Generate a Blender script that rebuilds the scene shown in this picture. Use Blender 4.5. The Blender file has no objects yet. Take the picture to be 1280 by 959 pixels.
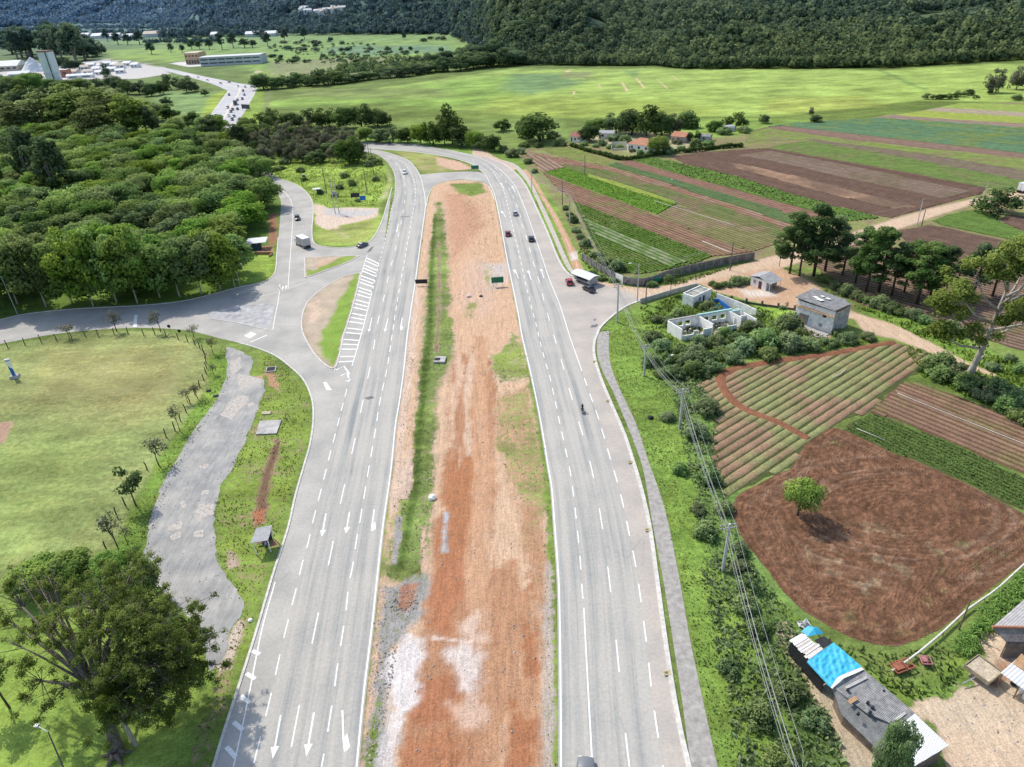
import bpy, math, random
import numpy as np
from mathutils import Vector, Matrix
R = math.radians
rnd = random.Random(7)
RS = np.random.RandomState(11)
scene = bpy.context.scene
COL = scene.collection
# ------------------------------------------------------------------ camera
F, CX, CY = 865.0, 640.0, 479.5
PIT, ROLL, HC = R(30.0), R(3.0), 70.0
fw = np.array((0, math.cos(PIT), -math.sin(PIT)))
r0 = np.array((1.0, 0, 0)); u0 = np.array((0, math.sin(PIT), math.cos(PIT)))
rt = math.cos(ROLL)*r0 - math.sin(ROLL)*u0
up = math.cos(ROLL)*u0 + math.sin(ROLL)*r0
CAM = np.array((0, 0, HC))
def G(px, py, z=0.0):
    """the point of the level z that lies along a sight line of the survey photograph"""
    d = fw + rt*(px-CX)/F - up*(py-CY)/F
    t = (z-HC)/d[2]
    return CAM + d*t
def G2(px, py, z=0.0): return G(px, py, z)[:2]
def GP(pts, z=0.0): return np.array([G2(a, b, z) for a, b in pts])
def TOP(px, pyb, pyt):
    """height of something that stands on the ground at one image row and reaches another"""
    b = G(px, pyb)-CAM; k = (pyt-CY)/F
    return -(up@b + k*(fw@b))/(up[2]+k*fw[2])
def MPP(px, py):
    return float((G(px, py)-CAM)@fw)/F
cam = bpy.data.cameras.new('camera'); cam.sensor_width = 36; cam.lens = 36*F/1280.0
cam.clip_start = 1.0; cam.clip_end = 30000
camo = bpy.data.objects.new('camera', cam); COL.objects.link(camo)
M = Matrix.Identity(4)
for i in range(3):
    M[i][0] = rt[i]; M[i][1] = up[i]; M[i][2] = -fw[i]; M[i][3] = CAM[i]
camo.matrix_world = M
scene.camera = camo
# ------------------------------------------------------------------ light
SUN_EL, SAZ = R(50), math.atan2(.74, -.67)
sd = Vector((math.cos(SUN_EL)*math.cos(SAZ), math.cos(SUN_EL)*math.sin(SAZ), math.sin(SUN_EL)))
sl = bpy.data.lights.new('sun', 'SUN'); sl.energy = 3.7; sl.angle = R(0.8); sl.color = (1.0, 0.955, 0.88)
so = bpy.data.objects.new('sun', sl); COL.objects.link(so)
so.rotation_euler = (-sd).to_track_quat('-Z', 'Y').to_euler(); so.location = (-200, 100, 300)
w = bpy.data.worlds.new('World'); scene.world = w; w.use_nodes = True
nt = w.node_tree; nt.nodes.clear()
sky = nt.nodes.new('ShaderNodeTexSky'); sky.sky_type = 'NISHITA'; sky.sun_disc = False
sky.sun_elevation = SUN_EL; sky.sun_rotation = math.atan2(sd.x, sd.y)
sky.air_density = 1.0; sky.dust_density = 1.5
bg = nt.nodes.new('ShaderNodeBackground'); bg.inputs[1].default_value = 0.205
ow = nt.nodes.new('ShaderNodeOutputWorld')
nt.links.new(sky.outputs[0], bg.inputs[0]); nt.links.new(bg.outputs[0], ow.inputs[0])
scene.view_settings.view_transform = 'Standard'; scene.view_settings.look = 'None'
scene.view_settings.exposure = 0; scene.view_settings.gamma = 1
scene.render.engine = 'CYCLES'
scene.cycles.use_denoising = True
scene.cycles.max_bounces = 5; scene.cycles.diffuse_bounces = 3; scene.cycles.glossy_bounces = 2
scene.cycles.transmission_bounces = 2; scene.cycles.transparent_max_bounces = 4
scene.render.film_transparent = False

# ------------------------------------------------------------------ materials
class NB:
    def __init__(s, name):
        s.m = bpy.data.materials.new(name); s.m.use_nodes = True
        s.t = s.m.node_tree; s.t.nodes.clear()
        s.out = s.n('ShaderNodeOutputMaterial')
    def n(s, typ, **kw):
        x = s.t.nodes.new(typ)
        for k, v in kw.items(): setattr(x, k, v)
        return x
    def l(s, a, b): s.t.links.new(a, b)
    def val(s, sock, v):
        if hasattr(v, 'is_linked') or hasattr(v, 'links'): s.l(v, sock)
        else:
            if isinstance(v, (tuple, list)) and len(v) == 3 and sock.type == 'RGBA': v = (*v, 1)
            sock.default_value = v
    def pos(s): return s.n('ShaderNodeNewGeometry').outputs['Position']
    def attr(s, name): return s.n('ShaderNodeAttribute', attribute_name=name)
    def mapping(s, vec, scale=(1, 1, 1), rot=(0, 0, 0)):
        m = s.n('ShaderNodeMapping'); s.l(vec, m.inputs[0]); m.inputs['Scale'].default_value = scale
        m.inputs['Rotation'].default_value = rot; return m.outputs[0]
    def noise(s, vec, scale, detail=4, rough=.6, dist=0):
        x = s.n('ShaderNodeTexNoise'); s.l(vec, x.inputs['Vector'])
        x.inputs['Scale'].default_value = scale; x.inputs['Detail'].default_value = detail
        x.inputs['Roughness'].default_value = rough; x.inputs['Distortion'].default_value = dist
        return x.outputs['Fac']
    def math(s, op, a, b=0.0, clamp=False):
        x = s.n('ShaderNodeMath', operation=op, use_clamp=clamp); s.val(x.inputs[0], a); s.val(x.inputs[1], b); return x.outputs[0]
    def mr(s, v, a, b, c=0.0, d=1.0):
        x = s.n('ShaderNodeMapRange'); x.clamp = True; s.val(x.inputs[0], v)
        for i, q in enumerate((a, b, c, d)): x.inputs[i+1].default_value = q
        return x.outputs[0]
    def mix(s, f, a, b, mode='MIX'):
        x = s.n('ShaderNodeMix', data_type='RGBA', blend_type=mode)
        s.val(x.inputs['Factor'], f); s.val(x.inputs[6], a); s.val(x.inputs[7], b); return x.outputs[2]
    def mul(s, c, f):
        x = s.n('ShaderNodeVectorMath', operation='SCALE'); s.val(x.inputs[0], c); s.val(x.inputs['Scale'], f); return x.outputs[0]
    def bump(s, h, strength=.5, dist=.1):
        x = s.n('ShaderNodeBump'); s.l(h, x.inputs['Height']); x.inputs['Strength'].default_value = strength
        x.inputs['Distance'].default_value = dist; return x.outputs[0]
    def bsdf(s, col, rough=.9, normal=None, metal=0, spec=.2):
        b = s.n('ShaderNodeBsdfPrincipled'); s.val(b.inputs['Base Color'], col); s.val(b.inputs['Roughness'], rough)
        b.inputs['Metallic'].default_value = metal; b.inputs['Specular IOR Level'].default_value = spec
        if normal is not None: s.l(normal, b.inputs['Normal'])
        s.l(b.outputs[0], s.out.inputs[0]); return b
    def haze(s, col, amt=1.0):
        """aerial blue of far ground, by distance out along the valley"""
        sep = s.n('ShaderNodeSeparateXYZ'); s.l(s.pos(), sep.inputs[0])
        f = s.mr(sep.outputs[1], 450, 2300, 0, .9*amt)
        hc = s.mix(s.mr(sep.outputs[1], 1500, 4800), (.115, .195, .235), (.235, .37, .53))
        return s.mix(f, col, hc)  # distance haze is mixed into the surface colour itself

def plain(name, col, rough=.8, var=.15, scale=3.0, metal=0, spec=.3, bump=0):
    b = NB(name); p = b.n('ShaderNodeTexCoord').outputs['Object']
    n = b.noise(p, scale, 5, .65)
    c = b.mul(col, b.mr(n, .34, .66, 1-var, 1+var))
    nm = b.bump(n, bump, .05) if bump else None
    b.bsdf(c, rough, nm, metal, spec); return b.m
_pc = {}
def PM(name, col, *a, **k):
    if name not in _pc: _pc[name] = plain(name, col, *a, **k)
    return _pc[name]

def mat_ground():
    b = NB('ground_soil_and_grass'); p = b.pos()
    cg = b.attr('cg').outputs['Color']; cd = b.attr('cd').outputs['Color']; g = b.attr('g').outputs['Fac']
    n1 = b.noise(p, .16, 5, .62); n2 = b.noise(p, 1.1, 6, .7); n3 = b.noise(p, 5.0, 4, .7); nl = b.noise(p, .035, 3, .6)
    t = b.math('ADD', b.math('MULTIPLY', b.math('SUBTRACT', n1, .5), .9), b.math('MULTIPLY', b.math('SUBTRACT', n2, .5), 1.3))
    t = b.math('ADD', t, b.math('MULTIPLY', b.math('SUBTRACT', n3, .5), .5))
    m = b.mr(b.math('ADD', g, t), .36, .64)
    gl = b.math('ADD', b.math('MULTIPLY', n2, .8), b.math('ADD', b.math('MULTIPLY', n3, .7), b.math('MULTIPLY', nl, .7)))
    cgv = b.mul(cg, b.mr(gl, .88, 1.32, .5, 1.5))
    nf = b.noise(b.mapping(p, (.45, 1.5, 1)), .055, 7, .72)
    nf2 = b.noise(b.mapping(p, (.6, 1.3, 1)), .22, 5, .75)
    cgv = b.mul(cgv, b.math('MULTIPLY', b.mr(nf, .36, .64, .75, 1.2), b.mr(nf2, .35, .65, .78, 1.2)))
    cgv = b.mix(b.mr(n1, .45, .7, 0, .45), cgv, b.mix(1, cgv, (1.35, 1.08, 1.1), 'MULTIPLY'))
    mp = b.mapping(p, (1, .10, 1)); ns = b.noise(mp, 2.4, 6, .75, .6); n4 = b.noise(p, 2.6, 6, .8, 1.2)
    dl = b.math('ADD', b.math('MULTIPLY', n4, .8), b.math('ADD', b.math('MULTIPLY', n3, .45), b.math('MULTIPLY', ns, .55)))
    cdv = b.mul(cd, b.mr(dl, .76, 1.04, .66, 1.27))
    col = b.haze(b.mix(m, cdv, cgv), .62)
    h = b.math('ADD', b.math('MULTIPLY', n2, .6), b.math('MULTIPLY', n3, .5))
    b.bsdf(col, .95, b.bump(h, .55, .35), spec=.08); return b.m

def mat_asphalt(name, c1, c2, streak=True):
    b = NB(name); p = b.pos()
    n1 = b.noise(p, .12, 4, .6); n2 = b.noise(p, 2.5, 5, .7); n3 = b.noise(p, 14, 3, .7)
    if streak:
        uv = b.n('ShaderNodeTexCoord').outputs['UV']
        s1 = b.noise(b.mapping(uv, (9, .02, 1)), 1.0, 3, .6); s2 = b.noise(b.mapping(uv, (46, .05, 1)), 1.0, 3, .6)
        sp = b.n('ShaderNodeSeparateXYZ'); b.l(uv, sp.inputs[0]); bd = b.math('ABSOLUTE', b.math('SUBTRACT', sp.outputs[0], b.math('ADD', .17, b.math('MULTIPLY', s1, .10))))
        bd = b.mr(bd, .0, .075, .32, 0)
        f = b.math('ADD', b.math('MULTIPLY', s1, .8), b.math('ADD', b.math('MULTIPLY', s2, .3), b.math('MULTIPLY', n1, .3)))
        col = b.mix(b.math('ADD', b.mr(f, .64, .9, 0, .9), bd, True), c1, c2)
    else:
        col = b.mix(b.mr(n1, .35, .65), c1, c2)
    v = b.math('ADD', b.math('MULTIPLY', n2, .6), b.math('MULTIPLY', n3, .4))
    col = b.mul(col, b.mr(v, .38, .62, .86, 1.1))
    crack = b.n('ShaderNodeTexVoronoi', feature='DISTANCE_TO_EDGE'); b.l(b.mapping(p, (.12, .07, 1)), crack.inputs['Vector'])
    crack.inputs['Scale'].default_value = 1.0
    k = b.math('MULTIPLY', b.mr(crack.outputs['Distance'], 0, .006, .28, 0), b.mr(n1, .5, .6))
    col = b.mix(k, col, (.12, .12, .12))
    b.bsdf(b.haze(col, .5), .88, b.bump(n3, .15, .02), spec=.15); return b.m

def mat_vc(name, rough=.95, bumpd=.08, detail=2.2, amp=.3, spec=.1, patch=.45):
    """vertex-coloured surface roughened by noise"""
    b = NB(name); p = b.pos(); c = b.attr('vc').outputs['Color']
    n1 = b.noise(p, detail, 6, .7); n2 = b.noise(p, detail*.12, 4, .6); n3 = b.noise(p, detail*4, 3, .7)
    v = b.math('ADD', b.math('MULTIPLY', n1, .5), b.math('ADD', b.math('MULTIPLY', n2, patch), b.math('MULTIPLY', n3, .3)))
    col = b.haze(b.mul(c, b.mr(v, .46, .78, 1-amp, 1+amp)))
    b.bsdf(col, rough, b.bump(n1, .6, bumpd), spec=spec); return b.m

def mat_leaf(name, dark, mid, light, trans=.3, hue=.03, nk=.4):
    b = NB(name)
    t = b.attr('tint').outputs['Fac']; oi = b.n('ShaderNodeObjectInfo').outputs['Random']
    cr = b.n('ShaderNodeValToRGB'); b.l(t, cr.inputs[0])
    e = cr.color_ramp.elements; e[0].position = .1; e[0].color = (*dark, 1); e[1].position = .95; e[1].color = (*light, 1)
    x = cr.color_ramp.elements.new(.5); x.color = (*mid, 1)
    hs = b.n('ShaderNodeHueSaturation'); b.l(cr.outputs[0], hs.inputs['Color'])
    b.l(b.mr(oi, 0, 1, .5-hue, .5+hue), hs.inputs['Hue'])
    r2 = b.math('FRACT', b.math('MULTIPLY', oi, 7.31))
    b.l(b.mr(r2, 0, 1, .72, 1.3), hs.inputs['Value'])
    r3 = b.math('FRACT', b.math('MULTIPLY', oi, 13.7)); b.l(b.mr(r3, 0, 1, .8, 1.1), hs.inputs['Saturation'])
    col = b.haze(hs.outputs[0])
    vt = b.n('ShaderNodeVectorTransform', vector_type='NORMAL', convert_from='OBJECT', convert_to='WORLD')
    b.l(b.attr('cn').outputs['Vector'], vt.inputs[0])
    gn = b.mul(b.n('ShaderNodeNewGeometry').outputs['Normal'], nk)
    ad = b.n('ShaderNodeVectorMath', operation='ADD'); b.l(vt.outputs[0], ad.inputs[0]); b.l(gn, ad.inputs[1])
    nm = b.n('ShaderNodeVectorMath', operation='NORMALIZE'); b.l(ad.outputs[0], nm.inputs[0])
    d = b.n('ShaderNodeBsdfDiffuse'); b.l(col, d.inputs[0]); b.l(nm.outputs[0], d.inputs['Normal'])
    tr = b.n('ShaderNodeBsdfTranslucent'); b.l(col, tr.inputs[0])
    m = b.n('ShaderNodeMixShader'); m.inputs[0].default_value = trans
    b.l(d.outputs[0], m.inputs[1]); b.l(tr.outputs[0], m.inputs[2]); b.l(m.outputs[0], b.out.inputs[0])
    return b.m
def mat_bark(name, c1, c2):
    b = NB(name); p = b.n('ShaderNodeTexCoord').outputs['Object']
    n = b.noise(b.mapping(p, (3, 3, .6)), 1.6, 5, .7)
    b.bsdf(b.mix(b.mr(n, .35, .65), c1, c2), .95, b.bump(n, .8, .08), spec=.1); return b.m
def mat_corr(name, c1, c2, scale=5.0, var=.35):
    """corrugated sheet: ribs run along the object's own y"""
    b = NB(name); p = b.n('ShaderNodeTexCoord').outputs['Object']
    n = b.noise(p, 1.2, 6, .7); n2 = b.noise(p, 6, 4, .7)
    col = b.mix(b.mr(n, .35, .68), c1, c2); col = b.mul(col, b.mr(n2, .3, .7, 1-var*.5, 1+var*.5))
    wv = b.n('ShaderNodeTexWave', wave_type='BANDS', bands_direction='X'); b.l(p, wv.inputs['Vector']); wv.inputs['Scale'].default_value = scale
    col = b.mul(col, b.mr(wv.outputs['Fac'], 0, 1, .82, 1.08))
    b.bsdf(col, .75, b.bump(wv.outputs['Fac'], .6, .06), spec=.3); return b.m
def mat_lane():
    b = NB('worn_lane'); p = b.pos()
    n1 = b.noise(p, .22, 5, .65); n2 = b.noise(b.mapping(p, (1.2, .16, 1), (0, 0, -.35)), 1.3, 6, .7, .5); n3 = b.noise(p, 7, 4, .75)
    col = b.mix(b.mr(n1, .36, .64), (.29, .285, .27), (.43, .41, .37)); col = b.mul(col, b.mr(n2, .34, .66, .84, 1.15)); col = b.mul(col, b.mr(n3, .35, .65, .85, 1.12))
    b.bsdf(col, .92, b.bump(n3, .25, .04), spec=.12); return b.m
M_GROUND = mat_ground()
M_ROAD = mat_asphalt('asphalt_carriageway', (.475, .445, .39), (.265, .275, .265))
M_RAMP = mat_asphalt('asphalt_side_road', (.50, .47, .415), (.37, .355, .32), False)
M_SHOULDER = mat_asphalt('sandy_shoulder', (.52, .455, .385), (.40, .37, .33), False)
M_PAINT = PM('road_paint', (.83, .82, .78), .7, .12, 2.0)
M_VC = mat_vc('dirt_surface')
M_SOIL = mat_vc('ploughed_soil', .97, .25, 2.6, .42, patch=.3)
M_CONC = PM('weathered_concrete', (.43, .41, .38), .9, .25, .8, bump=.3)
M_KERB = PM('kerb_concrete', (.60, .57, .51), .9, .2, 1.5)

# ------------------------------------------------------------------ mesh helpers
def setp(o, label=None, cat=None, group=None, kind=None):
    if label: o['label'] = label
    if cat: o['category'] = cat
    if group: o['group'] = group
    if kind: o['kind'] = kind
    return o
def link(name, me, parent=None, loc=None, rz=None):
    o = bpy.data.objects.new(name, me); COL.objects.link(o)
    if parent is not None: o.parent = parent
    if loc is not None: o.location = loc
    if rz is not None: o.rotation_euler = (0, 0, rz)
    return o
def empty(name, loc=(0, 0, 0), rz=0.0, label=None, cat=None, group=None):
    o = bpy.data.objects.new(name, None); COL.objects.link(o); o.empty_display_size = .3
    o.location = tuple(float(v) for v in loc); o.rotation_euler = (0, 0, rz)
    return setp(o, label, cat, group)
LASTN = [None]
def mesh_np(name, V, Fc, mat, attrs=None, smooth=False, uv=None, mats=None, mi=None):
    """V (n,3); Fc (m,k) faces all of one size"""
    me = bpy.data.meshes.new(name)
    V = np.ascontiguousarray(V, dtype=np.float32); Fc = np.ascontiguousarray(Fc, dtype=np.int32)
    k = Fc.shape[1]; m = len(Fc)
    me.vertices.add(len(V)); me.vertices.foreach_set('co', V.ravel())
    me.loops.add(m*k); me.loops.foreach_set('vertex_index', Fc.ravel())
    me.polygons.add(m); me.polygons.foreach_set('loop_start', np.arange(m, dtype=np.int32)*k)
    me.polygons.foreach_set('use_smooth', np.full(m, smooth))
    for mm in (mats or [mat]): me.materials.append(mm)
    if mi is not None: me.polygons.foreach_set('material_index', np.asarray(mi, dtype=np.int32))
    for an, (typ, data) in (attrs or {}).items():
        a = me.attributes.new(an, typ, 'POINT')
        if typ == 'FLOAT': a.data.foreach_set('value', np.ascontiguousarray(data, dtype=np.float32).ravel())
        else:
            d = np.ones((len(V), 4), dtype=np.float32); d[:, :3] = data
            a.data.foreach_set('color', d.ravel())
    if attrs and 'tint' in attrs and LASTN[0] is not None and len(LASTN[0]) == len(V):
        a = me.attributes.new('cn', 'FLOAT_VECTOR', 'POINT'); nn = LASTN[0]/(np.linalg.norm(LASTN[0], axis=1)[:, None]+1e-9)
        a.data.foreach_set('vector', np.ascontiguousarray(nn, dtype=np.float32).ravel())
    if uv is not None:
        ul = me.uv_layers.new(name='UVMap'); ul.data.foreach_set('uv', np.ascontiguousarray(uv[Fc.ravel()], dtype=np.float32).ravel())
    me.update(calc_edges=True)
    return me
class MB:
    def __init__(s): s.v = []; s.f = []; s.mi = []
    def add(s, vs, fs, mi=0):
        o = len(s.v); s.v += [tuple(float(c) for c in v) for v in vs]
        for f in fs: s.f.append(tuple(o+i for i in f)); s.mi.append(mi)
        return s
    def box(s, c, d, rz=0.0, mi=0, taper=1.0):
        x, y, z = (q/2 for q in d); cs, sn = math.cos(rz), math.sin(rz); vs = []
        for sz in (-1, 1):
            k = 1 if sz < 0 else taper
            for sx, sy in ((-1, -1), (1, -1), (1, 1), (-1, 1)):
                a, b = sx*x*k, sy*y*k
                vs.append((c[0]+a*cs-b*sn, c[1]+a*sn+b*cs, c[2]+sz*z))
        return s.add(vs, [(0, 3, 2, 1), (4, 5, 6, 7), (0, 1, 5, 4), (1, 2, 6, 5), (2, 3, 7, 6), (3, 0, 4, 7)], mi)
    def bar(s, a, b, ra, rb=None, n=8, mi=0, cap=True):
        a = Vector(a); b = Vector(b); rb = ra if rb is None else rb
        d = (b-a); d.normalize()
        q = d.orthogonal().normalized(); w_ = d.cross(q); vs = []
        for p, r in ((a, ra), (b, rb)):
            for i in range(n):
                t = 2*math.pi*i/n; vs.append(p+(q*math.cos(t)+w_*math.sin(t))*r)
        fs = [(i, (i+1) % n, n+(i+1) % n, n+i) for i in range(n)]
        if cap: fs += [tuple(range(n-1, -1, -1)), tuple(range(n, 2*n))]
        return s.add(vs, fs, mi)
    def tube(s, pts, rad, n=8, mi=0):
        pts = [Vector(p) for p in pts]; rad = rad if hasattr(rad, '__len__') else [rad]*len(pts)
        vs, fs = [], []; q = None
        for i, p in enumerate(pts):
            d = (pts[min(i+1, len(pts)-1)]-pts[max(i-1, 0)]).normalized()
            q = d.orthogonal().normalized() if q is None else (q-d*q.dot(d)).normalized()
            w_ = d.cross(q)
            for k in range(n):
                t = 2*math.pi*k/n; vs.append(p+(q*math.cos(t)+w_*math.sin(t))*rad[i])
        for i in range(len(pts)-1):
            for k in range(n): fs.append((i*n+k, i*n+(k+1) % n, (i+1)*n+(k+1) % n, (i+1)*n+k))
        fs += [tuple(range(n-1, -1, -1)), tuple(range((len(pts)-1)*n, len(pts)*n))]
        return s.add(vs, fs, mi)
    def prism(s, poly, z0, z1, mi=0):
        n = len(poly); z0 = z0 if hasattr(z0, '__len__') else [z0]*n; z1 = z1 if hasattr(z1, '__len__') else [z1]*n
        vs = [(p[0], p[1], z0[i]) for i, p in enumerate(poly)]+[(p[0], p[1], z1[i]) for i, p in enumerate(poly)]
        fs = [(i, (i+1) % n, n+(i+1) % n, n+i) for i in range(n)]+[tuple(range(n-1, -1, -1)), tuple(range(n, 2*n))]
        return s.add(vs, fs, mi)
    def loft(s, rings, mi=0, closed=True, cap=True):
        n = len(rings[0]); vs = [p for r in rings for p in r]; fs = []
        for i in range(len(rings)-1):
            for k in range(n if closed else n-1): fs.append((i*n+k, i*n+(k+1) % n, (i+1)*n+(k+1) % n, (i+1)*n+k))
        if cap: fs += [tuple(range(n-1, -1, -1)), tuple(range((len(rings)-1)*n, len(rings)*n))]
        return s.add(vs, fs, mi)
    def mesh(s, name, mat, smooth=False):
        me = bpy.data.meshes.new(name); me.from_pydata(s.v, [], s.f)
        mats = mat if isinstance(mat, (list, tuple)) else [mat]
        for m in mats: me.materials.append(m)
        if len(mats) > 1: me.polygons.foreach_set('material_index', s.mi)
        if smooth: me.polygons.foreach_set('use_smooth', [True]*len(me.polygons))
        me.update()
        import bmesh
        bm = bmesh.new(); bm.from_mesh(me); bmesh.ops.recalc_face_normals(bm, faces=bm.faces); bm.to_mesh(me); bm.free()
        return me
    def build(s, name, mat, parent=None, smooth=False, loc=None, rz=None):
        return link(name, s.mesh(name, mat, smooth), parent, loc, rz)
def copy_tree(o, parent=None):
    c = o.copy(); COL.objects.link(c)
    if parent is not None: c.parent = parent
    for ch in o.children: copy_tree(ch, c)
    return c
# value noise
_tab = RS.rand(256, 256)
def vn(x, y):
    xi = np.floor(x).astype(int); yi = np.floor(y).astype(int); fx = x-xi; fy = y-yi
    fx = fx*fx*(3-2*fx); fy = fy*fy*(3-2*fy)
    a = _tab[xi & 255, yi & 255]; b = _tab[(xi+1) & 255, yi & 255]; c = _tab[xi & 255, (yi+1) & 255]; d = _tab[(xi+1) & 255, (yi+1) & 255]
    return (a*(1-fx)+b*fx)*(1-fy)+(c*(1-fx)+d*fx)*fy
def fbm(x, y, s=1.0, o=4):
    x = np.asarray(x, float)/s; y = np.asarray(y, float)/s; t = 0; a = .5; tot = 0
    for i in range(o):
        t = t+a*vn(x+17.3*i, y+9.1*i); tot += a; a *= .55; x = x*2.03; y = y*2.03
    return t/tot
def smooth_line(P, n=8):
    """Catmull-Rom through the points"""
    P = [np.asarray(p, float) for p in P]; Q = [2*P[0]-P[1]]+P+[2*P[-1]-P[-2]]; out = []
    for i in range(1, len(Q)-2):
        for k in range(n):
            t = k/n; a, b, c, d = Q[i-1], Q[i], Q[i+1], Q[i+2]
            out.append(.5*((2*b)+(c-a)*t+(2*a-5*b+4*c-d)*t*t+(3*b-a-3*c+d)*t**3))
    out.append(P[-1]); return np.array(out)
def resample(P, step=None, n=None):
    P = np.asarray(P, float); L = np.r_[0, np.cumsum(np.linalg.norm(np.diff(P, axis=0), axis=1))]
    n = n or max(2, int(L[-1]/step)+1); s = np.linspace(0, L[-1], n)
    return np.stack([np.interp(s, L, P[:, i]) for i in range(P.shape[1])], 1)
def line_px(pts, step=1.0): return resample(smooth_line(GP(pts), 8), step)
def sdf(poly, X, Y):
    """signed distance (inside > 0)"""
    d2 = np.full(X.shape, 1e18); ins = np.zeros(X.shape, bool); n = len(poly)
    for i in range(n):
        ax, ay = poly[i]; bx, by = poly[(i+1) % n]; ex, ey = bx-ax, by-ay
        wx, wy = X-ax, Y-ay; t = np.clip((wx*ex+wy*ey)/(ex*ex+ey*ey+1e-12), 0, 1)
        d2 = np.minimum(d2, (wx-ex*t)**2+(wy-ey*t)**2)
        if by != ay: ins ^= ((ay > Y) != (by > Y)) & (X < (bx-ax)*(Y-ay)/(by-ay)+ax)
    d = np.sqrt(d2); return np.where(ins, d, -d)
def inside(poly, X, Y): return sdf(poly, np.asarray(X, float), np.asarray(Y, float)) > 0
from mathutils.geometry import tessellate_polygon
def sheet(name, poly, z, mat, rough=0.0, step=1.5, kind='structure', vc=None):
    """flat polygon in metres at height z, optional ragged edge"""
    P = np.asarray(poly, float)
    if rough:
        P = resample(np.vstack([P, P[:1]]), step)[:-1]
        P = P+np.stack([fbm(P[:, 0], P[:, 1], 2.2)-.5, fbm(P[:, 0]+50, P[:, 1]+31, 2.2)-.5], 1)*2*rough
    V = [Vector((p[0], p[1], 0)) for p in P]
    tri = tessellate_polygon([V])
    Vn = np.array([(p[0], p[1], z) for p in P]); T = np.array(tri)
    a, b, c = Vn[T[:, 0]], Vn[T[:, 1]], Vn[T[:, 2]]
    flip = np.cross(b-a, c-a)[:, 2] < 0; T[flip] = T[flip][:, ::-1]
    at = None
    if vc is not None: at = {'vc': ('FLOAT_COLOR', np.tile(np.array(vc), (len(Vn), 1)))}
    o = link(name, mesh_np(name, Vn, T, mat, at)); return setp(o, kind=kind)
def ribbon(name, A, B, z, mat, n=None, kind='structure', cols=8):
    n = n or int(max(len(A), len(B)))
    A = resample(A, n=n); B = resample(B, n=n); L = np.r_[0, np.cumsum(np.linalg.norm(np.diff((A+B)/2, axis=0), axis=1))]
    t = np.linspace(0, 1, cols+1); P = A[:, None]*(1-t)[None, :, None]+B[:, None]*t[None, :, None]
    V = np.concatenate([P.reshape(-1, 2), np.full((n*(cols+1), 1), z)], 1)
    uv = np.stack([np.tile(t, n), np.repeat(L, cols+1)], 1)
    i = np.arange((n-1)*(cols+1)).reshape(n-1, cols+1)[:, :-1].ravel()
    Q = np.stack([i, i+1, i+cols+2, i+cols+1], 1)
    a, b, c = V[Q[0, 0]], V[Q[0, 1]], V[Q[0, 2]]
    if np.cross(b-a, c-a)[2] < 0: Q = Q[:, ::-1]
    o = link(name, mesh_np(name, V, Q, mat, uv=uv)); return setp(o, kind=kind)
def normals2(P):
    d = np.gradient(P, axis=0); d /= np.linalg.norm(d, axis=1)[:, None]+1e-9
    return np.stack([-d[:, 1], d[:, 0]], 1)
def strip_mesh(mb, P, w, z, off=0.0):
    N = normals2(P); A = P+N*(off-w/2); B = P+N*(off+w/2); n = len(P)
    mb.add([(p[0], p[1], z) for p in A]+[(p[0], p[1], z) for p in B], [(i, i+1, n+i+1, n+i) for i in range(n-1)])
def kerb_mesh(mb, P, w, h, off=0.0, z=0.0):
    N = normals2(P); A = P+N*(off-w/2); B = P+N*(off+w/2)
    mb.loft([[(a[0], a[1], z), (a[0], a[1], z+h), (b[0], b[1], z+h), (b[0], b[1], z)] for a, b in zip(A, B)])
# ------------------------------------------------------------------ terrain
_hb = [(-120, 30), (60, 27), (150, 27), (250, 32), (320, 41), (450, 42), (560, 43), (600, 62), (640, 81), (740, 82), (820, 82), (860, 86), (1000, 85), (1110, 84), (1180, 80), (1280, 74), (1400, 70)]
_hp = [G2(*q) for q in _hb]
H_AZ = np.array([math.atan2(p[0], p[1]) for p in _hp])
H_R0 = np.minimum([math.hypot(*p) for p in _hp], 4300.0)
H_A = np.interp(H_AZ, [-.7, -.3, -.15, -.02, .04, .2, .7], [330, 330, 260, 170, 70, 42, 45])
H_L = np.interp(H_AZ, [-.7, -.3, -.15, -.02, .04, .2, .7], [1500, 1500, 1100, 700, 420, 420, 420])
def hill(x, y):
    x = np.asarray(x, float); y = np.asarray(y, float)
    az = np.arctan2(x, np.maximum(y, 1)); r = np.hypot(x, y)
    d = r-np.interp(az, H_AZ, H_R0); d = np.where(y > 100, np.maximum(d, 0), 0)
    A = np.interp(az, H_AZ, H_A); L = np.interp(az, H_AZ, H_L)
    h = A*(1-np.exp(-d/L))
    lob = (fbm(x+900, y, 300, 3)-.5)*125+(fbm(x, y+400, 90, 2)-.5)*20
    return h+np.maximum(lob, -25)*np.clip(d/160, 0, 1)*np.clip(L/500, .75, 1.2)
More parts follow.
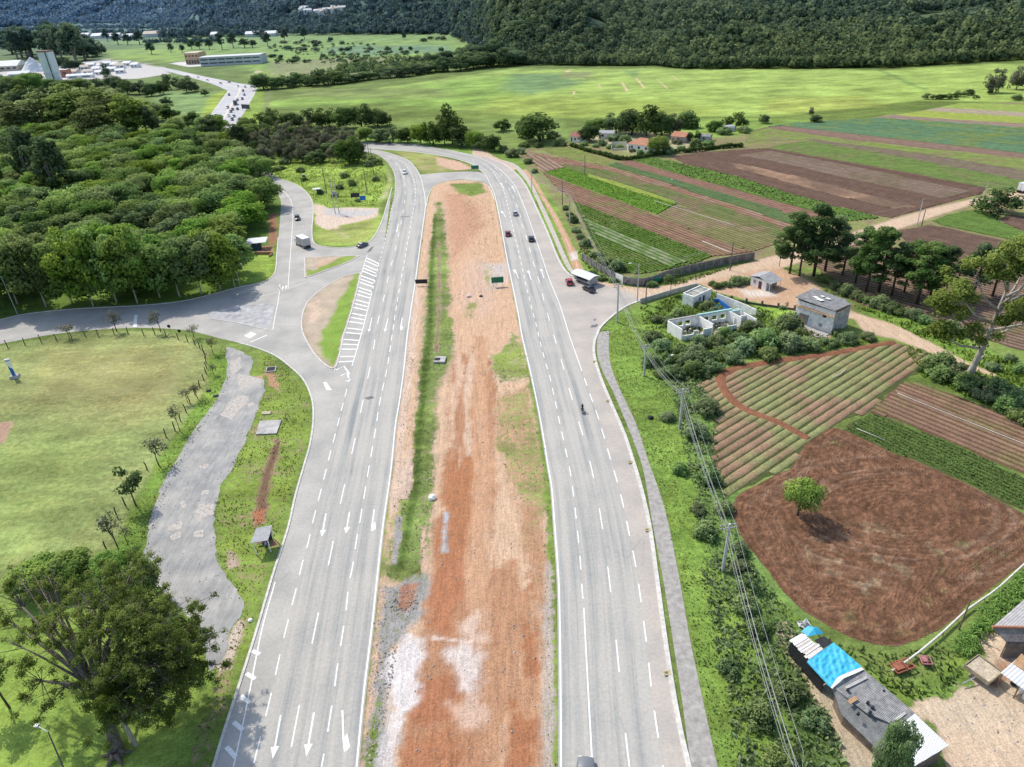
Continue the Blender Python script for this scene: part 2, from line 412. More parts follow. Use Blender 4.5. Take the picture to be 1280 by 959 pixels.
# ------------------------------------------------------------------ pixel outlines of the surveyed roads
LR = [(443, 1010), (449, 959), (455, 894), (460, 847), (467.5, 785), (474, 722), (481, 657), (489, 600), (492.5, 570), (496, 532), (501, 502), (506, 465), (510.5, 420), (516, 380), (520, 355), (524.5, 320), (529, 287), (533, 257), (531, 240), (526, 221), (520, 210), (510, 200), (495, 194), (482, 190), (470, 187.5), (450, 186)]
LLM = [(300, 1010), (317.5, 954), (327, 916), (338, 872), (347, 832), (355, 797), (362, 769), (370.5, 735), (378, 704), (384.5, 682), (390, 657), (395, 637), (402, 610), (412, 570), (420, 540), (427, 512), (435, 482), (442, 452), (450, 420), (454, 410), (465, 365), (475, 326), (480, 305), (485, 285), (489, 262), (493, 245), (494, 228), (492, 215), (486, 205), (475, 195.5), (465, 191.5), (450, 189)]
LLO = [(252, 1010), (268, 959), (280, 919), (299, 860), (321, 791), (342, 719), (361, 660), (370, 620), (380, 585), (389, 552), (392.5, 520), (390, 497), (380, 475), (365, 460), (345, 445), (320, 434.5), (300, 429), (275, 423), (250, 416.5), (225, 412), (175, 410), (125, 412), (75, 417), (37, 423), (0, 430), (-60, 442)]
SRT = [(-60, 413), (0, 400), (37, 392), (100, 386), (175, 382), (225, 377), (262, 369), (295, 360), (320, 355), (335, 350), (344, 340), (346, 320), (348, 297), (350, 275), (351, 252), (346, 240), (339, 228), (330, 217), (318, 208)]
SRB = [(328, 208), (345, 222), (360, 227), (375, 234), (386, 244), (391, 255), (391.5, 267), (390, 287), (391.5, 302), (400, 307.5), (420, 310), (440, 309), (460, 303), (470, 292), (478, 275), (484, 255), (490, 235)]
RLE = [(697.7, 1010), (697.7, 959), (697.7, 878), (697, 785), (695.5, 722), (691, 657), (687.5, 610), (682.5, 580), (674, 527), (662.5, 470), (651, 420), (647, 395), (640, 360), (632, 320), (624, 275), (617, 242), (608, 222), (600, 213), (590, 206), (570, 199), (545, 194), (515, 190), (490, 188), (450, 185)]
RLI = [(840, 1010), (829, 959), (816, 875), (808, 803), (796, 716), (785, 660), (775, 615), (762, 570), (747, 520), (737, 492), (725, 457), (712, 420), (700, 382), (687, 350), (677, 320), (665, 285), (654, 255), (642, 230), (625, 212), (607, 201), (590, 195), (557, 188), (520, 181.5), (482, 179.5), (450, 178.5)]
RRO1 = [(876, 1010), (861, 958), (846, 891), (833, 810), (821, 722), (812, 657), (800, 605), (790, 572), (780, 542), (762, 500), (750, 470), (743, 445), (743, 428), (747, 417), (750, 410), (760, 400), (772, 390), (785, 382), (800, 376)]
RRO2 = [(716, 346), (707, 339), (697, 322), (685, 292), (675, 270), (666, 250), (657, 232), (647, 219), (632, 207), (615, 199.5), (590, 194), (557, 187)]
# ------------------------------------------------------------------ the ground sheet
def axis(segs):
    out = [segs[0][0]]
    for a, b, s in segs:
        n = max(1, int(round((b-a)/s))); out += list(np.linspace(a, b, n+1)[1:])
    return np.array(out)
ys = axis([(-400, 20, 60), (20, 34, 1.4), (34, 140, .36), (140, 190, .6), (190, 280, 1.0), (280, 480, 2.0), (480, 1000, 6.5), (1000, 4000, 45), (4000, 16000, 600)])
xr = axis([(0, 66, .42), (66, 120, .8), (120, 200, 1.4), (200, 420, 3.0), (420, 900, 9), (900, 3000, 50), (3000, 12000, 450)])
xs = np.r_[-xr[:0:-1], xr]
GX, GY = np.meshgrid(xs, ys)
sh = GX.shape
cg = np.empty(sh+(3,)); cg[:] = (.145, .20, .045)
cd = np.empty(sh+(3,)); cd[:] = (.36, .25, .16)
gm = np.full(sh, .95)
def paint(pts, g=None, cgc=None, cdc=None, fe=1.0, amp=1.0, sc=4.0, a=1.0, world=False, curve=False):
    P = np.array(pts) if world else GP(pts)
    if curve: P = smooth_line(list(P)+[P[0]], 6)[:-1]
    pad = fe+amp*2+2; lo = P.min(0)-pad; hi = P.max(0)+pad
    i0, i1 = np.searchsorted(ys, (lo[1], hi[1])); j0, j1 = np.searchsorted(xs, (lo[0], hi[0]))
    if i1 <= i0 or j1 <= j0: return
    X = GX[i0:i1, j0:j1]; Y = GY[i0:i1, j0:j1]
    if P[:, 1].max() < 160 and fe < 4: fe = fe*.45; amp = amp*1.25
    s = sdf(P, X, Y)+(.65*fbm(X, Y, sc, 4)+.35*fbm(X+71, Y+13, sc*.28, 3)-.5)*2.2*amp
    k = np.clip(s/fe*.5+.5, 0, 1); k = (k*k*(3-2*k)*a)
    if g is not None: gm[i0:i1, j0:j1] += (g-gm[i0:i1, j0:j1])*k
    for arr, c in ((cg, cgc), (cd, cdc)):
        if c is not None: arr[i0:i1, j0:j1] += (np.array(c)-arr[i0:i1, j0:j1])*k[..., None]
def band(pts, wd, **kw):
    """paint along a line of given width in metres"""
    L = line_px(pts, 2.0); N = normals2(L); wd = np.array(wd if hasattr(wd, '__len__') else [wd, wd])
    ww = np.interp(np.linspace(0, 1, len(L)), np.linspace(0, 1, len(wd)), wd)[:, None]/2
    paint(np.vstack([L+N*ww, (L-N*ww)[::-1]]), world=True, **kw)
LUSH = (.175, .275, .05); OLIVE = (.25, .30, .09); LAWN = (.275, .325, .115); BRIGHT = (.29, .40, .08); DEEPG = (.06, .115, .02)
SAND = (.61, .415, .27); ORANGE = (.50, .27, .15); RED = (.40, .185, .09); PALE = (.68, .56, .46); GREY = (.36, .35, .33); TAN = (.55, .43, .29); WHITE = (.70, .655, .62); BROWN = (.20, .12, .08)
# far plain
paint([(-400, 150), (1700, 150), (1700, 40), (-400, 18)], .95, (.17, .235, .06), amp=8, fe=8, sc=40)
paint([(325, 128), (460, 112), (640, 86), (830, 86), (1100, 88), (1240, 80), (1400, 80), (1400, 128), (1140, 126), (960, 146), (860, 146), (700, 148), (560, 136), (480, 126), (330, 136)], 1.0, (.30, .405, .095), amp=3, fe=4, sc=30)
paint([(330, 128), (470, 113), (640, 92), (680, 100), (640, 125), (560, 136), (480, 128), (335, 136)], .95, (.21, .33, .065), (.28, .23, .12), amp=6, fe=12, sc=40, a=.8)
paint([(380, 112), (470, 110), (560, 112), (560, 122), (420, 124), (365, 120)], .75, (.19, .24, .07), (.27, .2, .12), amp=8, fe=10, sc=25, a=.8)
paint([(640, 92), (700, 92), (730, 103), (700, 112), (660, 118), (625, 112)], .95, (.155, .255, .10), amp=8, fe=10, sc=25, a=.9)
paint([(620, 120), (760, 122), (900, 132), (900, 145), (700, 148), (600, 140)], .8, (.27, .34, .07), (.40, .35, .14), amp=6, fe=10, sc=25, a=.85)
paint([(960, 122), (1080, 120), (1100, 132), (1000, 142), (950, 140)], .7, (.32, .36, .08), (.40, .30, .14), amp=6, fe=8, sc=20, a=.7)
paint([(320, 44), (560, 44), (600, 62), (480, 78), (330, 92), (200, 62), (120, 52)], .92, (.235, .345, .075), (.42, .34, .2), amp=8, fe=12, sc=60)
paint([(420, 58), (560, 56), (570, 64), (450, 70), (400, 66)], .95, (.17, .27, .13), amp=8, fe=10, sc=40, a=.9)
paint([(330, 78), (420, 72), (560, 70), (600, 76), (480, 92), (340, 104)], .55, (.16, .22, .06), (.42, .36, .21), amp=14, fe=12, sc=30)
paint([(320, 88), (345, 92), (330, 98), (315, 96)], .1, None, (.66, .52, .38), amp=3, fe=4, sc=12)
paint([(300, 95), (340, 88), (340, 110), (322, 112), (318, 98)], .8, (.24, .33, .07), (.5, .4, .26), amp=4, fe=4, sc=12)
paint([(180, 110), (260, 118), (272, 112), (255, 145), (205, 142)], .95, (.20, .30, .10), amp=3, fe=4, sc=15)
paint([(262, 120), (284, 112), (268, 150), (258, 152), (250, 148)], .9, (.30, .39, .06), (.5, .36, .22), amp=2, fe=3)
paint([(320, 100), (330, 106), (325, 160), (296, 160), (312, 118)], .95, (.24, .34, .06), amp=2, fe=3)
paint([(128, 62), (232, 60), (232, 78), (140, 74)], .95, (.27, .38, .06), amp=5, fe=8, sc=30)
for _q in ([(705, 88), (714, 88), (712, 92), (706, 91)], [(747, 104), (749, 104), (752, 111), (750, 111)], [(775, 102), (778, 102), (787, 114), (783, 115)], [(794, 98), (797, 98), (808, 111), (805, 111)], [(820, 99), (822, 99), (836, 111), (833, 111)], [(838, 94), (840, 94), (850, 101), (848, 101)], [(716, 115), (720, 114), (718, 119), (715, 118)]): paint(_q, .0, None, (.66, .56, .28), amp=1.2, fe=1.5, sc=5)
paint([(705, 90), (740, 90), (738, 98), (700, 98)], .7, (.24, .28, .10), (.36, .28, .18), amp=4, fe=5, sc=12)
paint([(782, 88), (800, 88), (796, 97), (784, 95)], .9, (.19, .28, .09), amp=3, fe=4, sc=12)
band([(1085, 84), (1110, 92), (1140, 106), (1160, 112)], [5, 4, 5], g=.9, cgc=(.17, .26, .07), fe=2, amp=2)
band([(338, 112), (332, 136)], [5, 4], g=.6, cgc=(.17, .22, .07), cdc=(.3, .2, .13), fe=2, amp=1)
# factory yard
paint([(0, 88), (60, 85), (130, 73), (160, 78), (205, 84), (215, 92), (170, 99), (100, 99), (-40, 104)], .02, None, (.60, .56, .51), amp=5, fe=5, sc=15)
paint([(205, 78), (245, 76), (262, 82), (235, 84)], .05, None, (.72, .68, .62), amp=2, fe=3)
# west lawn and verges
paint([(-90, 445), (0, 432), (75, 420), (125, 414), (200, 413), (240, 423), (262, 443), (262, 475), (240, 515), (205, 562), (165, 630), (140, 690), (60, 760), (-90, 820)], .88, LAWN, (.42, .36, .17), amp=.6, fe=1.2)
paint([(60, 440), (180, 430), (235, 445), (235, 500), (150, 530), (20, 500)], .62, (.32, .305, .12), (.42, .34, .18), amp=5, fe=10, sc=12, a=.8)
paint([(-60, 560), (60, 540), (140, 560), (110, 650), (0, 740), (-80, 760)], .95, (.25, .32, .095), amp=5, fe=10, sc=12, a=.8)
paint([(-90, 780), (60, 720), (170, 690), (250, 790), (280, 800), (282, 880), (250, 1010), (-90, 1010)], .95, (.215, .31, .06), (.34, .27, .15), amp=2, fe=4)
paint([(0, 528), (17, 527), (6, 554), (-12, 557), (-12, 528)], 0, None, (.42, .27, .19), amp=.3, fe=.5)
paint([(270, 440), (290, 446), (285, 478), (262, 515), (218, 574), (197, 612), (184, 655), (180, 720), (130, 740), (150, 670), (200, 575), (240, 515), (262, 478), (258, 450)], 1.0, LUSH, amp=.8, fe=1.2)
paint([(326, 440), (345, 452), (366, 468), (380, 482), (386, 500), (387, 525), (383, 552), (372, 590), (354, 650), (334, 715), (314, 785), (290, 860), (256, 985), (225, 985), (268, 840), (288, 800), (304, 764), (282, 710), (272, 685), (270, 642), (278, 608), (298, 573), (322, 517), (333, 483), (312, 470), (320, 455)], .66, (.185, .265, .05), (.40, .29, .18), amp=.7, fe=1.0)
paint([(345, 548), (352, 552), (338, 600), (332, 650), (318, 660), (322, 610)], .12, (.1, .15, .03), (.19, .115, .07), amp=.5, fe=1.2, sc=2)
paint([(314, 640), (330, 637), (331, 652), (318, 655)], .0, None, (.42, .17, .09), amp=.5, fe=1, sc=2)
paint([(338, 676), (350, 674), (348, 684), (336, 684)], .05, None, (.50, .29, .16), amp=.3, fe=.8, sc=2)
paint([(283, 690), (300, 690), (296, 705), (284, 712)], .15, None, (.46, .36, .28), amp=1, fe=1.5, sc=2)
paint([(280, 480), (300, 474), (322, 470), (333, 466), (325, 478), (300, 490), (284, 494)], .25, None, (.50, .34, .2), amp=.7, fe=1, sc=2)
paint([(330, 460), (345, 470), (350, 490), (336, 482)], .35, None, (.48, .26, .16), amp=.7, fe=1, sc=2)
paint([(278, 812), (300, 770), (305, 780), (288, 835), (270, 842)], .15, None, (.55, .46, .36), amp=.6, fe=1, sc=2)
# north-west wedge between the side road and the carriageway
paint([(330, 205), (350, 195), (455, 196), (480, 206), (489, 226), (474, 262), (480, 282), (458, 304), (440, 308), (400, 306), (391, 292), (391, 254), (376, 235), (345, 221)], .98, BRIGHT, (.5, .4, .27), amp=1, fe=1.5)
paint([(391, 254), (400, 256), (412, 261), (440, 259), (474, 260), (472, 272), (450, 278), (424, 282), (432, 290), (442, 296), (432, 298), (410, 290), (394, 280)], .12, None, (.66, .52, .40), amp=1.2, fe=1.4, sc=4)
paint([(405, 260), (440, 262), (472, 262), (462, 270), (425, 272), (404, 268)], .0, None, (.50, .48, .46), amp=.8, fe=1, sc=4, a=.8)
paint([(420, 285), (470, 272), (470, 285), (458, 300), (440, 305), (400, 303), (396, 290)], .72, (.27, .30, .09), (.55, .42, .28), amp=1.2, fe=2, sc=4, a=.8)
paint([(482, 206), (492, 222), (484, 248), (474, 250), (482, 232)], .6, (.25, .33, .08), (.6, .47, .36), amp=.6, fe=1)
# grass by the wood and the west hut
paint([(-60, 413), (0, 399), (100, 385), (225, 376), (295, 359), (330, 350), (342, 338), (345, 300), (349, 270), (346, 238), (300, 220), (-60, 240)], .97, (.13, .215, .04), (.3, .2, .12), amp=.6, fe=1)
paint([(300, 330), (318, 312), (342, 312), (344, 330), (336, 348), (300, 357)], .95, (.23, .33, .06), amp=.6, fe=1.5)
paint([(335, 268), (347, 266), (346, 306), (336, 306)], .1, None, (.32, .16, .09), amp=.8, fe=1.5, sc=3)
paint([(320, 309), (342, 307), (341, 318), (322, 316)], .0, None, (.46, .24, .13), amp=.3, fe=.6, sc=2)
# median
MED = LR[:18]+[(540, 234), (548, 229), (560, 226), (575, 224.5), (595, 226), (607, 229), (614, 235)]+RLE[15::-1]
paint(MED, .16, (.22, .27, .07), SAND, fe=.8, amp=.3)
paint([(545, 232), (575, 227), (605, 230), (612, 240), (618, 275), (628, 320), (634, 352), (645, 400), (655, 440), (600, 450), (562, 450), (560, 330), (556, 260)], .10, None, (.61, .395, .25), fe=2, amp=1.5)
paint([(563, 230), (600, 228), (608, 240), (590, 246), (572, 242)], .75, (.19, .28, .06), (.52, .31, .2), fe=2, amp=2)
paint([(556, 240), (578, 244), (600, 260), (604, 285), (590, 300), (575, 318), (563, 330), (560, 280)], .05, None, (.52, .30, .185), fe=3, amp=2)
paint([(580, 330), (600, 320), (612, 340), (620, 385), (600, 400), (575, 380)], .05, None, (.60, .41, .29), fe=3, amp=2)
paint([(606, 330), (632, 330), (636, 350), (616, 360)], .2, None, (.56, .52, .48), fe=3, amp=2, a=.8)
paint([(607, 330), (614, 335), (612, 360), (604, 350)], .55, (.27, .31, .09), None, fe=2, amp=1.5)
paint([(584, 375), (600, 378), (592, 400), (580, 392)], .6, (.27, .31, .09), None, fe=2, amp=1.5)
paint([(640, 415), (652, 420), (664, 470), (650, 480), (610, 480), (608, 448), (622, 440)], .62, (.22, .29, .065), (.60, .44, .32), fe=2, amp=2, sc=5)
paint([(563, 440), (610, 450), (622, 500), (620, 560), (618, 640), (608, 700), (640, 780), (668, 880), (672, 1010), (496, 1010), (503, 925), (515, 850), (529, 785), (539, 707), (552, 625), (558, 540), (562, 480)], .06, (.24, .27, .08), (.43, .225, .125), fe=2, amp=1.3, sc=4)
paint([(563, 580), (590, 570), (602, 590), (600, 660), (575, 700), (550, 720), (545, 690), (552, 625)], .02, None, (.41, .185, .09), fe=2.5, amp=1.5, sc=4)
paint([(540, 705), (570, 700), (585, 730), (570, 770), (560, 790), (530, 785)], .02, None, (.42, .185, .095), fe=1.5, amp=1.5, sc=3)
paint([(525, 850), (565, 835), (585, 865), (560, 895), (520, 905), (512, 890)], .02, None, (.40, .175, .09), fe=1.2, amp=1.5, sc=3)
paint([(500, 920), (560, 915), (580, 940), (560, 1010), (496, 1010)], .02, None, (.41, .185, .095), fe=1.2, amp=1.5, sc=3)
band([(600, 420), (600, 520), (603, 600), (598, 680), (600, 740), (620, 800), (630, 880), (632, 1000)], [3, 3.2, 3, 3.4], g=.03, cdc=(.54, .32, .19), fe=1.4, amp=.8, sc=3)
band([(590, 440), (584, 500), (586, 570)], [1.2, 1.2], g=.03, cdc=(.62, .44, .31), fe=1, amp=.6, sc=3)
band([(560, 420), (575, 460), (566, 500), (560, 560)], [1.4, 2, 1.2], g=.1, cdc=(.60, .40, .27), fe=1, amp=.8, sc=3)
band([(640, 700), (646, 800), (650, 900), (654, 1000)], [1.5, 1.8, 1.5], g=.05, cdc=(.47, .25, .14), fe=1, amp=.6, sc=2.5)
paint([(612, 720), (640, 700), (668, 760), (684, 860), (684, 1010), (612, 1010), (606, 860)], .1, None, (.46, .255, .145), fe=2, amp=2, sc=3)
for _q in ([(646, 760), (668, 790), (676, 850), (652, 830)], [(640, 880), (672, 900), (676, 960), (640, 980)], [(655, 700), (676, 720), (680, 760), (662, 750)]): paint(_q, .05, None, (.39, .17, .085), fe=1.2, amp=1.8, sc=2.5)
paint([(618, 500), (660, 480), (676, 545), (684, 600), (688, 640), (676, 650), (640, 620), (620, 560)], .50, (.24, .28, .09), (.50, .31, .19), fe=2, amp=2, sc=5)
paint([(640, 620), (676, 640), (686, 700), (690, 800), (680, 820), (668, 740)], .30, (.23, .27, .09), (.45, .26, .15), fe=2, amp=1.2, sc=5)
band([(664, 470), (676, 535), (685, 590), (689, 640), (692, 700), (694, 770), (694, 880), (694, 1000)], [1.0, 1.4, 1.7, 1.7, 1.6], g=.78, cgc=(.175, .25, .055), cdc=(.42, .33, .24), fe=1, amp=.7, sc=2.5)
band([(684, 700), (687, 800), (686, 900), (684, 1000)], [1.0, 1.4, 1.6], g=.12, cdc=(.45, .40, .34), fe=1.2, amp=.7, sc=2.5, a=.8)
# green ditch in the median
paint([(545, 252), (553, 252), (560, 320), (563, 390), (567, 436), (556, 470), (546, 500), (544, 560), (543, 600), (540, 655), (536, 700), (522, 725), (498, 732), (480, 724), (487, 660), (500, 640), (514, 600), (521, 540), (525, 465), (531, 400), (536, 335), (542, 280)], .72, (.19, .255, .07), (.40, .31, .22), fe=1.4, amp=1.6, sc=3)
band([(544, 268), (540, 330), (538, 400), (531, 470), (524, 540), (520, 600), (509, 660), (500, 710)], [.7, 1.0, 1.3, 1.0], g=1.0, cgc=(.085, .135, .03), fe=.8, amp=.5, sc=2)
band([(548, 300), (549, 380), (545, 440)], [.5, .6], g=.1, cdc=(.26, .17, .1), fe=.8, amp=.5, sc=2)
band([(522, 350), (515, 420), (508, 480), (501, 540), (497, 590), (490, 640)], [1.6, 1.5, 1.7, 1.3, .8], g=.12, cdc=(.63, .48, .37), fe=.8, amp=.5, sc=3)
paint([(497, 600), (512, 560), (516, 600), (510, 622), (500, 626)], .05, None, (.60, .45, .34), fe=.8, amp=.5, sc=2)
band([(559, 640), (556, 660), (556, 690)], [.9, .9], g=.1, cdc=(.42, .42, .41), fe=.8, amp=.5, sc=2)
band([(499, 645), (496, 680), (493, 705)], [.8, .9], g=.1, cdc=(.38, .37, .36), fe=.8, amp=.4, sc=2)
paint([(478, 735), (500, 728), (535, 712), (540, 730), (530, 760), (510, 790), (492, 812), (486, 850), (482, 890), (480, 940), (470, 1000), (455, 1000), (465, 890), (472, 800)], .34, (.17, .22, .06), (.34, .32, .30), fe=1.2, amp=1.2, sc=2.5)
paint([(500, 735), (520, 728), (520, 752), (502, 768), (494, 760)], .12, None, (.37, .19, .12), fe=.8, amp=.8, sc=2)
paint([(463, 900), (478, 860), (470, 940), (458, 1000), (450, 1000)], .7, (.17, .24, .05), (.35, .33, .3), fe=.8, amp=.8, sc=2)
paint([(505, 797), (533, 797), (531, 822), (521, 858), (512, 890), (500, 925), (488, 880), (483, 850), (486, 822)], 0, None, WHITE, fe=1.6, amp=1.5, sc=3.2, a=.9)
paint([(483, 890), (500, 895), (498, 940), (480, 990), (472, 960)], .0, None, (.62, .58, .55), fe=1.2, amp=1, sc=2, a=.8)
paint([(557, 816), (580, 803), (601, 816), (598, 850), (592, 878), (574, 862), (564, 836)], 0, None, (.68, .60, .54), fe=2.2, amp=1.3, sc=3, a=.85)
paint([(560, 880), (600, 870), (605, 905), (570, 915)], 0, None, (.66, .48, .37), fe=1.6, amp=1, sc=2, a=.7)
for _i in range(34):
    _x, _y = rnd.uniform(515, 680), rnd.uniform(430, 950); _l = rnd.uniform(20, 70); band([(_x, _y), (_x+rnd.uniform(-3, 3), _y+_l*.5), (_x+rnd.uniform(-4, 4), _y+_l)], [.25, .3, .2], g=.05, cdc=rnd.choice([(.58, .37, .24), (.36, .16, .085), (.62, .46, .34), (.40, .20, .11)]), fe=.6, amp=.3, sc=1.5, a=.65)
band([(540, 797), (560, 800), (590, 802)], [.35, .35], g=0, cdc=(.70, .60, .52), fe=.4, amp=.3, sc=2)
paint([(570, 780), (600, 760), (606, 800), (580, 804)], 0, None, (.66, .50, .39), fe=1.6, amp=1, sc=2, a=.8)
# upper island
paint([(492, 189.5), (515, 190.5), (545, 195), (570, 200), (588, 207), (594, 212), (557, 214.5), (532, 217.5), (524, 213), (510, 200)], .62, (.25, .30, .08), (.56, .36, .25), fe=1.0, amp=.8, sc=4)
paint([(545, 196), (575, 203), (592, 211), (570, 213), (548, 206)], .1, None, (.60, .40, .28), fe=1.5, amp=1, sc=4)
# east verge
paint([(450, 172), (600, 176), (640, 188), (668, 200), (700, 260), (725, 300), (770, 345), (760, 362), (716, 346), (685, 292), (657, 232), (632, 207), (590, 194), (520, 180), (450, 176)], .93, (.18, .29, .055), (.55, .38, .24), fe=1.2, amp=.8)
band([(655, 212), (667, 226), (682, 252), (697, 277), (708, 300), (717, 322), (724, 338)], [2.0, 1.8, 1.8, 2.2, 2.6], g=.05, cdc=(.52, .30, .18), fe=.7, amp=.4, sc=2.5)
band([(655, 212), (667, 226), (682, 252), (697, 277), (708, 300), (717, 322), (724, 338)], [.5, .5, .5], g=.1, cdc=(.64, .44, .30), fe=.5, amp=.2, sc=2.5)
paint([(590, 185), (606, 188), (622, 198), (650, 210), (640, 214), (615, 202), (590, 196)], .1, None, (.60, .45, .33), fe=1.0, amp=.8)
paint([(712, 316), (722, 314), (722, 325), (714, 326)], .0, None, (.66, .56, .48), fe=.8, amp=.4, sc=2)
# farmland base, farm yards
paint([(640, 186), (720, 178), (900, 170), (1000, 160), (1250, 128), (1500, 128), (1500, 420), (1280, 380), (945, 325), (775, 348), (725, 318), (690, 250)], .5, (.20, .27, .07), (.27, .18, .12), fe=1.5, amp=.8)
paint([(712, 180), (735, 178), (790, 192), (850, 190), (880, 178), (860, 168), (760, 164), (715, 168)], .45, (.20, .29, .07), (.50, .40, .28), fe=2, amp=2)
paint([(600, 150), (700, 148), (720, 170), (700, 184), (640, 186), (606, 178)], .75, (.19, .27, .07), (.45, .32, .2), fe=3, amp=3, sc=8)
paint([(820, 148), (960, 148), (1040, 152), (1000, 160), (900, 170), (870, 176), (840, 160)], .9, (.22, .33, .07), (.4, .3, .2), fe=3, amp=3, sc=8)
# dirt tracks and yards on the east side
paint([(712, 344), (745, 350), (778, 357), (812, 360), (837, 356), (875, 345), (920, 333), (948, 325), (985, 315), (1040, 300), (1100, 279), (1159, 262), (1201, 252), (1227, 246), (1300, 238), (1300, 252), (1215, 256), (1173, 269), (1120, 288), (1040, 315), (1000, 328), (965, 340), (1000, 348), (1018, 352), (1040, 375), (1072, 392), (1117, 405), (1173, 432), (1215, 452), (1258, 472), (1252, 476), (1205, 460), (1173, 445), (1117, 424), (1078, 416), (1068, 398), (995, 396), (976, 386), (920, 374), (890, 364), (876, 354), (850, 362), (825, 367), (800, 377), (785, 382), (768, 392), (745, 372)], .03, (.2, .27, .06), (.60, .44, .30), fe=.8, amp=.5, sc=4)
paint([(876, 354), (925, 342), (975, 334), (1018, 352), (1000, 372), (993, 390), (940, 378), (900, 366)], .10, None, (.54, .35, .22), fe=1.5, amp=1.2, sc=4)
paint([(925, 362), (965, 362), (968, 370), (935, 372)], .0, None, (.66, .57, .47), fe=1.2, amp=1, sc=3)
paint([(724, 350), (760, 358), (800, 365), (780, 380), (760, 396), (735, 372)], .03, None, (.62, .48, .36), fe=2, amp=1.0, sc=4)
paint([(995, 330), (1030, 345), (1060, 372), (1080, 386), (1060, 392), (1020, 356), (985, 338)], .6, (.14, .2, .05), (.38, .26, .17), fe=1.5, amp=1.2)
# ruin compound & shrub land
paint([(800, 385), (870, 358), (905, 368), (945, 378), (1000, 390), (990, 400), (1045, 430), (1100, 428), (1000, 440), (930, 450), (880, 480), (850, 470), (800, 410)], .93, (.17, .265, .05), (.46, .36, .25), fe=1.2, amp=1)
paint([(940, 376), (985, 386), (996, 392), (985, 400), (950, 392)], 1.0, (.22, .34, .06), fe=.8, amp=.6)
paint([(985, 398), (1040, 420), (1035, 428), (975, 412)], .15, None, (.44, .30, .2), fe=1, amp=.8, sc=3)
paint([(850, 405), (840, 420), (870, 425), (930, 410), (900, 398)], .35, None, (.52, .44, .36), fe=1.2, amp=1, sc=3)
# roadside verge (tall grass)
paint([(752, 414), (774, 393), (800, 386), (850, 440), (885, 500), (905, 590), (940, 690), (1010, 800), (1060, 920), (1090, 1010), (905, 1010), (897, 958), (878, 875), (849, 722), (825, 617), (795, 530), (775, 487), (762, 450)], 1.0, (.20, .31, .06), (.4, .3, .2), fe=.8, amp=.4)
band([(835, 440), (862, 500), (888, 580), (910, 660), (950, 740), (1000, 830), (1040, 930), (1070, 1010)], [7, 6, 6, 8, 9, 7], g=1.0, cgc=(.15, .24, .06), fe=2, amp=1.0, sc=3)
# shed lot, yard
paint([(975, 770), (1040, 830), (1090, 900), (1110, 1010), (1068, 1010), (1045, 930), (1000, 840), (965, 790)], .2, (.2, .26, .07), (.47, .38, .26), fe=1.2, amp=1.0, sc=2.5)
paint([(965, 745), (990, 765), (1040, 800), (1090, 840), (1130, 862), (1180, 830), (1240, 770), (1300, 700), (1300, 760), (1235, 810), (1205, 850), (1150, 900), (1085, 840), (1030, 800), (975, 765)], .9, (.17, .26, .05), (.42, .32, .2), fe=1.2, amp=1.0, sc=3)
paint([(1135, 888), (1165, 860), (1210, 845), (1235, 815), (1262, 800), (1300, 800), (1300, 1010), (1180, 1010), (1192, 940), (1165, 905)], .06, None, (.60, .47, .33), fe=1.5, amp=1.0, sc=3)
paint([(1190, 930), (1260, 900), (1300, 920), (1300, 1010), (1185, 1010)], .02, None, (.64, .48, .33), fe=3, amp=2, sc=4)
paint([(1222, 838), (1262, 820), (1270, 850), (1240, 860)], .04, None, (.40, .24, .15), fe=1.2, amp=.8, sc=3)
paint([(1150, 850), (1195, 838), (1215, 855), (1180, 872), (1150, 872)], .85, (.15, .24, .05), (.4, .3, .2), fe=1, amp=1, sc=2)
paint([(1225, 795), (1255, 790), (1258, 808), (1232, 812)], .0, None, (.70, .56, .40), fe=1, amp=.6, sc=2)
# bank between the pine row and the near fields
paint([(1072, 388), (1100, 380), (1200, 420), (1300, 470), (1300, 545), (1240, 510), (1150, 470), (1125, 428), (1215, 462), (1258, 476), (1173, 432), (1117, 404)], .98, (.15, .245, .045), (.4, .3, .2), fe=1.2, amp=1.0)
GZ = hill(GX, GY)
far = np.clip((GZ-3)/15, 0, 1)[..., None]
cg[:] = cg*(1-far)+np.array((.07, .11, .045))*far
gm[:] = np.maximum(gm, far[..., 0])
ny, nx = sh
idx = np.arange(ny*nx).reshape(ny, nx)
Q = np.stack([idx[:-1, :-1], idx[:-1, 1:], idx[1:, 1:], idx[1:, :-1]], -1).reshape(-1, 4)
mz = np.zeros(sh); _P = GP(MED); _i1 = np.searchsorted(ys, 230); _j0, _j1 = np.searchsorted(xs, (-60, 40))
_X, _Y = GX[:_i1, _j0:_j1], GY[:_i1, _j0:_j1]; _m = np.clip((sdf(_P, _X, _Y)-.7)/1.5, 0, 1)*np.clip((.75-gm[:_i1, _j0:_j1])*3, .25, 1)
_rut = np.sin((_X+.06*_Y)*2*math.pi/1.9+fbm(_X, _Y, 25, 2)*9)*np.clip((fbm(_X+9, _Y, 14)-.42)*5, 0, 1)
GZ[:_i1, _j0:_j1] += _m*((.14*(fbm(_X, _Y, 1.3, 4)-.5))+.34*(fbm(_X+40, _Y, 5, 3)-.5)+.05*_rut)
_dl = line_px([(544, 268), (540, 330), (538, 400), (531, 470), (524, 540), (520, 600), (509, 660), (500, 710)], 3.0)
_dd = np.min([np.hypot(_X-q[0], _Y-q[1]) for q in _dl], axis=0); GZ[:_i1, _j0:_j1] -= .5*np.exp(-(_dd/1.0)**2)*np.clip(_m*3, 0, 1)
V = np.stack([GX, GY, GZ], -1).reshape(-1, 3)
